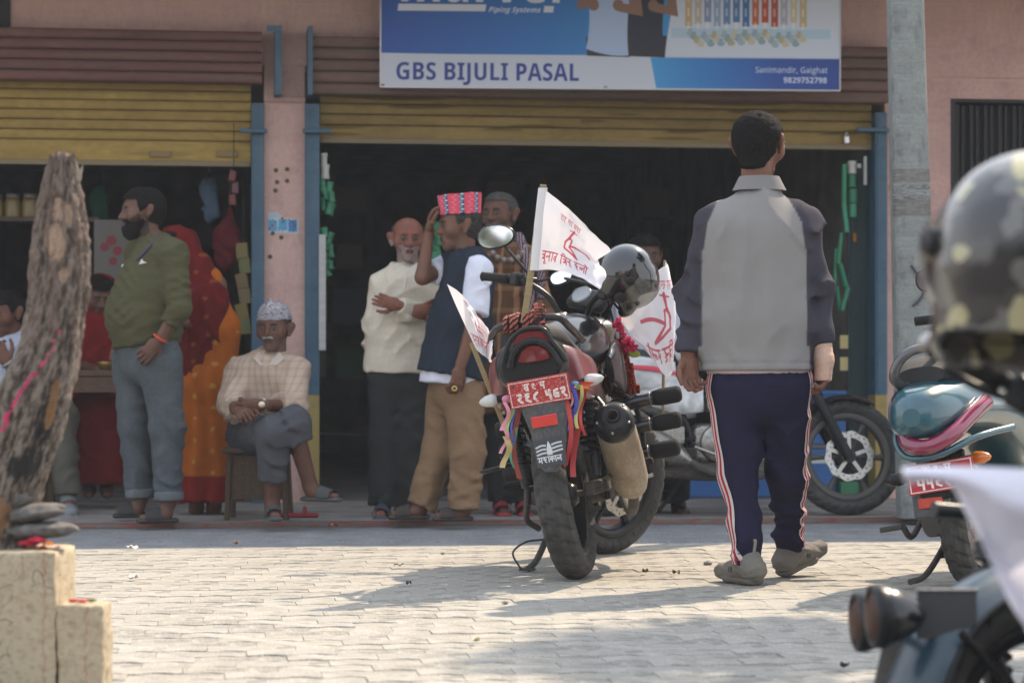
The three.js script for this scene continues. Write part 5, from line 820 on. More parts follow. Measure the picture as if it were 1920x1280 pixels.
function makeBike(label, o) {
  const g = thing('motorcycle', label, 'motorcycle', o.base, o.group); g.rotation.set(0, R(o.yaw), R(o.lean), 'YXZ'); g.updateMatrixWorld();
  const inv = g.matrixWorld.clone().invert(); const BL = (px, py, z) => { const a = V(0, EYE, 0).applyMatrix4(inv), b = PX(px, py, 1).applyMatrix4(inv); const t = (z - a.z) / (b.z - a.z); return a.lerp(b, t); };
  const ax = V(0, 0.89, 0.456).normalize(), head = V(0, 0.9, -0.93), Ms = new THREE.Matrix4().makeTranslation(head).multiply(new THREE.Matrix4().makeRotationAxis(ax, R(-(o.steer || 0)))).multiply(new THREE.Matrix4().makeTranslation(head.clone().negate()));
  const S = (geo) => join(Array.isArray(geo) ? geo : [geo]).applyMatrix4(Ms);
  const body = o.body || M5.red, tankM = o.tank || M5.gloss;
  wheel('rear_wheel', g, [0, 0.305, 0], true, null, o.rim || M5.plastic); wheel('front_wheel', g, [0, 0.3, -1.26], false, Ms, o.rim || M5.plastic, o.disc ?? 1);
  mesh('swingarm', [-1, 1].map((s) => rbox(0.03, 0.05, 0.5, 0.008, s * 0.1, 0.315, -0.22)).concat(cyl([-0.14, 0.305, 0], [0.14, 0.305, 0], 0.012)), M5.dirtyMetal, g);
  mesh('chain_guard', rbox(0.02, 0.035, 0.45, 0.006, -0.075, 0.39, -0.2), M5.plastic, g);
  const chain = new THREE.Group(); chain.name = 'chain'; g.add(chain);
  mesh('sprocket', latheX([[0.0001, -0.003], [0.085, -0.003], [0.085, 0.003], [0.0001, 0.003]], 36).translate(-0.085, 0.305, 0), M5.dirtyMetal, chain);
  mesh('links', tube([...Array(8)].map((_, i) => { const a = -Math.PI / 2 - (i / 7 - 0) * Math.PI + Math.PI; return V(-0.085, 0.305 + 0.088 * Math.sin(a), 0.088 * Math.cos(a)); }).concat([V(-0.085, 0.37, -0.45), V(-0.085, 0.34, -0.49), V(-0.085, 0.3, -0.45)]), 0.008, 6, 80, true), M5.dirtyMetal, chain);
  for (const s of [-1, 1]) { const k = new THREE.Group(); k.name = 'shock_absorber'; g.add(k); const a = [s * 0.15, 0.69, -0.03], b = [s * 0.125, 0.36, 0.0];
    mesh('damper', [cyl(a, b, 0.017, 0.019), cyl(V(...a).lerp(V(...b), 0.75), b, 0.026, 0.024), cyl(V(...a).lerp(V(...b), -0.02), V(...a).lerp(V(...b), 0.06), 0.03)], M5.plastic, k); mesh('coil_spring', spring(V(...a).lerp(V(...b), 0.04), V(...a).lerp(V(...b), 0.76), 0.029, 0.0068, 9), M5.plastic, k); }
  // engine
  const en = new THREE.Group(); en.name = 'engine'; g.add(en);
  mesh('crankcase', [rbox(0.24, 0.22, 0.36, 0.05, 0, 0.36, -0.62), latheX([[0.0001, 0.1], [0.085, 0.1], [0.1, 0.12], [0.09, 0.15], [0.0001, 0.155]], 28).translate(0, 0.36, -0.58), latheX([[0.0001, 0.1], [0.085, 0.1], [0.1, 0.12], [0.09, 0.15], [0.0001, 0.155]], 28).rotateY(Math.PI).translate(0, 0.36, -0.6)], o.engineM || M5.dirtyMetal, en);
  for (let i = 0; i < 9; i++) mesh('cooling_fin', rbox(0.19, 0.007, 0.16, 0.003, 0, 0.47 + i * 0.02, -0.73 - i * 0.006, 0.25), o.engineM || M5.dirtyMetal, en);
  mesh('cylinder_head', rbox(0.17, 0.09, 0.14, 0.02, 0, 0.68, -0.8, 0.25), M5.plastic, en); mesh('carburettor', rbox(0.07, 0.09, 0.12, 0.02, 0.02, 0.58, -0.58), M5.alu, en);
  mesh('frame', [tube([V(0, 0.88, -0.9), V(0, 0.72, -0.93), V(0, 0.35, -0.9), V(0, 0.22, -0.78)], 0.018), tube([V(0, 0.88, -0.88), V(0, 0.8, -0.6), V(0.05, 0.72, -0.3), V(0.08, 0.76, 0.15)], 0.016), tube([V(-0.02, 0.8, -0.6), V(-0.05, 0.72, -0.3), V(-0.08, 0.76, 0.15)], 0.016), tube([V(0.09, 0.68, -0.3), V(0.1, 0.45, -0.42), V(0.09, 0.26, -0.45)], 0.018), tube([V(-0.09, 0.68, -0.3), V(-0.1, 0.45, -0.42), V(-0.09, 0.26, -0.45)], 0.018)], M5.plastic, g);
  mesh('side_panel', loft([{ c: [0.13, 0.6, -0.5], w: 0.015, t: 0.09, b: 0.08 }, { c: [0.14, 0.6, -0.35], w: 0.02, t: 0.1, b: 0.09 }, { c: [0.13, 0.64, -0.16], w: 0.015, t: 0.06, b: 0.06 }], 16), o.panel || M5.plastic, g);
  mesh('side_panel', loft([{ c: [-0.13, 0.6, -0.5], w: 0.015, t: 0.09, b: 0.08 }, { c: [-0.14, 0.6, -0.35], w: 0.02, t: 0.1, b: 0.09 }, { c: [-0.13, 0.64, -0.16], w: 0.015, t: 0.06, b: 0.06 }], 16), o.panel || M5.plastic, g);
  // tank and shrouds, seat
  mesh('fuel_tank', loft([{ c: [0, 0.83, -0.34], w: 0.07, t: 0.03, b: 0.05 }, { c: [0, 0.85, -0.42], w: 0.125, t: 0.075, b: 0.09 }, { c: [0, 0.86, -0.58], w: 0.165, t: 0.125, b: 0.11 }, { c: [0, 0.86, -0.72], w: 0.17, t: 0.13, b: 0.11 }, { c: [0, 0.87, -0.84], w: 0.12, t: 0.1, b: 0.09 }, { c: [0, 0.88, -0.9], w: 0.06, t: 0.05, b: 0.05 }], 32), tankM, g);
  mesh('tank_cap', latheTo([[0.0001, 0.012], [0.032, 0.012], [0.038, 0.004], [0.038, -0.02]], [0, 0.985, -0.62], [0, 1.985, -0.5], 24), M5.alu, g);
  for (const s of [-1, 1]) mesh('tank_shroud', loft([{ c: [s * 0.165, 0.74, -0.6], w: 0.016, t: 0.06, b: 0.05 }, { c: [s * 0.185, 0.75, -0.74], w: 0.022, t: 0.11, b: 0.1 }, { c: [s * 0.17, 0.78, -0.9], w: 0.02, t: 0.08, b: 0.11 }, { c: [s * 0.14, 0.8, -0.97], w: 0.01, t: 0.03, b: 0.05 }], 16), o.shroud || M5.gloss, g);
  if (o.seat !== false) mesh('seat', loft([{ c: [0, 0.81, -0.4], w: 0.08, t: 0.04, b: 0.04 }, { c: [0, 0.8, -0.25], w: 0.125, t: 0.05, b: 0.05 }, { c: [0, 0.83, -0.02], w: 0.13, t: 0.06, b: 0.05 }, { c: [0, 0.87, 0.12], w: 0.12, t: 0.06, b: 0.05 }, { c: [0, 0.885, 0.24], w: 0.09, t: 0.045, b: 0.04 }], 24), mat([0.025, 0.025, 0.026], 0.75, { bumpMap: rep(grainT, 6), bumpScale: 0.002 }), g);
  // front end
  for (const s of [-1, 1]) { const f = new THREE.Group(); f.name = 'fork_leg'; g.add(f); mesh('stanchion', S(cyl([s * 0.09, 0.93, -0.92], [s * 0.09, 0.6, -1.09], 0.018)), M5.steel, f); mesh('slider', S(cyl([s * 0.09, 0.63, -1.075], [s * 0.09, 0.28, -1.255], 0.025, 0.027)), M5.plastic, f); }
  mesh('fork_clamp', S([rbox(0.23, 0.03, 0.09, 0.01, 0, 0.92, -0.93, -0.47), rbox(0.22, 0.03, 0.08, 0.01, 0, 0.76, -1.01, -0.47)]), M5.plastic, g);
  mesh('front_fender', S(grid(30, 10, (u, v) => { const a = lerp(R(-28), R(118), u), l = (v - 0.5) * 2; const r = 0.325 - 0.03 * l * l; return V(l * 0.062, 0.3 + r * Math.sin(a), -1.26 + r * Math.cos(a)); })), o.fender || M5.gloss, g);
  mesh('headlight', S(loft([{ c: [0, 0.88, -1.0], w: 0.1, t: 0.11, b: 0.1 }, { c: [0, 0.87, -1.09], w: 0.11, t: 0.12, b: 0.11 }, { c: [0, 0.85, -1.17], w: 0.085, t: 0.09, b: 0.08 }], 20)), o.cowl || M5.gloss, g);
  mesh('headlight_lens', S(ball(0.075, 0, 0.85, -1.165, 1, 1, 0.35)), M5.clearLens, g);
  const ic = new THREE.Group(); ic.name = 'instrument_cluster'; g.add(ic); mesh('case', S(rbox(0.2, 0.1, 0.05, 0.03, 0, 1.06, -1.0, -0.75)), M5.plastic, ic); mesh('dial', S(latheTo([[0.0001, 0.003], [0.036, 0.003], [0.04, 0.008], [0.044, 0.0]], [-0.03, 1.078, -0.983], [-0.03, 1.09 + 0.35, -0.983 + 0.38], 28)), mat([0.2, 0.21, 0.21], 0.15, { clearcoat: 1 }), ic);
  const hb = o.barH ?? 1.1;
  mesh('handlebar', S(tube([V(-0.36, hb, -0.77), V(-0.24, hb + 0.005, -0.82), V(-0.12, hb - 0.05, -0.88), V(-0.06, 0.99, -0.91), V(0.06, 0.99, -0.91), V(0.12, hb - 0.05, -0.88), V(0.24, hb + 0.005, -0.82), V(0.36, hb, -0.77)], 0.0125, 10, 70)), M5.plastic, g);
  for (const s of [-1, 1]) {
    mesh('grip', S([latheTo([[0.0001, -0.006], [0.012, -0.006], [0.02, 0], [0.018, 0.01], [0.0175, 0.1], [0.021, 0.115], [0.0001, 0.118]], [s * 0.382, hb - 0.001, -0.761], [s * 0.26, hb + 0.004, -0.811], 16)]), M5.rubber, g);
    mesh('switch_box', S([rbox(0.045, 0.055, 0.05, 0.012, s * 0.242, hb + 0.003, -0.82), rbox(0.03, 0.035, 0.07, 0.01, s * 0.205, hb, -0.86)]), M5.plastic, g);
    mesh('lever', S(tube([V(s * 0.2, hb - 0.005, -0.885), V(s * 0.26, hb - 0.008, -0.875), V(s * 0.33, hb - 0.02, -0.86), V(s * 0.385, hb - 0.02, -0.845)], 0.0075, 8)), M5.plastic, g);
  }
  mesh('lever_joint', S(ball(0.011, 0.387, hb - 0.02, -0.845)), M5.plastic, g);
  mesh('cables', S([tube([V(-0.2, hb, -0.88), V(-0.1, hb + 0.03, -1.02), V(0, 0.98, -1.08), V(0.03, 0.8, -0.98)], 0.005, 6), tube([V(0.2, hb, -0.88), V(0.12, hb + 0.04, -1.02), V(0.02, 0.99, -1.09), V(-0.04, 0.8, -0.98)], 0.005, 6), tube([V(0.21, hb - 0.02, -0.87), V(0.15, 0.95, -1.0), V(0.09, 0.6, -1.12), V(0.09, 0.36, -1.2)], 0.0045, 6)]), M5.rubber, g);
  if (o.mirrors !== false) for (const s of [-1, 1]) mirrorOn(g, [s * 0.21, hb + 0.02, -0.84], [s * 0.3, hb + 0.22, -0.83], 0.14, 0.09, V(-s * 0.15, 0.05, 1), 0, Ms);
  for (const s of [-1, 1]) indicator(g, [s * 0.1, 0.84, -1.03], [s, 0, 0], M5.plastic, Ms);
  // exhaust
  const ex = new THREE.Group(); ex.name = 'exhaust'; g.add(ex);
  const a = V(0.2, 0.27, -0.4), b = V(0.243, 0.545, 0.13);
  mesh('header_pipe', tube([V(0.02, 0.62, -0.86), V(0.04, 0.5, -0.97), V(0.08, 0.28, -0.95), V(0.13, 0.19, -0.75), V(0.18, 0.22, -0.5), a], 0.021, 10, 50), M5.dirtyMetal, ex);
  mesh('muffler', latheTo([[0.022, -0.02], [0.03, 0.0], [0.06, 0.06], [0.07, 0.12], [0.073, 0.3], [0.071, 0.56]], a, b, 36), o.mufflerM || M5.rust, ex);
  mesh('end_cap', latheTo([[0.0725, 0.555], [0.074, 0.575], [0.07, 0.605], [0.05, 0.622], [0.028, 0.628], [0.022, 0.618], [0.0001, 0.6]], a, b, 36), M5.plastic, ex);
  mesh('outlet', latheTo([[0.022, 0.59], [0.024, 0.635], [0.019, 0.635], [0.018, 0.6], [0.0001, 0.598]], a, b, 24), M5.dirtyMetal, ex);
  { const dir = b.clone().sub(a).normalize(), c = a.clone().addScaledVector(dir, 0.612), s = dir.clone().cross(V(1, 0, 0)).normalize(), t = dir.clone().cross(s); for (let k = 0; k < 5; k++) { const an = k / 5 * 6.283 + 0.5; mesh('bolt', ball(0.006, ...c.clone().addScaledVector(s, Math.cos(an) * 0.06).addScaledVector(t, Math.sin(an) * 0.06).toArray()), M5.steel, ex); } mesh('hanger', [cyl(a.clone().addScaledVector(dir, 0.5).add(V(0.01, 0.03, 0)), V(0.15, 0.66, -0.12), 0.009)], M5.steel, ex); }
  mesh('footrest_bracket', [tube([V(0.13, 0.42, -0.35), V(0.17, 0.36, -0.25), V(0.15, 0.34, -0.12)], 0.011), rbox(0.012, 0.09, 0.12, 0.005, 0.15, 0.4, -0.34)], M5.alu, g);
  for (const s of [-1, 1]) { mesh('footrest', [cyl([s * 0.14, 0.36, -0.42], [s * 0.24, 0.37, -0.42], 0.011), rbox(0.085, 0.025, 0.04, 0.008, s * 0.25, 0.372, -0.42)], M5.rubber, g); }
  mesh('brake_pedal', tube([V(0.15, 0.34, -0.45), V(0.19, 0.29, -0.6), V(0.22, 0.31, -0.68), V(0.25, 0.315, -0.69)], 0.008, 8), M5.steel, g);
  // stand
  const st = new THREE.Group(); st.name = 'side_stand'; g.add(st); const gl = (x, z) => V(x, -x * Math.tan(R(-o.lean)) * 1, z);
  const foot = V(-0.235, Math.tan(R(o.lean)) * 0.235 + 0.008, -0.3);
  mesh('stand_leg', tube([V(-0.09, 0.27, -0.45), V(-0.13, 0.2, -0.42), foot.clone().add(V(0.03, 0.02, -0.02)), foot], 0.0125, 8), M5.dirtyMetal, st); mesh('stand_foot', rbox(0.06, 0.008, 0.045, 0.003, foot.x, foot.y, foot.z, 0, 0, R(-o.lean)), M5.dirtyMetal, st);
  mesh('stand_lever', tube([foot.clone().lerp(V(-0.09, 0.27, -0.45), 0.45), V(-0.23, 0.15, -0.3), V(-0.275, 0.12, -0.28), foot.clone().add(V(-0.02, 0.005, 0.02))], 0.004, 6), M5.dirtyMetal, st);
  return { g, BL, Ms, S, hb };
}
function shellPiece(pts, thick, bulge, m, name, parent, dir) {      // curved sheet through rows of [left, right] points
  const n = pts.length - 1, at = (u, v) => { const f = v * n, i = Math.min(n - 1, Math.floor(f)), t = f - i; const L = catmull([0, 1, 2, 3].map((k) => pts[clamp(i + k - 1, 0, n)][0]), t), Rr = catmull([0, 1, 2, 3].map((k) => pts[clamp(i + k - 1, 0, n)][1]), t); return L.lerp(Rr, u).addScaledVector(dir, bulge * Math.sin(Math.PI * u) ** 0.8); };
  const f = grid(14, n * 6, at), b = grid(14, n * 6, (u, v) => at(1 - u, v).addScaledVector(dir, -thick));
  return mesh(name, [f, b], m, parent);
}
// Devanagari strokes: unit glyphs hung from a head line
const GLY = { ca: [[[0.1, 0], [0.75, 0]], [[0.15, 0.35], [0.5, 0.3], [0.45, 0.6], [0.2, 0.75], [0.5, 0.75]], [[0.62, 0], [0.62, 1]]], u: [[[-0.1, 1.05], [-0.3, 1.15], [-0.25, 1.35], [0, 1.3]]], na: [[[0, 0], [0.75, 0]], [[0.15, 0.5], [0.6, 0.5]], [[0.2, 0.5], [0.12, 0.62]], [[0.6, 0], [0.6, 1]]], aa: [[[0, 0], [0.4, 0]], [[0.25, 0], [0.25, 1]]], va: [[[0, 0], [0.75, 0]], [[0.58, 0.4], [0.25, 0.4], [0.18, 0.65], [0.45, 0.8], [0.58, 0.55]], [[0.6, 0], [0.6, 1]]], i: [[[0, 0], [0.4, 0]], [[0.2, 0], [0.2, 1]], [[0.2, 0], [0.3, -0.3], [0.75, -0.3], [0.9, 0]]], nha: [[[0, 0], [0.85, 0]], [[0.05, 0.45], [0.4, 0.45]], [[0.55, 0], [0.55, 0.3], [0.25, 0.5], [0.6, 0.55], [0.4, 0.85], [0.75, 0.95]]], ha: [[[0, 0], [0.75, 0]], [[0.4, 0], [0.4, 0.22], [0.15, 0.3], [0.3, 0.5], [0.6, 0.42], [0.35, 0.75], [0.6, 1]]], la: [[[0, 0], [0.85, 0]], [[0.12, 0.7], [0.15, 0.4], [0.35, 0.45], [0.35, 0.75], [0.45, 0.4], [0.65, 0.45]], [[0.7, 0], [0.7, 1]]], o: [[[0, 0], [0.4, 0]], [[0.22, 0], [0.22, 1]], [[0.22, 0], [0.02, -0.35]]], ma: [[[0, 0], [0.75, 0]], [[0.2, 0], [0.2, 0.6], [0.1, 0.75], [0.3, 0.75], [0.2, 0.6]], [[0.2, 0.6], [0.6, 0.55]], [[0.6, 0], [0.6, 1]]], ka: [[[0, 0], [0.85, 0]], [[0.42, 0], [0.42, 1]], [[0.42, 0.35], [0.15, 0.3], [0.12, 0.65], [0.42, 0.6]], [[0.42, 0.35], [0.72, 0.3], [0.75, 0.7]]], sa: [[[0, 0], [0.85, 0]], [[0.2, 0], [0.2, 0.35], [0.1, 0.5], [0.45, 0.9]], [[0.2, 0.45], [0.62, 0.4]], [[0.65, 0], [0.65, 1]]], pa: [[[0, 0], [0.75, 0]], [[0.18, 0], [0.18, 0.5], [0.58, 0.55]], [[0.6, 0], [0.6, 1]]], ra: [[[0, 0], [0.55, 0]], [[0.3, 0], [0.45, 0.3], [0.2, 0.5], [0.5, 1]]], d2: [[[0.1, 0.1], [0.4, 0.05], [0.4, 0.35], [0.15, 0.5], [0.5, 0.95]]], d9: [[[0.15, 0.1], [0.4, 0.1], [0.35, 0.4], [0.15, 0.35], [0.15, 0.7], [0.5, 0.9]]], d8: [[[0.5, 0.1], [0.2, 0.35], [0.15, 0.65], [0.4, 0.95]]], d5: [[[0.15, 0.05], [0.2, 0.5], [0.5, 0.45], [0.5, 0.05]], [[0.5, 0.4], [0.55, 0.95]]], d7: [[[0.5, 0.1], [0.2, 0.2], [0.15, 0.7], [0.5, 0.85], [0.55, 0.5], [0.3, 0.5]]] };
const GW = { u: 0, aa: 0.4, i: 0.38, o: 0.42, ra: 0.6 };
function deva(c, words, x, y, s, lw, bendFn) { c.lineWidth = lw; c.lineCap = 'round'; c.lineJoin = 'round'; for (const w of words) { for (const gl of w) { for (const st of GLY[gl]) { c.beginPath(); st.forEach(([a, b], i) => { const X = x + a * s, Y = y + b * s + (bendFn ? bendFn(X) : 0); i ? c.lineTo(X, Y) : c.moveTo(X, Y); }); c.stroke(); } x += (GW[gl] ?? 0.8) * s; } x += 0.45 * s; } return x; }

// ---- A: the decorated motorcycle in the middle
{
  const { g, BL, Ms, S, hb } = makeBike('red and black motorcycle on its side stand, seen from behind with a red plate', { base: V(0.242, 0, -8.57), yaw: -10, lean: 10, steer: 38, mirrors: false, barH: 1.11 });
  // tail
  for (const s of [-1, 1]) mesh('tail_panel', loft([{ c: [s * 0.12, 0.72, -0.36], w: 0.03, t: 0.06, b: 0.07 }, { c: [s * 0.14, 0.73, -0.18], w: 0.035, t: 0.065, b: 0.1 }, { c: [s * 0.15, 0.73, 0.02], w: 0.04, t: 0.075, b: 0.1 }, { c: [s * 0.13, 0.75, 0.16], w: 0.04, t: 0.08, b: 0.1 }, { c: [s * 0.105, 0.785, 0.225], w: 0.03, t: 0.058, b: 0.07 }, { c: [s * 0.09, 0.81, 0.265], w: 0.014, t: 0.025, b: 0.03 }], 24), M5.red, g);
  mesh('tail_cowl', loft([{ c: [0.01, 0.79, 0.0], w: 0.12, t: 0.08, b: 0.1 }, { c: [0.005, 0.785, 0.2], w: 0.132, t: 0.095, b: 0.1 }, { c: [0.008, 0.785, 0.31], w: 0.122, t: 0.095, b: 0.085 }, { c: [0.015, 0.78, 0.345], w: 0.1, t: 0.075, b: 0.06 }], 28), M5.plastic, g);
  const tl = new THREE.Group(); tl.name = 'tail_light'; g.add(tl);
  const pts = (list, z) => list.map(([x, y]) => BL(x, y, z)); const poly = (list, z, dep) => { const q = pts(list, z).map((p) => [p.x, p.y]); return plate(q, dep, 0.003).translate(0, 0, z - dep); };
  mesh('upper_lens', poly([[962, 648], [968, 630], [988, 621], [1018, 622], [1031, 640], [1026, 641], [1010, 635], [990, 636]], 0.362, 0.02), M5.lens, tl);
  mesh('lower_lens', poly([[972, 677], [978, 660], [992, 650], [1010, 649], [1026, 658], [1031, 671], [1016, 675], [988, 679]], 0.362, 0.02), M5.lens, tl);
  mesh('frame_bar', [tube(pts([[944, 680], [951, 652], [965, 629], [987, 616], [1020, 618], [1033, 637], [1054, 663], [1062, 678]], 0.365), 0.0085, 8, 50), tube(pts([[957, 690], [960, 668], [972, 650], [990, 640], [1012, 640], [1032, 652], [1046, 672], [1054, 684]], 0.362), 0.013, 8, 50)], M5.plastic, tl);
  mesh('under_tail', loft([{ c: [0.02, 0.72, 0.05], w: 0.1, t: 0.05, b: 0.06 }, { c: [0.022, 0.71, 0.25], w: 0.085, t: 0.06, b: 0.06 }, { c: [0.024, 0.71, 0.335], w: 0.075, t: 0.045, b: 0.05 }], 20), M5.plastic, g);
  // grab rail
  const gr = mesh('grab_rail', [tube([BL(925, 674, -0.02), BL(921, 650, 0.06), BL(924, 626, 0.17), BL(940, 612, 0.24), BL(985, 601, 0.26), BL(1020, 595, 0.26), BL(1046, 595, 0.24), BL(1068, 613, 0.15), BL(1092, 637, -0.04)], 0.0135, 12, 80)], mat([0.03, 0.029, 0.028], 0.45, { roughnessMap: scuffT, specularIntensity: 0.6 }), g);
  // number plate with worn lettering
  const pt = canvas(512, 224, (c, w, h) => { c.fillStyle = '#a02a2a'; c.fillRect(0, 0, w, h); c.strokeStyle = '#cdb9b2'; c.lineWidth = 9; c.strokeRect(10, 10, w - 20, h - 20); c.strokeStyle = '#d8cfca'; deva(c, [['sa'], ['d9'], ['pa']], 130, 36, 56, 13); deva(c, [['d2', 'd9', 'd8'], ['d5', 'd7', 'd2']], 60, 112, 84, 22); for (let i = 0; i < 900; i++) { c.fillStyle = ['#a02a2a', '#8f2728', '#bb9d97', '#a83432', '#cbbdb8'][i % 5]; c.globalAlpha = 0.7; c.fillRect(rnd() * w, rnd() * h, rr(2, 15), rr(2, 8)); } c.globalAlpha = 1; });
  const pl = new THREE.Group(); pl.name = 'number_plate'; g.add(pl); pl.position.copy(BL(1011, 733, 0.37)); pl.rotation.x = 0.12;
  mesh('plate', rbox(0.218, 0.094, 0.004, 0.002), mat([0.45, 0.04, 0.04], 0.6), pl); mesh('lettering', new THREE.PlaneGeometry(0.214, 0.09).translate(0, 0, 0.003), mat('#ffffff', 0.55, { map: pt }), pl); for (const s of [-1, 1]) mesh('screw', ball(0.005, s * 0.088, 0.03, 0.003, 1, 1, 0.5), M5.dirtyMetal, pl);
  // rear mudguard flap with reflector and emblem
  shellPiece([[972, 758, 1062, 738], [984, 785, 1064, 770], [996, 815, 1062, 806], [1002, 845, 1061, 840], [1007, 868, 1056, 866], [1022, 884, 1043, 884]].map(([a, b, c, d]) => [BL(a, b, 0.345), BL(c, d, 0.345)]), 0.008, 0.022, M5.greyPlastic, 'mudguard', g, V(0, 0, 1));
  const rf = mesh('reflector', rbox(0.092, 0.04, 0.008, 0.003), mat([0.55, 0.02, 0.015], 0.25, { clearcoat: 1 }), g); rf.position.copy(BL(1021, 789, 0.373)); rf.rotation.x = 0.05;
  const et = canvas(256, 256, (c) => { c.fillStyle = '#3a3d44'; c.fillRect(0, 0, 256, 256); c.strokeStyle = '#b9bcc0'; c.lineWidth = 17; c.lineCap = 'butt'; for (const [y, b] of [[58, 16], [92, 10], [126, 4]]) { c.beginPath(); c.moveTo(14, y + 14); c.quadraticCurveTo(70, y - b, 104, y + 2); c.stroke(); c.beginPath(); c.moveTo(152, y + 2); c.quadraticCurveTo(190, y - b, 244, y - 12); c.stroke(); } c.fillStyle = '#c4c7ca'; c.beginPath(); c.moveTo(128, 16); c.quadraticCurveTo(160, 90, 150, 150); c.lineTo(106, 150); c.quadraticCurveTo(98, 90, 128, 16); c.fill(); c.strokeStyle = '#c4c7ca'; deva(c, [['ma', 'ha', 'aa', 'ka', 'aa', 'la']], 18, 166, 50, 10); });
  const em = mesh('emblem_sticker', new THREE.PlaneGeometry(0.106, 0.094), mat('#ffffff', 0.6, { map: et }), g); em.position.copy(BL(1031, 848, 0.3715)); em.rotation.x = 0.05; em.userData.label = 'white painted emblem with lettering';
  indicator(g, BL(956, 744, 0.3), V(-1, -0.02, 0), M5.clearLens); indicator(g, BL(1074, 720, 0.3), V(1, 0.04, 0), M5.clearLens);
  // leg guard rails with rubber ends
  const guard = new THREE.Group(); guard.name = 'leg_guard'; g.add(guard);
  for (const [a, b] of [[[1250, 742], [1170, 762]], [[1250, 790], [1160, 812]], [[1247, 842], [1160, 862]]]) { const p = BL(...a, -0.76), q = BL(...b, -0.76); q.x = 0.08; q.y = p.y - 0.01; mesh('rail', cyl(q, p, 0.026, 0.026, 16), M5.gloss, guard); const e = p.clone().add(V(0.055, 0, 0)); mesh('rubber_end', latheTo([[0.0001, 0.115], [0.018, 0.115], [0.02, 0.11], [0.026, 0.112], [0.033, 0.1], [0.034, 0.03], [0.028, 0.0], [0.0001, 0]], p.clone().add(V(-0.055, 0, 0)), e, 24), M5.rubber, guard); mesh('tie', new THREE.TorusGeometry(0.0275, 0.003, 6, 20).rotateY(Math.PI / 2).translate(p.x - 0.065, p.y, p.z), M5.alu, guard); }
  for (const y of [0.59, 0.5, 0.41]) { mesh('rail', cyl([-0.08, y, -0.72], [-0.28, y, -0.72], 0.024), M5.gloss, guard); mesh('rubber_end', latheTo([[0.0001, 0.1], [0.024, 0.1], [0.031, 0.09], [0.032, 0.03], [0.026, 0], [0.0001, 0]], [-0.24, y, -0.72], [-1, y, -0.72], 20), M5.rubber, guard); }
  mesh('guard_hoop', tube([V(0.12, 0.66, -0.78), V(0.2, 0.62, -0.8), V(0.215, 0.4, -0.78), V(0.12, 0.28, -0.75)], 0.011), M5.plastic, guard); mesh('guard_hoop', tube([V(-0.12, 0.66, -0.76), V(-0.2, 0.62, -0.78), V(-0.215, 0.4, -0.76), V(-0.12, 0.28, -0.74)], 0.011), M5.plastic, guard);
  // passenger step and wire guard on the left
  const stp = new THREE.Group(); stp.name = 'side_step'; g.add(stp); const sc = BL(943, 888, -0.2);
  mesh('step_frame', [tube([V(-0.06, 0.02, -0.07), V(0.05, 0.03, -0.08), V(0.06, 0.03, 0.07), V(-0.06, 0.02, 0.07)].map((p) => p.add(sc)), 0.008, 6, 40, true)], M5.plastic, stp); for (let i = 0; i < 4; i++) mesh('step_bar', cyl(sc.clone().add(V(-0.05 + i * 0.033, 0.022, -0.07)), sc.clone().add(V(-0.05 + i * 0.033, 0.022, 0.07)), 0.006), M5.plastic, stp);
  mesh('step_arm', cyl(sc.clone().add(V(0.05, 0.02, 0)), V(-0.1, 0.4, -0.15), 0.011), M5.dirtyMetal, stp); mesh('torque_rod', tube([V(-0.13, 0.36, 0), V(-0.14, 0.28, 0.03), V(-0.15, 0.24, 0.0), V(-0.12, 0.2, -0.05)], 0.011), M5.dirtyMetal, stp);
  // mirrors, where they sit with the bars turned
  mirrorOn(g, V(-0.2, hb + 0.02, -0.86).applyMatrix4(Ms), BL(929, 443, -0.95), 0.152, 0.092, V(-0.03, 0.02, 1), R(-4));
  mirrorOn(g, V(0.2, hb + 0.02, -0.86).applyMatrix4(Ms), BL(1052, 519, -0.85), 0.09, 0.05, V(0.1, 0.1, 1), R(8));
  // ---- things carried by the motorcycle
  const world = (p) => p.clone().applyMatrix4(g.matrixWorld);
  const tn = (name, label, cat, at, grp) => { const t = thing(name, label, cat, at, grp); return t; };
  { // rope wound round the rail
    const p0 = world(BL(951, 606, 0.25)), t = tn('rope', 'black and red braided rope wound around the motorcycle grab rail', 'rope', p0); const rt = texture(128, (u, v) => { const a = ((u * 10 + v * 2) % 1); return a < 0.5 ? [0.14, 0.08, 0.08] : [0.66, 0.36, 0.3]; });
    const rm = mat('#ffffff', 0.9, { map: rt }); const rail = [[951, 608], [965, 604], [980, 602], [995, 599], [1010, 597]];
    rail.forEach(([x, y], i) => { const c = world(BL(x, y, 0.25)).sub(p0); for (let k = 0; k < 2; k++) mesh('coil', new THREE.TorusGeometry(0.024 + 0.004 * k, 0.0085, 8, 22).applyMatrix4(new THREE.Matrix4().compose(c.clone().add(V(k * 0.012, 0, 0.003)), new THREE.Quaternion().setFromEuler(new THREE.Euler(rr(-0.3, 0.3), Math.PI / 2 + rr(-0.4, 0.4), rr(-0.2, 0.2))), V(1, 1, 1))), rm, t); });
    const c = world(BL(1011, 592, 0.27)).sub(p0); mesh('knot', tube([...Array(22)].map((_, i) => c.clone().add(V(0.018 * Math.sin(i * 2.4), -0.035 + i * 0.0035, 0.016 * Math.cos(i * 2.4)))), 0.009, 8, 90), rm, t);
  }
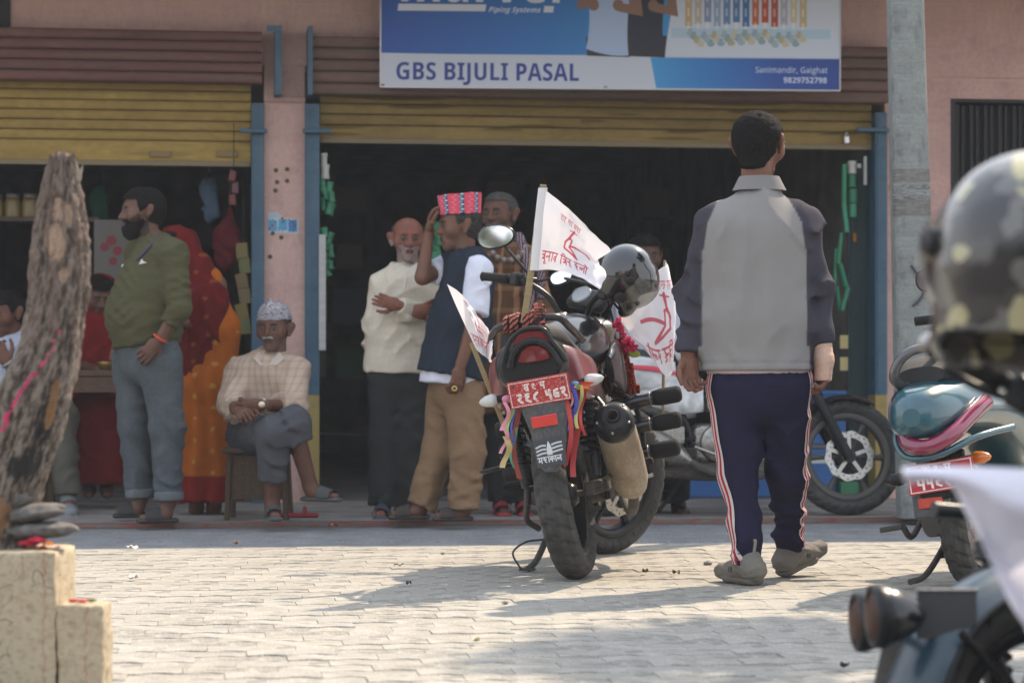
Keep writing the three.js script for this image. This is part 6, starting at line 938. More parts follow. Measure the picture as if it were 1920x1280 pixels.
  const ribbons = (label, at, list) => { const p0 = world(at), t = tn('ribbon_bunch', label, 'ribbons', p0); for (const [c, dx, dy, L, w, dz] of list) { const o = V(dx, dy, dz || 0.02); mesh('ribbon', grid(2, 14, (u, v) => V(o.x + (u - 0.5) * w + 0.012 * Math.sin(v * 5 + dx * 60) + dx * v * 0.25, o.y - v * L, o.z + 0.01 * Math.sin(v * 7 + dx * 90) + (u - 0.5) * 0.006)), mat(c, 0.55, { sheen: 0.5 }), t); } mesh('knot', ball(0.016, 0, 0.0, 0.0, 1.2, 0.9, 0.9), mat(list[0][0], 0.7), t); };
  ribbons('blue, yellow and red ribbons tied under the right rear indicator', BL(1078, 722, 0.33), [[[0.05, 0.06, 0.35], -0.006, 0, 0.155, 0.014], [[0.45, 0.42, 0.13], 0.012, 0, 0.15, 0.012], [[0.42, 0.04, 0.05], 0.026, -0.005, 0.17, 0.01], [[0.5, 0.22, 0.3], -0.018, 0, 0.1, 0.008], [[0.4, 0.03, 0.03], -0.022, -0.01, 0.27, 0.016, 0.0], [[0.35, 0.03, 0.03], 0.004, -0.02, 0.3, 0.02, -0.01], [[0.06, 0.3, 0.12], -0.002, 0.01, 0.05, 0.014], [[0.6, 0.12, 0.04], 0.03, 0.012, 0.03, 0.05]]);
  ribbons('pink, green and gold ribbons hanging below the left rear indicator', BL(951, 748, 0.33), [[[0.55, 0.2, 0.28], -0.006, -0.01, 0.1, 0.014], [[0.28, 0.38, 0.1], 0.008, -0.005, 0.12, 0.014], [[0.06, 0.06, 0.32], 0.022, 0, 0.16, 0.008], [[0.5, 0.2, 0.24], -0.01, -0.09, 0.1, 0.012], [[0.4, 0.3, 0.12], -0.004, -0.13, 0.11, 0.02], [[0.25, 0.04, 0.03], 0.03, -0.02, 0.26, 0.018, -0.01], [[0.04, 0.2, 0.12], 0.02, -0.1, 0.14, 0.008]]);
  { // festive cloth and flowers hung on the front
    const p0 = world(BL(1158, 610, -0.9)), t = tn('festive_cloth', 'dark red sequinned cloth with pink flowers hung on the motorcycle front', 'cloth', p0); const at = (x, y, z) => world(BL(x, y, z)).sub(p0);
    const ct = texture(128, (u, v) => { const n = noise3(u * 60, v * 60, 3); return n > 0.6 ? [0.75, 0.5, 0.2] : [0.36 + 0.1 * n, 0.09, 0.07]; }), cm = cloth('#ffffff', { map: rep(ct, 2, 3) });
    for (const [xa, ya, xb, yb, w] of [[1150, 640, 1160, 745, 0.026], [1164, 640, 1186, 738, 0.034], [1146, 650, 1136, 740, 0.018]]) mesh('cloth_fold', fieldMesh([limb(at(xa, ya, -0.9), at(xb, yb, -0.9), w * 0.55, w, { sx: 0.55, side: V(0.2, 0, 1).normalize(), flatB: true, k: 0.01 })], 0.006, (x, y, z) => 0.006 * Math.sin(x * 260 + 40 * z + 3 * noise3(x * 9, y * 9, z * 9))), cm, t);
    mesh('orange_panel', fieldMesh([limb(at(1158, 690, -0.87), at(1163, 745, -0.87), 0.008, 0.016, { flatB: true, k: 0.01 })], 0.005, (x, y, z) => 0.003 * Math.sin(x * 300)), cloth([0.6, 0.16, 0.03]), t);
    for (const [x, y, r] of [[1163, 606, 0.022], [1155, 612, 0.018], [1175, 645, 0.024], [1186, 648, 0.02], [1180, 640, 0.018], [1168, 625, 0.014]]) mesh('flower', (() => { const gg = []; for (let k = 0; k < 12; k++) gg.push(ball(r * 0.62, 0, 0, 0, 1, 0.5, 0.8, 8).translate(r * 0.7, 0, 0).rotateZ(k * 2.4).rotateY(k * 1.3)); return join(gg).translate(...at(x, y, -0.86).toArray()); })(), mat([0.55, 0.02, 0.09], 0.8), t);
    mesh('leaf', ball(0.02, ...at(1190, 664, -0.87).toArray(), 1.2, 0.7, 0.3, 8), mat([0.3, 0.34, 0.05], 0.8), t);
    for (const [x, c] of [[1146, [0.6, 0.5, 0.5]], [1153, [0.62, 0.42, 0.42]], [1138, [0.35, 0.38, 0.08]]]) mesh('ribbon', grid(2, 12, (u, v) => at(x + (u - 0.5) * 7 + 5 * Math.sin(v * 5 + x), lerp(615, 675, v), -0.84)), mat(c, 0.6), t);
  }
}

// ---- helmets
function helmet(label, at, fwd, up, shellM, scale = 1) {
  const t = thing('helmet', label, 'helmet', at); const z = A3(fwd).clone().normalize(), x = A3(up).clone().cross(z).normalize(), y = z.clone().cross(x); const m4 = new THREE.Matrix4().makeBasis(x, y, z).scale(V(scale, scale, scale));
  const outer = [limb(V(0, 0.02, -0.02), V(0, 0.012, 0.02), 0.128, 0.122, { k: 0.03 }), limb(V(0, -0.02, -0.01), V(0, -0.1, 0.0), 0.125, 0.112, { k: 0.03, flatB: true }), limb(V(-0.05, -0.095, 0.075), V(0.05, -0.095, 0.075), 0.045, 0.045, { k: 0.03 }), limb(V(0, 0.015, -0.01), V(0, 0.01, 0.01), 0.112, 0.108, { sub: true, k: 0.006 }), limb(V(0, -0.02, 0), V(0, -0.2, 0), 0.104, 0.1, { sub: true, k: 0.006 }), limb(V(0, -0.005, 0.06), V(0, -0.005, 0.2), 0.052, 0.056, { sub: true, k: 0.01, sx: 1.75, side: V(1, 0, 0) })];
  const g = fieldMesh(outer, 0.0055); const uv = g.attributes.uv, p = g.attributes.position; for (let i = 0; i < uv.count; i++) uv.setXY(i, Math.atan2(p.getX(i), p.getZ(i)) * 0.16, p.getY(i));
  mesh('shell', g.applyMatrix4(m4), shellM, t);
  mesh('lining', fieldMesh([limb(V(0, 0.012, -0.01), V(0, -0.09, 0), 0.108, 0.1, { k: 0.02, flatB: true }), limb(V(0, 0.0, 0), V(0, -0.2, 0), 0.085, 0.085, { sub: true, k: 0.01 }), limb(V(0, -0.005, 0.05), V(0, -0.005, 0.2), 0.056, 0.06, { sub: true, k: 0.01, sx: 1.6, side: V(1, 0, 0) })], 0.008).applyMatrix4(m4), mat([0.03, 0.03, 0.032], 0.95), t);
  const vis = (r) => grid(28, 10, (u, v) => { const a = lerp(R(-82), R(82), u), e = lerp(R(-52), R(24), v); return V(r * Math.sin(a) * Math.cos(e) * 0.96, 0.01 + r * Math.sin(e) * 0.95, 0.006 + r * Math.cos(a) * Math.cos(e) * 1.02); });
  mesh('visor', vis(0.142).applyMatrix4(m4), mat([0.6, 0.59, 0.56], 0.06, { transmission: 0.85, thickness: 0, clearcoat: 1 }), t);
  for (const s of [-1, 1]) mesh('visor_pivot', latheX([[0.0001, 0.012], [0.016, 0.012], [0.02, 0.004], [0.02, -0.004]], 18).rotateY(s > 0 ? 0 : Math.PI).translate(s * 0.131, 0.02, 0.01).applyMatrix4(m4), M5.plastic, t);
  mesh('edge_trim', tube([...Array(24)].map((_, i) => { const a = i / 24 * Math.PI * 2; return V(0.106 * Math.cos(a), -0.1 + (Math.sin(a) > 0 ? -0.02 * Math.sin(a) : 0), 0.0 + 0.108 * Math.sin(a)).applyMatrix4(m4); }), 0.006 * scale, 6, 72, true), M5.rubber, t);
  return t;
}
helmet('glossy black helmet with a clear visor hanging on the middle motorcycle', PX(1176, 522, 9.22), V(0.66, -0.6, -0.05), V(0.5, 1, 0.25), mat([0.006, 0.007, 0.009], 0.12, { clearcoat: 1, clearcoatRoughness: 0.05 }), 0.88);

// ---- B: pale motorcycle parked side-on at the step
{
  const whiteTank = mat([0.6, 0.62, 0.65], 0.3, { clearcoat: 0.8, map: rep(blotT, 1) });
  const { g } = makeBike('white and grey motorcycle parked side on against the shop front', { base: V(0.47, STEP, -12.05), yaw: -86, lean: 7, steer: -4, body: M5.white, tank: whiteTank, panel: M5.white, shroud: mat([0.16, 0.165, 0.17], 0.5), fender: M5.plastic, engineM: M5.alu, rim: mat([0.075, 0.07, 0.065], 0.6), mufflerM: M5.alu });
  for (const s of [-1, 1]) mesh('tail_panel', loft([{ c: [s * 0.12, 0.72, -0.36], w: 0.03, t: 0.06, b: 0.09 }, { c: [s * 0.15, 0.74, -0.1], w: 0.04, t: 0.08, b: 0.1 }, { c: [s * 0.12, 0.8, 0.14], w: 0.045, t: 0.07, b: 0.07 }, { c: [s * 0.06, 0.86, 0.34], w: 0.02, t: 0.03, b: 0.03 }], 20), M5.white, g);
  mesh('red_stripe', loft([{ c: [0.192, 0.745, -0.1], w: 0.003, t: 0.012, b: 0.012 }, { c: [0.185, 0.735, -0.25], w: 0.003, t: 0.014, b: 0.014 }, { c: [0.16, 0.715, -0.36], w: 0.003, t: 0.01, b: 0.01 }], 10), mat([0.5, 0.04, 0.08], 0.4), g);
  mesh('red_stripe', loft([{ c: [0.172, 0.9, -0.56], w: 0.006, t: 0.03, b: 0.04 }, { c: [0.178, 0.88, -0.7], w: 0.006, t: 0.045, b: 0.05 }, { c: [0.14, 0.88, -0.82], w: 0.006, t: 0.02, b: 0.03 }], 12), mat([0.5, 0.04, 0.08], 0.4), g);
  mesh('number_plate', rbox(0.2, 0.09, 0.004, 0.002, 0, 0.68, 0.36, 0.2), mat([0.4, 0.03, 0.03], 0.6), g);
  mesh('belly_pan', loft([{ c: [0.08, 0.24, -0.9], w: 0.04, t: 0.05, b: 0.04 }, { c: [0.1, 0.22, -0.6], w: 0.05, t: 0.05, b: 0.05 }, { c: [0.1, 0.22, -0.2], w: 0.04, t: 0.03, b: 0.03 }], 14), M5.dirtyMetal, g);
}
// ---- C: teal scooter at the right
{
  const g = thing('scooter', 'teal scooter with a wide magenta tail light parked at the right', 'scooter', V(1.61, 0, -8.2)); g.rotation.set(0, R(-27), R(7), 'YXZ'); g.updateMatrixWorld();
  const inv = g.matrixWorld.clone().invert(), SL = (px, py, z) => { const a = V(0, EYE, 0).applyMatrix4(inv), b = PX(px, py, 1).applyMatrix4(inv); return a.clone().lerp(b, (z - a.z) / (b.z - a.z)); };
  const teal = mat([0.008, 0.095, 0.13], 0.3, { clearcoat: 1, clearcoatRoughness: 0.08, map: blotT });
  mesh('rear_body', loft([{ c: [0, 0.6, 0.5], w: 0.03, t: 0.03, b: 0.03 }, { c: [0, 0.6, 0.46], w: 0.085, t: 0.085, b: 0.07 }, { c: [0, 0.61, 0.32], w: 0.135, t: 0.115, b: 0.085 }, { c: [0, 0.63, 0.1], w: 0.17, t: 0.12, b: 0.1 }, { c: [0, 0.63, -0.2], w: 0.185, t: 0.11, b: 0.13 }, { c: [0, 0.6, -0.45], w: 0.17, t: 0.1, b: 0.18 }, { c: [0, 0.56, -0.55], w: 0.14, t: 0.1, b: 0.2 }], 32), teal, g);
  const lens = mat([0.26, 0.012, 0.06], 0.12, { clearcoat: 1, map: blotT });
  mesh('tail_light', tube([SL(1700, 778, 0.36), SL(1697, 805, 0.42), SL(1704, 832, 0.46), SL(1740, 838, 0.47), SL(1785, 815, 0.43), SL(1820, 780, 0.33), SL(1850, 752, 0.22)], 0.027, 12, 60), lens, g);
  mesh('tail_trim', tube([SL(1684, 790, 0.36), SL(1682, 835, 0.42), SL(1702, 858, 0.45), SL(1760, 853, 0.45), SL(1830, 820, 0.38), SL(1900, 800, 0.2)], 0.012, 10, 50), teal, g);
  mesh('lock', latheTo([[0.0001, 0.006], [0.01, 0.006], [0.013, 0]], SL(1739, 782, 0.42), SL(1739, 782, 1.4), 16), M5.plastic, g);
  mesh('grab_rail', [tube([SL(1716, 716, 0.3), SL(1690, 724, 0.36), SL(1677, 708, 0.4), SL(1684, 682, 0.4), SL(1706, 660, 0.38), SL(1748, 650, 0.3), SL(1800, 655, 0.1), SL(1850, 672, -0.1)], 0.017, 12, 70)], mat([0.05, 0.05, 0.052], 0.25, { clearcoat: 0.8 }), g);
  mesh('seat', loft([{ c: [0, 0.74, 0.34], w: 0.08, t: 0.03, b: 0.03 }, { c: [0, 0.75, 0.22], w: 0.13, t: 0.06, b: 0.05 }, { c: [0, 0.75, -0.1], w: 0.15, t: 0.07, b: 0.05 }, { c: [0, 0.72, -0.45], w: 0.11, t: 0.05, b: 0.05 }], 24), mat([0.02, 0.02, 0.02], 0.7, { bumpMap: rep(grainT, 6), bumpScale: 0.002 }), g);
  const pt = canvas(256, 128, (c, w, h) => { c.fillStyle = '#a3262c'; c.fillRect(0, 0, w, h); c.strokeStyle = '#d8c9c6'; c.lineWidth = 5; c.strokeRect(6, 6, w - 12, h - 12); c.strokeStyle = '#e0d8d6'; deva(c, [['ka'], ['d2'], ['pa']], 60, 14, 34, 7); deva(c, [['pa', 'd5', 'd9', 'd8']], 30, 66, 46, 10); });
  const pl = new THREE.Group(); pl.name = 'number_plate'; g.add(pl); pl.position.copy(SL(1765, 892, 0.4)); pl.rotation.set(-0.1, 0.0, R(3)); mesh('plate', rbox(0.23, 0.1, 0.004, 0.002), mat([0.45, 0.03, 0.03], 0.6), pl); mesh('lettering', new THREE.PlaneGeometry(0.226, 0.096).translate(0, 0, 0.003), mat('#ffffff', 0.55, { map: pt }), pl);
  mesh('plate_holder', rbox(0.17, 0.16, 0.02, 0.01).translate(...SL(1768, 890, 0.37).toArray()), M5.plastic, g);
  mesh('mud_flap', rbox(0.13, 0.09, 0.02, 0.02).translate(...SL(1748, 945, 0.36).toArray()), M5.greyPlastic, g); mesh('reflector', rbox(0.085, 0.036, 0.012, 0.004).translate(...SL(1746, 942, 0.375).toArray()), mat([0.45, 0.03, 0.02], 0.25, { clearcoat: 1 }), g);
  indicator(g, SL(1800, 862, 0.3), V(1, 0, 0.1), mat([0.6, 0.16, 0.01], 0.2, { clearcoat: 1 })); indicator(g, SL(1720, 895, 0.3), V(-1, 0, 0.1), M5.plastic);
  const w = new THREE.Group(); w.name = 'rear_wheel'; g.add(w); w.position.set(0, 0.218, 0); const tg = tyreGeo(0.218, 0.1, 0.078, 24); mesh('tyre', tg, M5.tyre, w); mesh('rim', latheX([[0.0001, -0.03], [0.14, -0.03], [0.15, -0.036], [0.148, 0.0], [0.15, 0.036], [0.14, 0.03], [0.0001, 0.03]], 40), M5.alu, w);
  const f = new THREE.Group(); f.name = 'front_wheel'; g.add(f); f.position.set(0, 0.218, -1.22); mesh('tyre', tg, M5.tyre, f); mesh('rim', latheX([[0.0001, -0.03], [0.14, -0.03], [0.15, -0.036], [0.148, 0.0], [0.15, 0.036], [0.14, 0.03], [0.0001, 0.03]], 40), M5.alu, f);
  mesh('engine_cover', loft([{ c: [-0.1, 0.26, 0.1], w: 0.035, t: 0.07, b: 0.07 }, { c: [-0.11, 0.28, -0.15], w: 0.045, t: 0.09, b: 0.09 }, { c: [-0.1, 0.3, -0.4], w: 0.04, t: 0.08, b: 0.08 }], 18), M5.dirtyMetal, g);
  mesh('kick_lever', [tube([V(-0.15, 0.26, 0.02), V(-0.17, 0.2, 0.12), V(-0.17, 0.24, 0.2)], 0.011), cyl([-0.17, 0.24, 0.2], [-0.25, 0.235, 0.2], 0.01)], M5.dirtyMetal, g);
  mesh('centre_stand', [tube([V(-0.1, 0.2, -0.15), V(-0.14, 0.06, 0.12), V(-0.16, 0.05, 0.22)], 0.011), tube([V(0.1, 0.2, -0.15), V(0.12, 0.05, 0.08)], 0.011), cyl([-0.12, 0.12, -0.03], [0.11, 0.12, -0.03], 0.01)], M5.dirtyMetal, g);
  mesh('muffler', latheTo([[0.02, 0], [0.05, 0.04], [0.055, 0.3], [0.045, 0.36], [0.015, 0.37], [0.0001, 0.36]], [0.15, 0.24, -0.35], [0.16, 0.3, 0.1], 20), M5.plastic, g);
  mesh('floorboard', rbox(0.34, 0.06, 0.45, 0.02, 0, 0.3, -0.72), M5.plastic, g);
  mesh('front_apron', loft([{ c: [0, 0.3, -0.92], w: 0.17, t: 0.04, b: 0.05, sl: -0.03 }, { c: [0, 0.5, -0.96], w: 0.2, t: 0.05, b: 0.05 }, { c: [0, 0.75, -0.98], w: 0.19, t: 0.05, b: 0.05 }, { c: [0, 0.92, -0.95], w: 0.12, t: 0.04, b: 0.04 }], 24), teal, g);
  mesh('front_fender', grid(24, 8, (u, v) => { const a = lerp(R(-10), R(150), u), l = (v - 0.5) * 2, r = 0.25 - 0.03 * l * l; return V(l * 0.07, 0.218 + r * Math.sin(a), -1.22 + r * Math.cos(a)); }), teal, g);
  mesh('steering_column', cyl([0, 0.9, -0.95], [0, 0.22, -1.22], 0.022), M5.dirtyMetal, g);
  mesh('handlebar', [tube([V(-0.34, 1.0, -0.85), V(-0.15, 1.0, -0.93), V(0.15, 1.0, -0.93), V(0.34, 1.0, -0.85)], 0.014), loft([{ c: [0, 0.97, -0.86], w: 0.14, t: 0.05, b: 0.05 }, { c: [0, 0.98, -0.97], w: 0.15, t: 0.07, b: 0.07 }, { c: [0, 0.96, -1.05], w: 0.08, t: 0.05, b: 0.05 }], 18)], teal, g);
  for (const s of [-1, 1]) { mesh('grip', cyl([s * 0.23, 1.0, -0.9], [s * 0.36, 1.0, -0.84], 0.018), M5.rubber, g); mirrorOn(g, [s * 0.18, 1.02, -0.93], [s * 0.3, 1.16, -0.92], 0.12, 0.085, V(-s * 0.1, 0, 1)); }
}
// ---- lower roadway on the photographer's side
{
  const low = struct('lower_road', new THREE.PlaneGeometry(60, 30).rotateX(-Math.PI / 2).translate(0, -0.28, 9.8), mat([0.5, 0.5, 0.5], 0.95, { map: rep(roadT, 30), bumpMap: rep(roadB, 40), bumpScale: 0.004 }));
}
// ---- D: dark motorcycle at the lower right, only its tail in the picture
{
  const { g } = makeBike('dark blue motorcycle at the lower right corner with a deep rear mudguard', { base: V(1.03, -0.28, -4.5), yaw: -64, lean: 7, steer: 0, seat: false, tank: mat([0.01, 0.02, 0.03], 0.2, { clearcoat: 1 }), panel: M5.gloss, rim: M5.plastic });
  const navy = mat([0.016, 0.042, 0.065], 0.4, { clearcoat: 0.35, clearcoatRoughness: 0.15 });
  mesh('seat', loft([{ c: [0, 0.8, -0.6], w: 0.08, t: 0.04, b: 0.04 }, { c: [0, 0.79, -0.45], w: 0.13, t: 0.06, b: 0.05 }, { c: [0, 0.79, -0.28], w: 0.12, t: 0.05, b: 0.05 }], 20), M5.plastic, g);
  const arc = (r0, w) => grid(44, 12, (u, v) => { const a = lerp(R(-38), R(128), u), l = (v - 0.5) * 2, r = r0 - 0.05 * Math.abs(l) ** 3; return V(l * w, 0.305 + r * Math.sin(a), r * Math.cos(a)); });
  mesh('rear_mudguard', [arc(0.345, 0.085), arc(0.338, 0.08)], navy, g); mesh('mudguard_lip', [-1, 1].map((s) => tube([...Array(16)].map((_, i) => { const a = lerp(R(-38), R(128), i / 15); return V(s * 0.085, 0.305 + 0.295 * Math.sin(a), 0.295 * Math.cos(a)); }), 0.007, 8, 60)), M5.plastic, g);
  for (const s of [-1, 1]) mesh('mudguard_stay', tube([V(s * 0.1, 0.305, 0), V(s * 0.105, 0.42, 0.14), V(s * 0.1, 0.52, 0.24)], 0.009, 8), M5.plastic, g);
  const inv = (g.updateMatrixWorld(), g.matrixWorld.clone().invert()), at = (px, py, d) => PX(px, py, d).applyMatrix4(inv);
  const axis = V(1, 0.03, -0.12).applyQuaternion(g.quaternion.clone().invert());
  const lamp = (name, p, s) => { const k = new THREE.Group(); k.name = name; g.add(k); mesh('bowl', latheTo([[0.052 * s, 0], [0.056 * s, 0.012], [0.05 * s, 0.035], [0.034 * s, 0.065], [0.012 * s, 0.085], [0.0001, 0.088]], p, p.clone().add(axis), 28), M5.gloss, k); mesh('rim', latheTo([[0.046 * s, -0.016], [0.058 * s, -0.014], [0.06 * s, 0.0], [0.056 * s, 0.014]], p, p.clone().add(axis), 28), M5.plastic, k); mesh('lens', latheTo([[0.0001, -0.024], [0.03 * s, -0.021], [0.05 * s, -0.01], [0.05 * s, 0.0]], p, p.clone().add(axis), 28), mat([0.05, 0.018, 0.01], 0.45, { specularIntensity: 0.5 }), k); };
  const p1 = at(1650, 1155, 4.36), p2 = at(1618, 1166, 4.66); lamp('indicator', p1, 1); lamp('indicator', p2, 1);
  mesh('lamp_bar', cyl(p1.clone().add(V(-0.0, -0.02, -0.045)), p2.clone().add(V(0, -0.02, -0.045)), 0.011), M5.plastic, g);
  mesh('plate_bracket', loft([{ c: at(1675, 1200, 4.5).toArray(), w: 0.03, t: 0.02, b: 0.02 }, { c: at(1672, 1250, 4.5).toArray(), w: 0.045, t: 0.02, b: 0.02 }, { c: at(1660, 1330, 4.5).toArray(), w: 0.06, t: 0.02, b: 0.02 }], 14), M5.plastic, g);
  const wq = g.quaternion.clone().invert(); mesh('plate_board', [rbox(0.112, 0.09, 0.008, 0.003).applyQuaternion(wq).translate(...at(1776, 1152, 4.4).toArray())], mat([0.05, 0.052, 0.055], 0.5), g);
  mesh('plate_edge', [rbox(0.116, 0.006, 0.014, 0.002).applyQuaternion(wq).translate(...at(1776, 1106, 4.4).toArray())], M5.steel, g);
}
// ---- E: black motorcycle nearest the camera, one grip in the picture
{
  const { g, S, hb } = makeBike('black motorcycle nearest the camera with only its left handlebar grip showing', { base: V(0.785, -0.28, -2.6), yaw: 0, lean: -15, steer: 35, barH: 0.86, mirrors: false, mufflerM: M5.plastic });
  for (const s of [-1, 1]) mesh('tail_panel', loft([{ c: [s * 0.12, 0.72, -0.36], w: 0.03, t: 0.06, b: 0.07 }, { c: [s * 0.15, 0.76, 0], w: 0.045, t: 0.08, b: 0.1 }, { c: [s * 0.07, 0.86, 0.34], w: 0.022, t: 0.03, b: 0.03 }], 20), M5.gloss, g);
  mesh('bar_end', S(ball(0.016, -0.392, hb - 0.002, -0.757)), M5.steel, g);
}
{
  const ct = texture(256, (u, v) => { const a = tile(u, v, 3, 111, 3), b = tile(u, v, 4, 131, 3); const c = a > 0.16 ? [0.64, 0.61, 0.46] : b > 0.14 ? [0.38, 0.37, 0.35] : a < -0.1 ? [0.1, 0.09, 0.1] : [0.2, 0.19, 0.18]; return c; }, true, 2.2, 2.6);
  helmet('camouflage patterned helmet hung on the nearest handlebar', PX(1922, 495, 3.36), V(-0.3, -0.12, -1), V(0.08, 1, 0), mat('#ffffff', 0.25, { map: ct, clearcoat: 0.8, clearcoatRoughness: 0.15 }), 1.06);
}

// ---------------------------------------------------------------- flags
const flagM = (t) => mat('#ffffff', 0.85, { map: t, transmission: 0.32, thickness: 0 });
const flagT = canvas(512, 384, (c, w, h) => {
  c.fillStyle = '#e9e6ea'; c.fillRect(0, 0, w, h); c.strokeStyle = '#c4505e'; c.fillStyle = '#c4505e'; c.globalAlpha = 0.9;
  deva(c, [['ra', 'aa', 'ra'], ['pa', 'aa'], ['sa', 'pa', 'aa']], 150, 66, 26, 4);
  deva(c, [['ca', 'u', 'na', 'aa', 'va'], ['i', 'ca', 'nha'], ['ha', 'la', 'o']], 70, 285, 42, 7);
  c.lineWidth = 15; c.lineJoin = 'round'; c.beginPath(); c.moveTo(262, 108); c.lineTo(250, 140); c.lineTo(242, 168); c.stroke(); c.lineWidth = 6; c.beginPath(); c.moveTo(230, 118); c.lineTo(285, 112); c.stroke(); c.lineWidth = 12; c.beginPath(); c.moveTo(242, 160); c.lineTo(222, 196); c.lineTo(226, 232); c.lineTo(330, 262); c.lineTo(258, 214); c.lineTo(262, 166); c.closePath(); c.stroke(); c.beginPath(); c.moveTo(262, 208); c.quadraticCurveTo(320, 180, 372, 196); c.lineTo(400, 208); c.stroke(); c.globalAlpha = 1;
});
function flag(label, stick, rows, d, opt = {}) {        // rows: control points [px, py, extra depth], from the hoist outwards
  const base = PX(stick[stick.length - 1][0], stick[stick.length - 1][1], d), t = thing('flag', label, 'flag', base, opt.group);
  const Q = (p) => PX(p[0], p[1], d + (p[2] || 0)).sub(base); const sp = stick.map(Q), bm = mat([0.36, 0.27, 0.13], 0.75, { map: rep(blotT, 4) });
  if (opt.noStick !== true) { const a = sp[0], b = sp[sp.length - 1], dir = b.clone().sub(a), L = dir.length(), q = new THREE.Quaternion().setFromUnitVectors(V(0, -1, 0), dir.normalize()); mesh('stick', rbox(opt.sw || 0.02, L, 0.008, 0.003).applyMatrix4(new THREE.Matrix4().compose(a.clone().lerp(b, 0.5), q, V(1, 1, 1))), bm, t); for (const k of [0.55, 0.8]) mesh('bamboo_node', rbox((opt.sw || 0.02) + 0.003, 0.006, 0.011, 0.002).applyMatrix4(new THREE.Matrix4().compose(a.clone().lerp(b, k), q, V(1, 1, 1))), bm, t); }
  const C = rows.map((r) => r.map(Q)), nu = C.length - 1, nv = C[0].length - 1, ix = (i, n) => clamp(i, 0, n);
  const at = (u, v) => { const fu = u * nu, iu = Math.min(nu - 1, Math.floor(fu)), tu = fu - iu, fv = v * nv, iv = Math.min(nv - 1, Math.floor(fv)), tv = fv - iv; const p = catmull([-1, 0, 1, 2].map((a) => catmull([-1, 0, 1, 2].map((b) => C[ix(iu + a, nu)][ix(iv + b, nv)]), tv)), tu); const n = noise3(u * 2.3 + d, v * 1.8, 7), n2 = noise3(u * 6, v * 5, 2 + d); p.z += (opt.wave ?? 0.02) * (n + 0.35 * n2) * (0.15 + u); p.x += 0.006 * n2 * u; return p; };
  const g = grid(44, 34, at); const uv = g.attributes.uv; for (let i = 0; i < uv.count; i++) uv.setXY(i, uv.getX(i), 1 - uv.getY(i));
  mesh('cloth', g, flagM(opt.tex || flagT), t);
  if (opt.hem) mesh('hem_sleeve', grid(12, 24, (u, v) => { const p = at(0, v), a = u * Math.PI * 2; return p.add(V(Math.cos(a) * 0.016, 0, Math.sin(a) * 0.009)); }, true), mat([0.62, 0.6, 0.6], 0.9), t);
  return t;
}
flag('large white triangular pennant with red plough print above the middle motorcycle seat', [[1019, 346], [982, 606]], [
  [[1018, 352], [1012, 404], [1006, 456], [1001, 507]], [[1062, 388, -0.03], [1053, 425, -0.02], [1044, 465, 0.01], [1037, 506, 0.03]], [[1105, 428, 0.02], [1094, 456, 0.05], [1086, 487, 0.04], [1087, 520, -0.02]], [[1147, 470, -0.03], [1122, 490, 0.06], [1138, 514, 0.0], [1126, 543, -0.06]]], 8.33, { hem: true, sw: 0.024, wave: 0.015 });
flag('small white flag folded against its stick beside the left rear indicator', [[884, 642, 0.012], [958, 830]], [
  [[838, 532], [852, 566], [872, 610], [893, 655]], [[866, 552, -0.05], [878, 582, -0.04], [892, 622, -0.02], [903, 664, 0.0]], [[893, 588, 0.03], [900, 606, 0.05], [908, 632, 0.05], [913, 672, 0.03]], [[918, 622, -0.04], [922, 636, -0.05], [923, 655, -0.04], [921, 681, -0.02]]], 8.5, { sw: 0.018 });
flag('limp white flag with red print hanging beside the walking man', [[1247, 488], [1243, 790]], [
  [[1247, 490], [1245, 540], [1243, 600], [1242, 660]], [[1252, 496, -0.06], [1265, 560, -0.08], [1266, 620, -0.09], [1262, 690, -0.08]], [[1240, 502, -0.13], [1222, 560, -0.15], [1225, 640, -0.14], [1248, 704, -0.1]], [[1236, 506, -0.2], [1196, 552, -0.24], [1166, 604, -0.22], [1208, 650, -0.18]]], 9.55, { sw: 0.012, wave: 0.012 });
flag('plain white flag blurred in the right foreground', [[1690, 884], [2060, 902]], [
  [[1692, 876], [1800, 874, -0.02], [1920, 878, -0.03], [2050, 884]], [[1694, 888, -0.05], [1802, 896, -0.05], [1905, 955, -0.06], [2045, 990, -0.04]], [[1696, 900, -0.02], [1800, 918, -0.03], [1878, 1060, 0.03], [2030, 1180, 0.02]], [[1700, 908, 0.02], [1796, 926, 0.04], [1925, 1180, -0.02], [2040, 1330, -0.05]]], 3.15, { tex: canvas(64, 64, (c) => { c.fillStyle = '#e6e4f0'; c.fillRect(0, 0, 64, 64); }), sw: 0.014, wave: 0.01 });

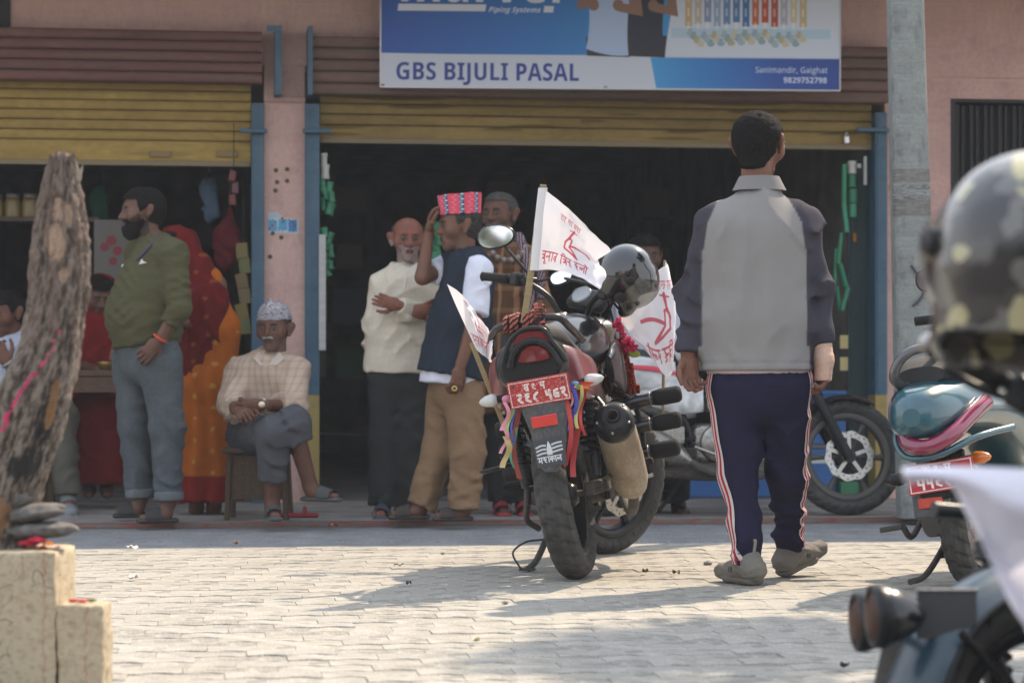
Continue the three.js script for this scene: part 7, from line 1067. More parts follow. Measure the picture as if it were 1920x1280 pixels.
// ---------------------------------------------------------------- tree stump on its block, left
{
  const d = 5.46, K = d / FOC, base = PX(20, 1030, d).setY(0.331), t = thing('tree_stump', 'leaning dead tree trunk with peeling bark and a pink paint streak', 'tree stump', base);
  const path = [[-14, 1045, 70], [-2, 985, 62], [14, 920, 64], [44, 820, 68], [64, 740, 68], [92, 650, 59], [108, 560, 54], [115, 470, 54], [114, 390, 51], [114, 335, 40], [116, 296, 26]].map(([x, y, r]) => ({ p: PX(x, y, d).sub(base), r: r * K }));
  const curve = new THREE.CatmullRomCurve3(path.map((q) => q.p)), n = path.length - 1;
  const rad = (v) => { const f = v * n, i = Math.min(n - 1, Math.floor(f)); return lerp(path[i].r, path[i + 1].r, f - i); };
  const pat = (u, v) => { const a = u * Math.PI * 2; return { c: Math.cos(a), s: Math.sin(a) }; };
  const rel = (u, v) => { const { c, s } = pat(u, v); const n1 = noise3(c * 1.6, v * 3, s * 1.6), n2 = fbm(c * 4 + 5, v * 13, s * 4, 4), n3 = fbm(c * 12, v * 34, s * 12, 3); return { n1, n2, n3 }; };
  const inP = (u, v, pu, pv, ru, rv) => { const du = Math.min(Math.abs(u - pu), 1 - Math.abs(u - pu)); const q = rel(u, v); return Math.hypot(du / ru, (v - pv) / rv) + 0.5 * q.n2; };
  // u = 0.25 faces the camera (a = 90 deg -> +z), u = 0 is the right side
  const bare = [[0.25, 0.79, 0.05, 0.045], [0.17, 0.86, 0.028, 0.03], [0.24, 0.87, 0.03, 0.03], [0.32, 0.8, 0.02, 0.025], [0.2, 0.71, 0.03, 0.018]], burnt = [[0.13, 0.36, 0.045, 0.1], [0.17, 0.23, 0.1, 0.05], [0.42, 0.27, 0.07, 0.05]], raw = [[0.12, 0.39, 0.02, 0.07], [0.3, 0.1, 0.12, 0.05]];
  const g = grid(150, 300, (u, v) => {
    const { c, s } = pat(u, v), q = rel(u, v), p = curve.getPointAt(clamp(v, 0, 1)); let r = rad(v) * (1 + 0.1 * q.n1) + 0.008 * q.n2 + 0.005 * Math.abs(q.n3) - 0.001;
    for (const b of bare) if (inP(u, v, ...b) < 1) r -= 0.004; if (v > 0.2 && v < 0.5) { const du = Math.min(Math.abs(u - 0.13), 1); r -= 0.012 * Math.exp(-((du / 0.035) ** 2)) * sstep(0.2, 0.3, v) * sstep(0.5, 0.42, v); }
    if (v > 0.93) { const e = (v - 0.93) / 0.07; r *= 1 - 0.3 * e * clamp(0.5 + 0.7 * noise3(c * 2, 3, s * 2)); }
    const up = v > 0.96 ? 0.02 * noise3(c * 4, v * 10, s * 4) : 0;
    return V(p.x + c * r, p.y + up, p.z + s * r);
  }, true);
  { const P = g.attributes.position, uv = g.attributes.uv, col = new Float32Array(P.count * 3); for (let i = 0; i < P.count; i++) { const u = uv.getX(i), v = uv.getY(i), q = rel(u, v); let c = mix([0.07, 0.05, 0.038], [0.23, 0.185, 0.15], clamp(0.42 + 1.1 * q.n2 + 1.3 * q.n3)); if (q.n2 < -0.28) c = mix(c, [0.04, 0.03, 0.024], 0.7); if (v > 0.55) c = mix(c, [0.16, 0.1, 0.074], 0.45 * clamp(0.5 + q.n1));
      for (const b of bare) if (inP(u, v, ...b) < 1) c = mix([0.32, 0.21, 0.14], [0.42, 0.3, 0.21], clamp(0.5 + q.n3)); for (const b of burnt) { const e = inP(u, v, ...b) + 0.5 * q.n3; if (e < 1.25) c = mix([0.02, 0.018, 0.016], c, clamp((e - 0.6) / 0.65)); } for (const b of raw) if (inP(u, v, ...b) < 1) c = mix([0.26, 0.13, 0.05], [0.16, 0.1, 0.06], clamp(0.5 + q.n3));
      const pu = lerp(0.335, 0.17, sstep(0.3, 0.62, v)) + 0.012 * noise3(v * 20, 1, 1); if (v > 0.32 && v < 0.6 && Math.abs(u - pu) < 0.008 + 0.012 * q.n3 && noise3(v * 60, 4, 4) > (v < 0.47 ? -0.5 : 0.1)) c = [0.62, 0.03, 0.14];
      col.set(c, i * 3); uv.setXY(i, u * 0.5, v * 1.2); } g.setAttribute('color', new THREE.BufferAttribute(col, 3)); }
  const barkM = mat('#ffffff', 0.95, { vertexColors: true, bumpMap: rep(grainT, 6), bumpScale: 0.004 });
  mesh('trunk', g, barkM, t);
  const top = PX(115, 300, d).sub(base); const sg = []; for (let i = 0; i < 30; i++) { const a = rr(0, 6.28), r = rr(0.008, 0.034), p = V(top.x + Math.cos(a) * r + 0.008, top.y - 0.07 + rr(-0.01, 0.03), top.z + Math.sin(a) * r); sg.push(cyl(p, p.clone().add(V(rr(-0.008, 0.012), rr(0.015, 0.045), rr(-0.01, 0.01))), rr(0.003, 0.008), 0.001, 5)); }
  mesh('splinters', sg, mat([0.3, 0.24, 0.19], 0.95), t).userData.kind = 'stuff';
  mesh('broken_tip', fieldMesh([limb(top.clone().add(V(-0.005, -0.09, 0)), top.clone().add(V(0.0, -0.008, 0)), 0.036, 0.022, { k: 0.02 }), limb(top.clone().add(V(0.0, -0.01, 0)), top.clone().add(V(0.018, -0.004, 0)), 0.014, 0.01, { k: 0.02 })], 0.004, (x, y, z) => 0.006 * noise3(x * 40, y * 25, z * 40) + 0.003 * noise3(x * 110, y * 70, z * 110)), mat([0.2, 0.14, 0.11], 0.95, { bumpMap: rep(grainT, 8), bumpScale: 0.003 }), t);
  // blocks
  const crackC = canvas(512, 512, (c, w, h) => { c.fillStyle = '#d2c2a4'; c.fillRect(0, 0, w, h); for (let i = 0; i < 2600; i++) { c.globalAlpha = 0.18; c.fillStyle = ['#a98d6a', '#e0cdae', '#b98f78', '#c9b08a', '#8d7556'][i % 5]; c.fillRect(rnd() * w, rnd() * h, rr(2, 22), rr(2, 14)); } c.globalAlpha = 1; c.strokeStyle = '#6f5a3e'; for (let i = 0; i < 26; i++) { let x = rnd() * w, y = rnd() * h, a = rr(0, 6.28); c.lineWidth = rr(0.6, 1.9); c.beginPath(); c.moveTo(x, y); for (let k = 0; k < 14; k++) { a += rr(-1.1, 1.1); x += Math.cos(a) * 11; y += Math.sin(a) * 11; c.lineTo(x, y); } c.stroke(); } c.globalAlpha = 0.35; c.fillStyle = '#a8553f'; for (const x of [90, 330]) for (let k = 0; k < 40; k++) c.fillRect(x + rr(-5, 5), k * 13, rr(2, 7), 14); });
  crackC.wrapS = crackC.wrapT = THREE.RepeatWrapping; crackC.repeat.set(2.6, 2.6);
  const crackB = canvas(512, 512, (c, w, h) => { c.drawImage(crackC.image, 0, 0); }); crackB.colorSpace = THREE.NoColorSpace; crackB.wrapS = crackB.wrapT = THREE.RepeatWrapping; crackB.repeat.set(2.6, 2.6);
  const blockM = mat([0.62, 0.63, 0.64], 0.95, { map: crackC, bumpMap: crackB, bumpScale: 0.006 });
  const block = (label, x0, x1, h, zf, zb) => { const w = x1 - x0, dp = zf - zb, g2 = mergeVertices(new THREE.BoxGeometry(w, h, dp, 34, 26, 26).deleteAttribute('uv').deleteAttribute('normal')), p = g2.attributes.position, uv = []; for (let i = 0; i < p.count; i++) { let x = p.getX(i), y = p.getY(i), z = p.getZ(i); const e = 0.008, cx = clamp(x, -w / 2 + e, w / 2 - e), cy = clamp(y, -h / 2, h / 2 - e), cz = clamp(z, -dp / 2 + e, dp / 2 - e); const dv = V(x - cx, y - cy, z - cz); if (dv.length() > e) { dv.setLength(e); x = cx + dv.x; y = cy + dv.y; z = cz + dv.z; } const n = 0.0045 * fbm(x * 9 + x0 * 5, y * 9, z * 9, 4) + 0.002 * noise3(x * 50, y * 50, z * 50); const o = V(x / w, y / h, z / dp).normalize(); p.setXYZ(i, x + o.x * n * 1.6, y + o.y * n, z + o.z * n * 1.6); uv.push(x + z * 0.9, y + z * 0.35); }
    g2.setAttribute('uv', new THREE.Float32BufferAttribute(uv, 2)); g2.computeVertexNormals(); const b = mesh('concrete_block', g2, blockM); b.position.set((x0 + x1) / 2, h / 2, (zf + zb) / 2); tag(b, label, 'block'); return b; };
  block('taller cracked tan block carrying the leaning trunk', -1.75, -1.026, 0.331, -5.3, -5.56);
  block('lower cracked tan block stepping down beside the taller one', -1.024, -0.918, 0.211, -5.305, -5.43);
  // stones, flowers
  const stone = (px, py, rx, ry, rz, rot, label) => { const gg = new THREE.IcosahedronGeometry(1, 5), p = gg.attributes.position; for (let i = 0; i < p.count; i++) { const v = V(p.getX(i), p.getY(i), p.getZ(i)); const n = 1 + 0.1 * noise3(v.x * 1.3 + px, v.y * 1.3, v.z * 1.3) + 0.03 * noise3(v.x * 5, v.y * 5, v.z * 5 + px); v.multiplyScalar(n); p.setXYZ(i, v.x * rx, v.y * ry, v.z * rz); } const g3 = mergeVertices(gg.deleteAttribute('normal').deleteAttribute('uv')); g3.computeVertexNormals(); const q = g3.attributes.position, uv = []; for (let i = 0; i < q.count; i++) uv.push(q.getX(i) + q.getZ(i) * 0.5, q.getY(i) + q.getZ(i)); g3.setAttribute('uv', new THREE.Float32BufferAttribute(uv, 2)); g3.rotateZ(rot); const m = mesh('flat_stone', g3, mat([0.19, 0.175, 0.16], 0.9, { map: rep(blotT, 6), bumpMap: rep(grainT, 10), bumpScale: 0.004 })); m.position.copy(PX(px, py, 5.42)); tag(m, label, 'stone'); };
  stone(78, 994, 0.085, 0.02, 0.06, 0.05, 'lower flat grey river stone on the block beside the trunk'); stone(64, 962, 0.07, 0.022, 0.05, 0.16, 'upper flat grey river stone leaning on the trunk'); stone(34, 938, 0.03, 0.02, 0.03, 0.5, 'small stone wedged between the trunk and the flat stones');
  const petals = (label, list) => list; 
  const fl = thing('flower_offering', 'red petals and an orange marigold lying on the tan block', 'flowers', PX(70, 1030, 5.38).setY(0.333)); const fp = (px, py, r, c, n, nm) => { const b = PX(px, py, 5.36).sub(fl.position), gg = []; for (let k = 0; k < n; k++) { const a = k * 2.4, e = Math.sqrt(k / n); gg.push(ball(r * (n > 25 ? 0.28 : 0.4), 0, 0, 0, 1, 0.45, 0.8, 7).rotateZ(0.5).translate(r * 0.75 * e, r * 0.3 * (1 - e), 0).rotateY(a)); } b.y = Math.max(b.y, r * 0.25); mesh(nm, join(gg).translate(b.x, b.y, b.z), mat(c, 0.85), fl); };
  fp(68, 1014, 0.024, [0.42, 0.012, 0.04], 46, 'red_flower'); fp(60, 1020, 0.017, [0.36, 0.02, 0.05], 30, 'red_flower'); fp(48, 1020, 0.018, [0.42, 0.02, 0.04], 14, 'red_flower'); fp(90, 1020, 0.015, [0.75, 0.22, 0.01], 26, 'marigold'); fp(58, 1026, 0.014, [0.3, 0.12, 0.08], 10, 'withered_flower'); fp(78, 1028, 0.012, [0.5, 0.03, 0.05], 10, 'red_flower'); fp(108, 1026, 0.008, [0.6, 0.25, 0.28], 8, 'pale_petal');
  mesh('leaf', grid(8, 4, (u, v) => { const c = PX(110, 1024, 5.37).sub(fl.position); return c.add(V((u - 0.5) * 0.055, 0.004 + 0.006 * Math.sin(u * 3), (v - 0.5) * 0.022 * Math.sin(Math.PI * clamp(u, 0.04, 0.96)))); }), mat([0.12, 0.13, 0.03], 0.8), fl);
  const f2 = thing('fallen_petals', 'small red petals lying on the lower tan block', 'petals', V(-0.985, 0.213, -5.36)); for (const [x, z, c] of [[-0.01, 0, [0.5, 0.02, 0.05]], [0.012, 0.01, [0.55, 0.06, 0.04]], [0.028, -0.01, [0.1, 0.14, 0.04]]]) mesh('petal', ball(0.011, x, 0.004, z, 1.2, 0.35, 0.7, 8), mat(c, 0.85), f2);
}

// ---------------------------------------------------------------- goods and furniture of the shops
const inShop = (name, label, cat, px, py, dz, group) => { const t = thing(name, label, cat, [0, 0, 0], group); onWall(t, px, py, dz); return t; };
{
  const gm = mat([0.02, 0.17, 0.085], 0.45), gm2 = mat([0.03, 0.24, 0.13], 0.45), wm = mat([0.5, 0.5, 0.47], 0.6), ky = FOC / 13.6;
  const fitting = (t, x, y, z, m, L = 0.07, r = 0.022, a = 0) => mesh('pipe_fitting', lathe([[r * 0.8, -L / 2], [r * 1.15, -L / 2], [r * 1.15, -L / 2 + 0.014], [r, -L / 2 + 0.016], [r, L / 2 - 0.016], [r * 1.15, L / 2 - 0.014], [r * 1.15, L / 2], [r * 0.8, L / 2]], 14).rotateZ(a).translate(x, y, z), m, t);
  const bunch = (label, px, list) => { const t = inShop('pipe_fitting_bunch', label, 'pipe fittings', px, list[0][1], -0.02, 'green pipe fittings'); for (const [x, y, a, white] of list) fitting(t, (x - px) / ky, (list[0][1] - y) / ky, rr(-0.03, 0.03), white ? wm : rnd() > 0.5 ? gm : gm2, rr(0.055, 0.085), rr(0.018, 0.025), a); mesh('string', cyl([0, 0.06, 0], [0, -(list[list.length - 1][1] - list[0][1]) / ky, 0], 0.003), M5.plastic, t); return t; };
  bunch('upper bunch of green plastic pipe fittings hanging beside the pillar', 612, [[608, 300, 0, 1], [610, 322, 0, 1], [606, 342, 0.2], [618, 350, -0.1], [610, 362, 0.4], [622, 370, 0.15], [608, 382, 0], [619, 392, -0.3]]);
  bunch('lower bunch of green plastic pipe fittings hanging beside the pillar', 612, [[608, 436, 0.2], [618, 446, -0.3], [610, 458, 0.5], [620, 470, 0.1], [612, 484, -0.4], [619, 496, 0.2], [613, 508, 0.4]]);
  bunch('green fittings hanging inside the shop behind the capped man', 815, [[812, 420, 0.3], [822, 430, -0.2], [816, 442, 0.4], [824, 452, 0.1], [812, 462, -0.3], [820, 472, 0.2], [815, 482, 0]]);
  const hang = (label, px, list) => { const t = inShop('pipe_string', label, 'pipes', px, list[0][1], -0.05, 'green pipes on the right jamb'); for (const [x0, y0, x1, y1, r, w] of list) mesh('pipe', cyl([(x0 - px) / ky, (list[0][1] - y0) / ky, 0.01 * (x0 % 5)], [(x1 - px) / ky, (list[0][1] - y1) / ky, 0.01 * (x1 % 5)], r, r, 14), w ? wm : rnd() > 0.5 ? gm : gm2, t); };
  hang('long green pipes hung in a chain on the right side of the shop', 1584, [[1583, 308, 1585, 380, 0.015], [1585, 382, 1588, 440, 0.016], [1580, 440, 1572, 500, 0.014], [1574, 500, 1590, 545, 0.014], [1592, 545, 1578, 590, 0.016], [1570, 470, 1566, 540, 0.012], [1568, 542, 1576, 588, 0.012]]);
  hang('short green pipe sections with a white cap on the right side of the shop', 1600, [[1600, 302, 1600, 326, 0.026, 1], [1600, 328, 1600, 352, 0.024], [1601, 356, 1601, 382, 0.024], [1601, 384, 1601, 410, 0.022], [1608, 312, 1614, 312, 0.014, 1]]);
  const bn = (n, l, c, px, py, w, h, dz, m, dd = 0.01) => { const t = mesh(n, rbox(w, h, dd, 0.003), m); tag(t, l, c); onWall(t, px, py, dz); return t; };
  bn('white_strip_board', 'narrow white board standing against the blue frame left of the doorway', 'board', 601, 548, 13 / ky, 215 / ky, 0.07, mat([0.6, 0.6, 0.6], 0.7, { map: rep(blotT, 3) }));
  bn('white_rod', 'thin white rod hanging by the right blue frame', 'rod', 1624, 320, 0.018, 0.17, -0.03, wm, 0.018);
  const tealM = mat([0.045, 0.085, 0.09], 0.6, { map: rep(wallT, 1.2) });
  { const t = inShop('shutter_post', 'dark teal folded shutter panel standing inside the right door frame', 'panel', 1618, 620, -0.18); mesh('panel', rbox(44 / ky, 660 / ky, 0.03, 0.004), tealM, t); for (const s of [-1, 1]) mesh('rib', box(0.012, 655 / ky, 0.02, s * 0.045, 0, 0.022), tealM, t); }
  bn('yellow_card', 'upper yellow card on the teal panel', 'card', 1587, 641, 16 / ky, 26 / ky, -0.1, mat([0.5, 0.42, 0.2], 0.8)); bn('yellow_card', 'lower yellow card on the teal panel', 'card', 1587, 682, 16 / ky, 26 / ky, -0.1, mat([0.5, 0.42, 0.2], 0.8));
  bn('orange_tag', 'orange plastic clip hanging by the teal panel', 'clip', 1608, 445, 0.02, 0.05, -0.12, mat([0.5, 0.18, 0.03], 0.6));
  bn('yellow_sticker', 'small yellow sticker on the pink wall by the pole', 'sticker', 1671, 353, 0.022, 0.032, 0.004, mat([0.55, 0.4, 0.04], 0.7), 0.002);
  // blue counter front
  const ct = inShop('shop_counter', 'low blue painted counter with a white band inside the doorway', 'counter', 1262, 900, -0.3); const bl = mat([0.03, 0.13, 0.36], 0.55, { map: rep(wallT, 1) }); const w = 640 / ky, h = 92 / ky, y0 = STEP + 0.008 - ct.position.y;
  mesh('front_panel', rbox(w, h, 0.04, 0.006, 0, y0 + h / 2, 0.2), bl, ct); mesh('white_band', box(w * 0.99, 0.05, 0.006, 0, y0 + h - 0.06, 0.2235), mat([0.5, 0.52, 0.54], 0.6), ct); mesh('counter_top', rbox(w + 0.03, 0.025, 0.45, 0.006, 0, y0 + h + 0.014, 0.0), mat([0.12, 0.1, 0.085], 0.5), ct); mesh('side_panel', box(0.03, h, 0.4, -w / 2 + 0.02, y0 + h / 2, -0.03), bl, ct); mesh('side_panel', box(0.03, h, 0.4, w / 2 - 0.02, y0 + h / 2, -0.03), bl, ct);
  { const bx = thing('blue_crate', 'blue plastic crate standing on the counter at the right', 'crate'); onWall(bx, 1538, 790, -0.22); const top = ct.position.y + y0 + h + 0.028; bx.position.y = top; for (const [a, b, c, x, z] of [[0.3, 0.3, 0.012, 0, 0.12], [0.3, 0.3, 0.012, 0, -0.12], [0.012, 0.3, 0.24, -0.15, 0], [0.012, 0.3, 0.24, 0.15, 0]]) mesh('side', rbox(a, b, c, 0.004, x, 0.15, z), bl, bx); mesh('bottom', box(0.29, 0.012, 0.23, 0, 0.007, 0), bl, bx); mesh('rim', [rbox(0.32, 0.025, 0.27, 0.006, 0, 0.305, 0)], bl, bx); }
  bn('green_can', 'small green and red tin standing behind the front wheel of the pale motorcycle', 'tin', 1592, 928, 0.11, 0.085, -0.05, mat([0.03, 0.16, 0.07], 0.4), 0.1).position.y = STEP + 0.006 + 0.0425 + 0.008;
  // shelving at the back of both shops with dim stock
  let kk = 0; for (const [px, wd, lb] of [[760, 1.0, 'dark steel rack at the back left of the right shop'], [1120, 1.1, 'dark steel rack at the back centre of the right shop'], [1470, 0.9, 'dark steel rack at the back right of the right shop'], [70, 1.1, 'dark wooden rack at the back of the left shop']]) {
    const t = inShop('shelf_rack', lb, 'rack', px, 700, -6.2 - 0.2 * kk); const fl = STEP + 0.008 - t.position.y, rm = mat([0.14, 0.14, 0.145], 0.6); for (let i = 0; i < 5; i++) mesh('shelf', box(wd, 0.025, 0.4, 0, fl + 0.25 + i * 0.46, 0), rm, t); for (const x of [-1, 1]) for (const z of [-1, 1]) mesh('post', box(0.035, 2.3, 0.035, x * (wd / 2 + 0.02), fl + 1.15, z * 0.2), rm, t);
    const cols = [[0.3, 0.21, 0.13], [0.12, 0.16, 0.22], [0.24, 0.09, 0.07], [0.36, 0.32, 0.25], [0.08, 0.18, 0.12]], nm = ['tan', 'blue grey', 'dull red', 'beige', 'green']; for (let i = 1; i < 5; i++) for (let j = 0; j < 3; j++) { const b = mesh('carton', rbox(rr(0.2, 0.28), rr(0.16, 0.3), 0.26, 0.006), mat(cols[(i * 2 + j + kk) % 5], 0.85)); const hh = new THREE.Box3().setFromObject(b); tag(b, `${nm[(i * 2 + j + kk) % 5]} carton, ${['left', 'middle', 'right'][j]} on the ${['', 'second', 'third', 'fourth', 'top'][i]} shelf of the ${lb.split(' of ')[0].replace('dark steel rack at the ', '').replace('dark wooden rack at the ', 'left shop ')} rack`, 'carton', 'stock on the racks'); t.updateMatrixWorld(); b.position.copy(V((j - 1) * wd / 3.1, fl + 0.2625 + (i - 0) * 0.46 - 0.0 + (hh.max.y - hh.min.y) / 2, 0).applyMatrix4(t.matrixWorld)); b.rotation.y = TH; if (i === 4) b.position.y = b.position.y; }
    kk++;
  }
  // left shop: table, hanging goods
  { const t = inShop('wooden_table', 'brown wooden table in the left shop doorway', 'table', 175, 820, 0.62); const fl = STEP + 0.001 - t.position.y, ht = BY(175, 694, 0.7) - t.position.y, wm2 = mat([0.13, 0.07, 0.045], 0.75, { map: rep(blotT, 2) }); mesh('table_top', rbox(0.62, 0.035, 0.34, 0.008, -0.1, ht - 0.018, 0), wm2, t); mesh('apron', box(0.56, 0.08, 0.025, -0.1, ht - 0.078, 0.16), wm2, t); for (const [x, z] of [[0.16, 0.15], [-0.36, 0.15], [0.16, -0.15], [-0.36, -0.15]]) mesh('leg', rbox(0.07, ht - fl - 0.04, 0.05, 0.006, x, (ht - 0.04 + fl) / 2, z), wm2, t);
    const b = tag(mesh('brass_bowl', lathe([[0.0001, 0], [0.03, 0], [0.05, 0.03], [0.055, 0.045], [0.05, 0.043], [0.03, 0.006], [0.0001, 0.005]], 24), mat([0.6, 0.45, 0.15], 0.35, { metalness: 0.9 })), 'small brass bowl on the wooden table', 'bowl'); b.position.copy(t.position).add(V(0.0, ht + 0.0, 0.06)); }
  const packs = (label, px, ys, c, w2, h2, grp) => { const t = inShop('hanging_packets', label, 'packets', px, ys[0], 0.02); ys.forEach((y, i) => mesh('packet', rbox(w2, h2 * 1.15, 0.014, 0.006, 0.008 * (i % 2 ? 1 : -1), (ys[0] - y) / ky, 0, 0, rr(-0.3, 0.3), rr(-0.22, 0.22)), mat(c[i % c.length], 0.35, { map: rep(blotT, 5) }), t)); mesh('string', cyl([0, 0.3, 0], [0, -(ys[ys.length - 1] - ys[0]) / ky, 0], 0.003), M5.plastic, t); };
  packs('strip of yellow and green snack packets hanging by the left blue frame', 455, [470, 498, 526, 554, 582, 610], [[0.16, 0.12, 0.02], [0.1, 0.11, 0.025], [0.13, 0.075, 0.02], [0.15, 0.11, 0.05]], 0.07, 0.08); packs('short strip of red packets hanging above the sari woman', 437, [330, 352, 374], [[0.16, 0.015, 0.015], [0.13, 0.03, 0.05]], 0.04, 0.055);
  { const t = inShop('red_bag', 'dark red net bag hanging at the left shop entrance', 'bag', 428, 455, -0.05); mesh('bag', fieldMesh([limb(V(0.01, 0.18, 0), V(0, 0.02, 0), 0.02, 0.07, { k: 0.05 }), limb(V(0, 0.02, 0), V(-0.01, -0.1, 0), 0.075, 0.06, { k: 0.05 })], 0.009, folds(0.008, 16, 10, 16)), cloth([0.09, 0.01, 0.015]), t); mesh('string', cyl([0.01, 0.18, 0], [0.02, 0.5, 0], 0.004), M5.plastic, t); }
  { const t = inShop('blue_bag', 'pale blue plastic bag hanging inside the left shop', 'bag', 404, 370, -0.3); mesh('bag', fieldMesh([limb(V(0.0, 0.08, 0), V(0.02, -0.09, 0), 0.045, 0.05, { k: 0.05, sx: 0.6, side: V(0, 0, 1) })], 0.009, folds(0.01, 16, 10, 16)), cloth([0.07, 0.11, 0.16]), t); mesh('string', cyl([0, 0.08, 0], [0, 0.4, 0], 0.003), M5.plastic, t); }
  { const t = inShop('green_cloth', 'green cloth hanging at the back of the left shop', 'cloth', 212, 390, -0.6); mesh('cloth', fieldMesh([limb(V(0, 0.08, 0), V(0, -0.08, 0), 0.05, 0.06, { k: 0.05, sx: 0.5, side: V(0, 0, 1) })], 0.01, folds(0.01, 14, 8, 14)), cloth([0.012, 0.06, 0.04]), t); mesh('hook', cyl([0, 0.1, 0], [0, 0.3, 0], 0.004), M5.plastic, t); }
  ['first', 'second', 'third', 'fourth'].forEach((nm2, i) => { const t = inShop('storage_jar', `${nm2} amber storage jar from the left on the high shelf`, 'jar', 12 + i * 32, 392, -0.5, 'jars on the high shelf'); mesh('glass', lathe([[0.0001, -0.06], [0.045, -0.06], [0.048, -0.04], [0.048, 0.04], [0.036, 0.055], [0.036, 0.065], [0.0001, 0.065]], 18), mat([0.2, 0.14, 0.05], 0.3), t); mesh('lid', lathe([[0.038, 0.066], [0.038, 0.088], [0.0001, 0.09]], 18), mat([0.2, 0.18, 0.16], 0.5), t); });
  { const t = inShop('high_shelf', 'dark wooden shelf holding the amber jars', 'shelf', 60, 412, -0.5); mesh('board', box(0.9, 0.025, 0.16, 0, -0.0, 0), mat([0.07, 0.05, 0.035], 0.8), t); mesh('bracket', box(0.02, 0.12, 0.14, -0.35, -0.073, 0), mat([0.07, 0.05, 0.035], 0.8), t); mesh('bracket', box(0.02, 0.12, 0.14, 0.35, -0.073, 0), mat([0.07, 0.05, 0.035], 0.8), t); }
  { const t = inShop('picture_card', 'pale poster with a red flower pinned inside the left shop', 'poster', 225, 470, -0.4); mesh('sheet', box(0.2, 0.36, 0.004), mat([0.13, 0.12, 0.11], 0.8), t); [[0, 0.06, 0.03], [-0.04, 0.02, 0.026], [0.035, 0.0, 0.028], [0.01, -0.06, 0.024]].forEach(([x, y, r]) => mesh('printed_flower', new THREE.CylinderGeometry(r, r, 0.002, 12).rotateX(Math.PI / 2).translate(x, y, 0.003), mat([0.2, 0.03, 0.04], 0.8), t)); }
}
// red slipper left on the step
{ const t = thing('slipper', 'single red slipper lying on the step beside the seated old man', 'slipper', PX(556, 718, 11.95).setY(STEP + 0.012)); mesh('sole', fieldMesh([limb(V(-0.1, 0, 0), V(0.1, 0, 0), 0.0125, 0.0125, { sx: 3, side: V(0, 0, 1), k: 0.01 })], 0.006), mat([0.3, 0.03, 0.04], 0.7), t); mesh('strap', new THREE.TorusGeometry(0.036, 0.008, 8, 20, Math.PI).rotateY(Math.PI / 2).translate(0.04, 0.004, 0), mat([0.3, 0.03, 0.04], 0.7), t); }
// pebbles, dry leaves and scraps on the paving
{
  const ground = (px, py) => { const d = FOC * EYE / (py - HORIZON); return V((px - 960) * d / FOC, 0, -d); };
  const peb = (px, py, r, label) => { const g = new THREE.IcosahedronGeometry(r, 3), p = g.attributes.position; for (let i = 0; i < p.count; i++) { const n = 1 + 0.22 * noise3(p.getX(i) / r + px, p.getY(i) / r, p.getZ(i) / r); p.setXYZ(i, p.getX(i) * n * 1.3, p.getY(i) * n * 0.75, p.getZ(i) * n); } const q = mergeVertices(g.deleteAttribute('normal').deleteAttribute('uv')); q.computeVertexNormals(); const m = mesh('pebble', q, mat([0.24, 0.23, 0.2], 0.9)); const b = ground(px, py); m.position.set(b.x, r * 0.6, b.z); tag(m, label, 'pebble'); };
  peb(1328, 1059, 0.013, 'grey pebble lying between the motorcycle and the walking man'); peb(947, 1132, 0.008, 'small dark pebble in the motorcycle shadow'); peb(830, 1039, 0.007, 'small pebble beside the shade line');
  const leaf = (px, py, L, c, label, cat = 'leaf') => { const b = ground(px, py), a = rr(0, 6), m = mesh(cat === 'leaf' ? 'dry_leaf' : 'paper_scrap', grid(8, 4, (u, v) => { const s = Math.sin(Math.PI * clamp(u, 0.03, 0.97)); return V((u - 0.5) * L, 0.006 + 0.35 * L * (v - 0.5) ** 2 + 0.012 * Math.abs(Math.sin(u * 5 + px)), (v - 0.5) * L * 0.5 * (cat === 'leaf' ? s : 1)); }).rotateY(a), mat(c, 0.9)); m.position.copy(b); tag(m, label, cat); };
  leaf(1585, 1257, 0.05, [0.04, 0.03, 0.022], 'dark dry leaf near the lower right lamps'); leaf(892, 1208, 0.045, [0.42, 0.38, 0.26], 'pale curled leaf in the lower middle of the paving'); leaf(766, 1099, 0.03, [0.05, 0.05, 0.045], 'dark scrap of leaf in the left part of the motorcycle shadow'); leaf(441, 1023, 0.04, [0.38, 0.2, 0.05], 'orange dry leaf on the shade line'); leaf(748, 1066, 0.04, [0.1, 0.08, 0.06], 'brown leaf fragments at the tip of the thin shadow'); leaf(1210, 1077, 0.05, [0.1, 0.085, 0.06], 'thin brown twig leaf right of the rear tyre'); leaf(1268, 1079, 0.05, [0.11, 0.09, 0.06], 'dry leaf between the tyre and the walking man');
  leaf(246, 1032, 0.06, [0.55, 0.55, 0.52], 'crumpled white paper on the shade line at left', 'paper scrap'); leaf(250, 1088, 0.05, [0.55, 0.53, 0.5], 'small white paper on the sunny paving at left', 'paper scrap'); leaf(624, 990, 0.06, [0.55, 0.12, 0.09], 'red wrapper on the road in front of the old man', 'paper scrap'); leaf(372, 987, 0.05, [0.5, 0.06, 0.07], 'dark red wrapper on the road near the sweatered man', 'paper scrap');
}
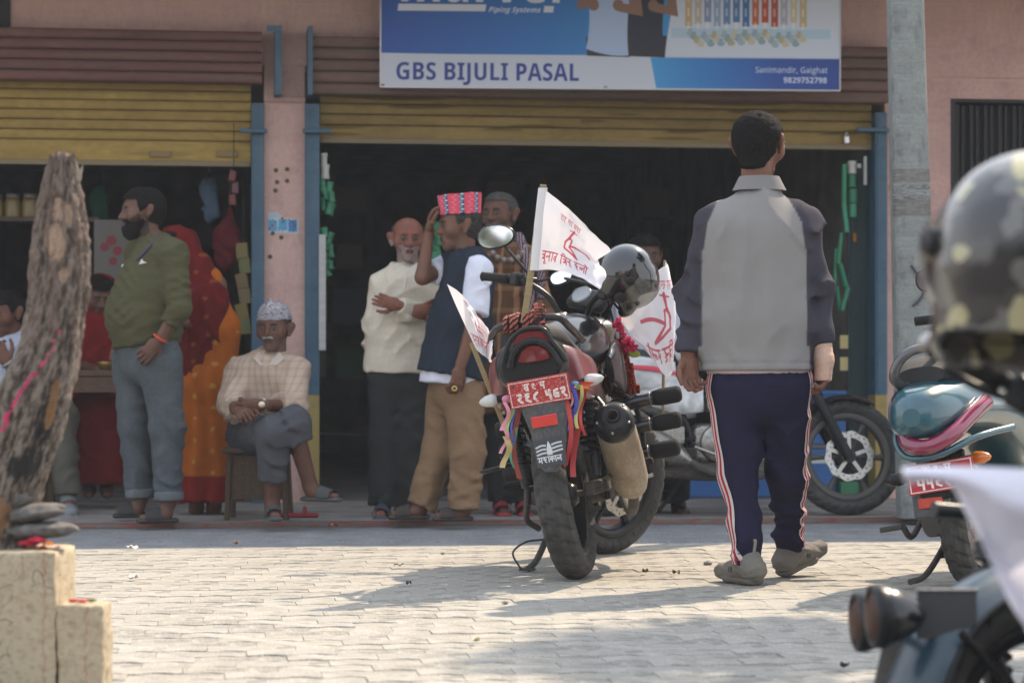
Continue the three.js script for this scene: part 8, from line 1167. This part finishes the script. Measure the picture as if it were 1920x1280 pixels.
// ---------------------------------------------------------------- trees outside the frame: one shades the paving, others fill the mirrors
function tree(label, x, z, y0, th, cr, cy, n, ls) {
  const t = thing('leafy_tree', label, 'tree', V(x, y0, z), 'trees outside the picture'); const bm = mat([0.13, 0.1, 0.075], 0.95, { bumpMap: rep(grainT, 3), bumpScale: 0.01 });
  mesh('trunk', [tube([V(0, -0.05, 0), V(0.06, th * 0.4, 0.03), V(-0.02, th * 0.8, 0), V(0, th, 0)], cr * 0.09, 10, 24)], bm, t);
  for (let i = 0; i < 6; i++) { const a = i * 1.05 + 0.3, e = V(Math.cos(a) * cr * 0.6, cy + rr(-0.2, 0.4) * cr, Math.sin(a) * cr * 0.6); mesh('limb', tube([V(0, th * 0.8, 0), V(e.x * 0.4, lerp(th, e.y, 0.6), e.z * 0.4), e], cr * 0.035, 7, 14), bm, t); }
  const pos = [], clumps = [...Array(26)].map(() => { const v = V(rr(-1, 1), rr(-0.75, 0.75), rr(-1, 1)); if (v.length() > 1) v.normalize(); return { c: v.multiplyScalar(cr * 0.82).add(V(0, cy, 0)), r: cr * rr(0.2, 0.36) }; });
  for (let i = 0; i < n; i++) { const k = clumps[i % clumps.length], v = V(rr(-1, 1), rr(-1, 1), rr(-1, 1)).normalize().multiplyScalar(k.r * rnd() ** 0.4).add(k.c), q = new THREE.Quaternion().setFromEuler(new THREE.Euler(rr(0, 6), rr(0, 6), rr(0, 6))), s = ls * rr(0.6, 1.2); const P = [[-s, 0, 0], [0, s * 0.45, 0.1 * s], [s, 0, 0], [0, -s * 0.45, 0.1 * s]].map((p) => V(...p).applyQuaternion(q).add(v)); for (const j of [0, 1, 2, 0, 2, 3]) pos.push(P[j].x, P[j].y, P[j].z); }
  const g = new THREE.BufferGeometry(); g.setAttribute('position', new THREE.Float32BufferAttribute(pos, 3)); g.computeVertexNormals(); mesh('crown', g, mat([0.085, 0.13, 0.04], 0.7, { transmission: 0.35, thickness: 0 }), t);
}
tree('leafy tree standing to the right of the picture whose shade falls on the paving', 3.5, -8.75, 0, 3.0, 1.35, 4.3, 6500, 0.085);
[['far left', -12, 9], ['left', -7.6, 11], ['left of centre', -3.2, 9.5], ['middle', 1, 13], ['right', 5.5, 11], ['far right', 10, 12]].forEach(([w, x, z]) => tree(`broad leafy tree behind the photographer, ${w} of the row`, x, z, -0.28, 1.6, 3.0, 3.1, 4200, 0.16));

renderer.render(scene, camera);
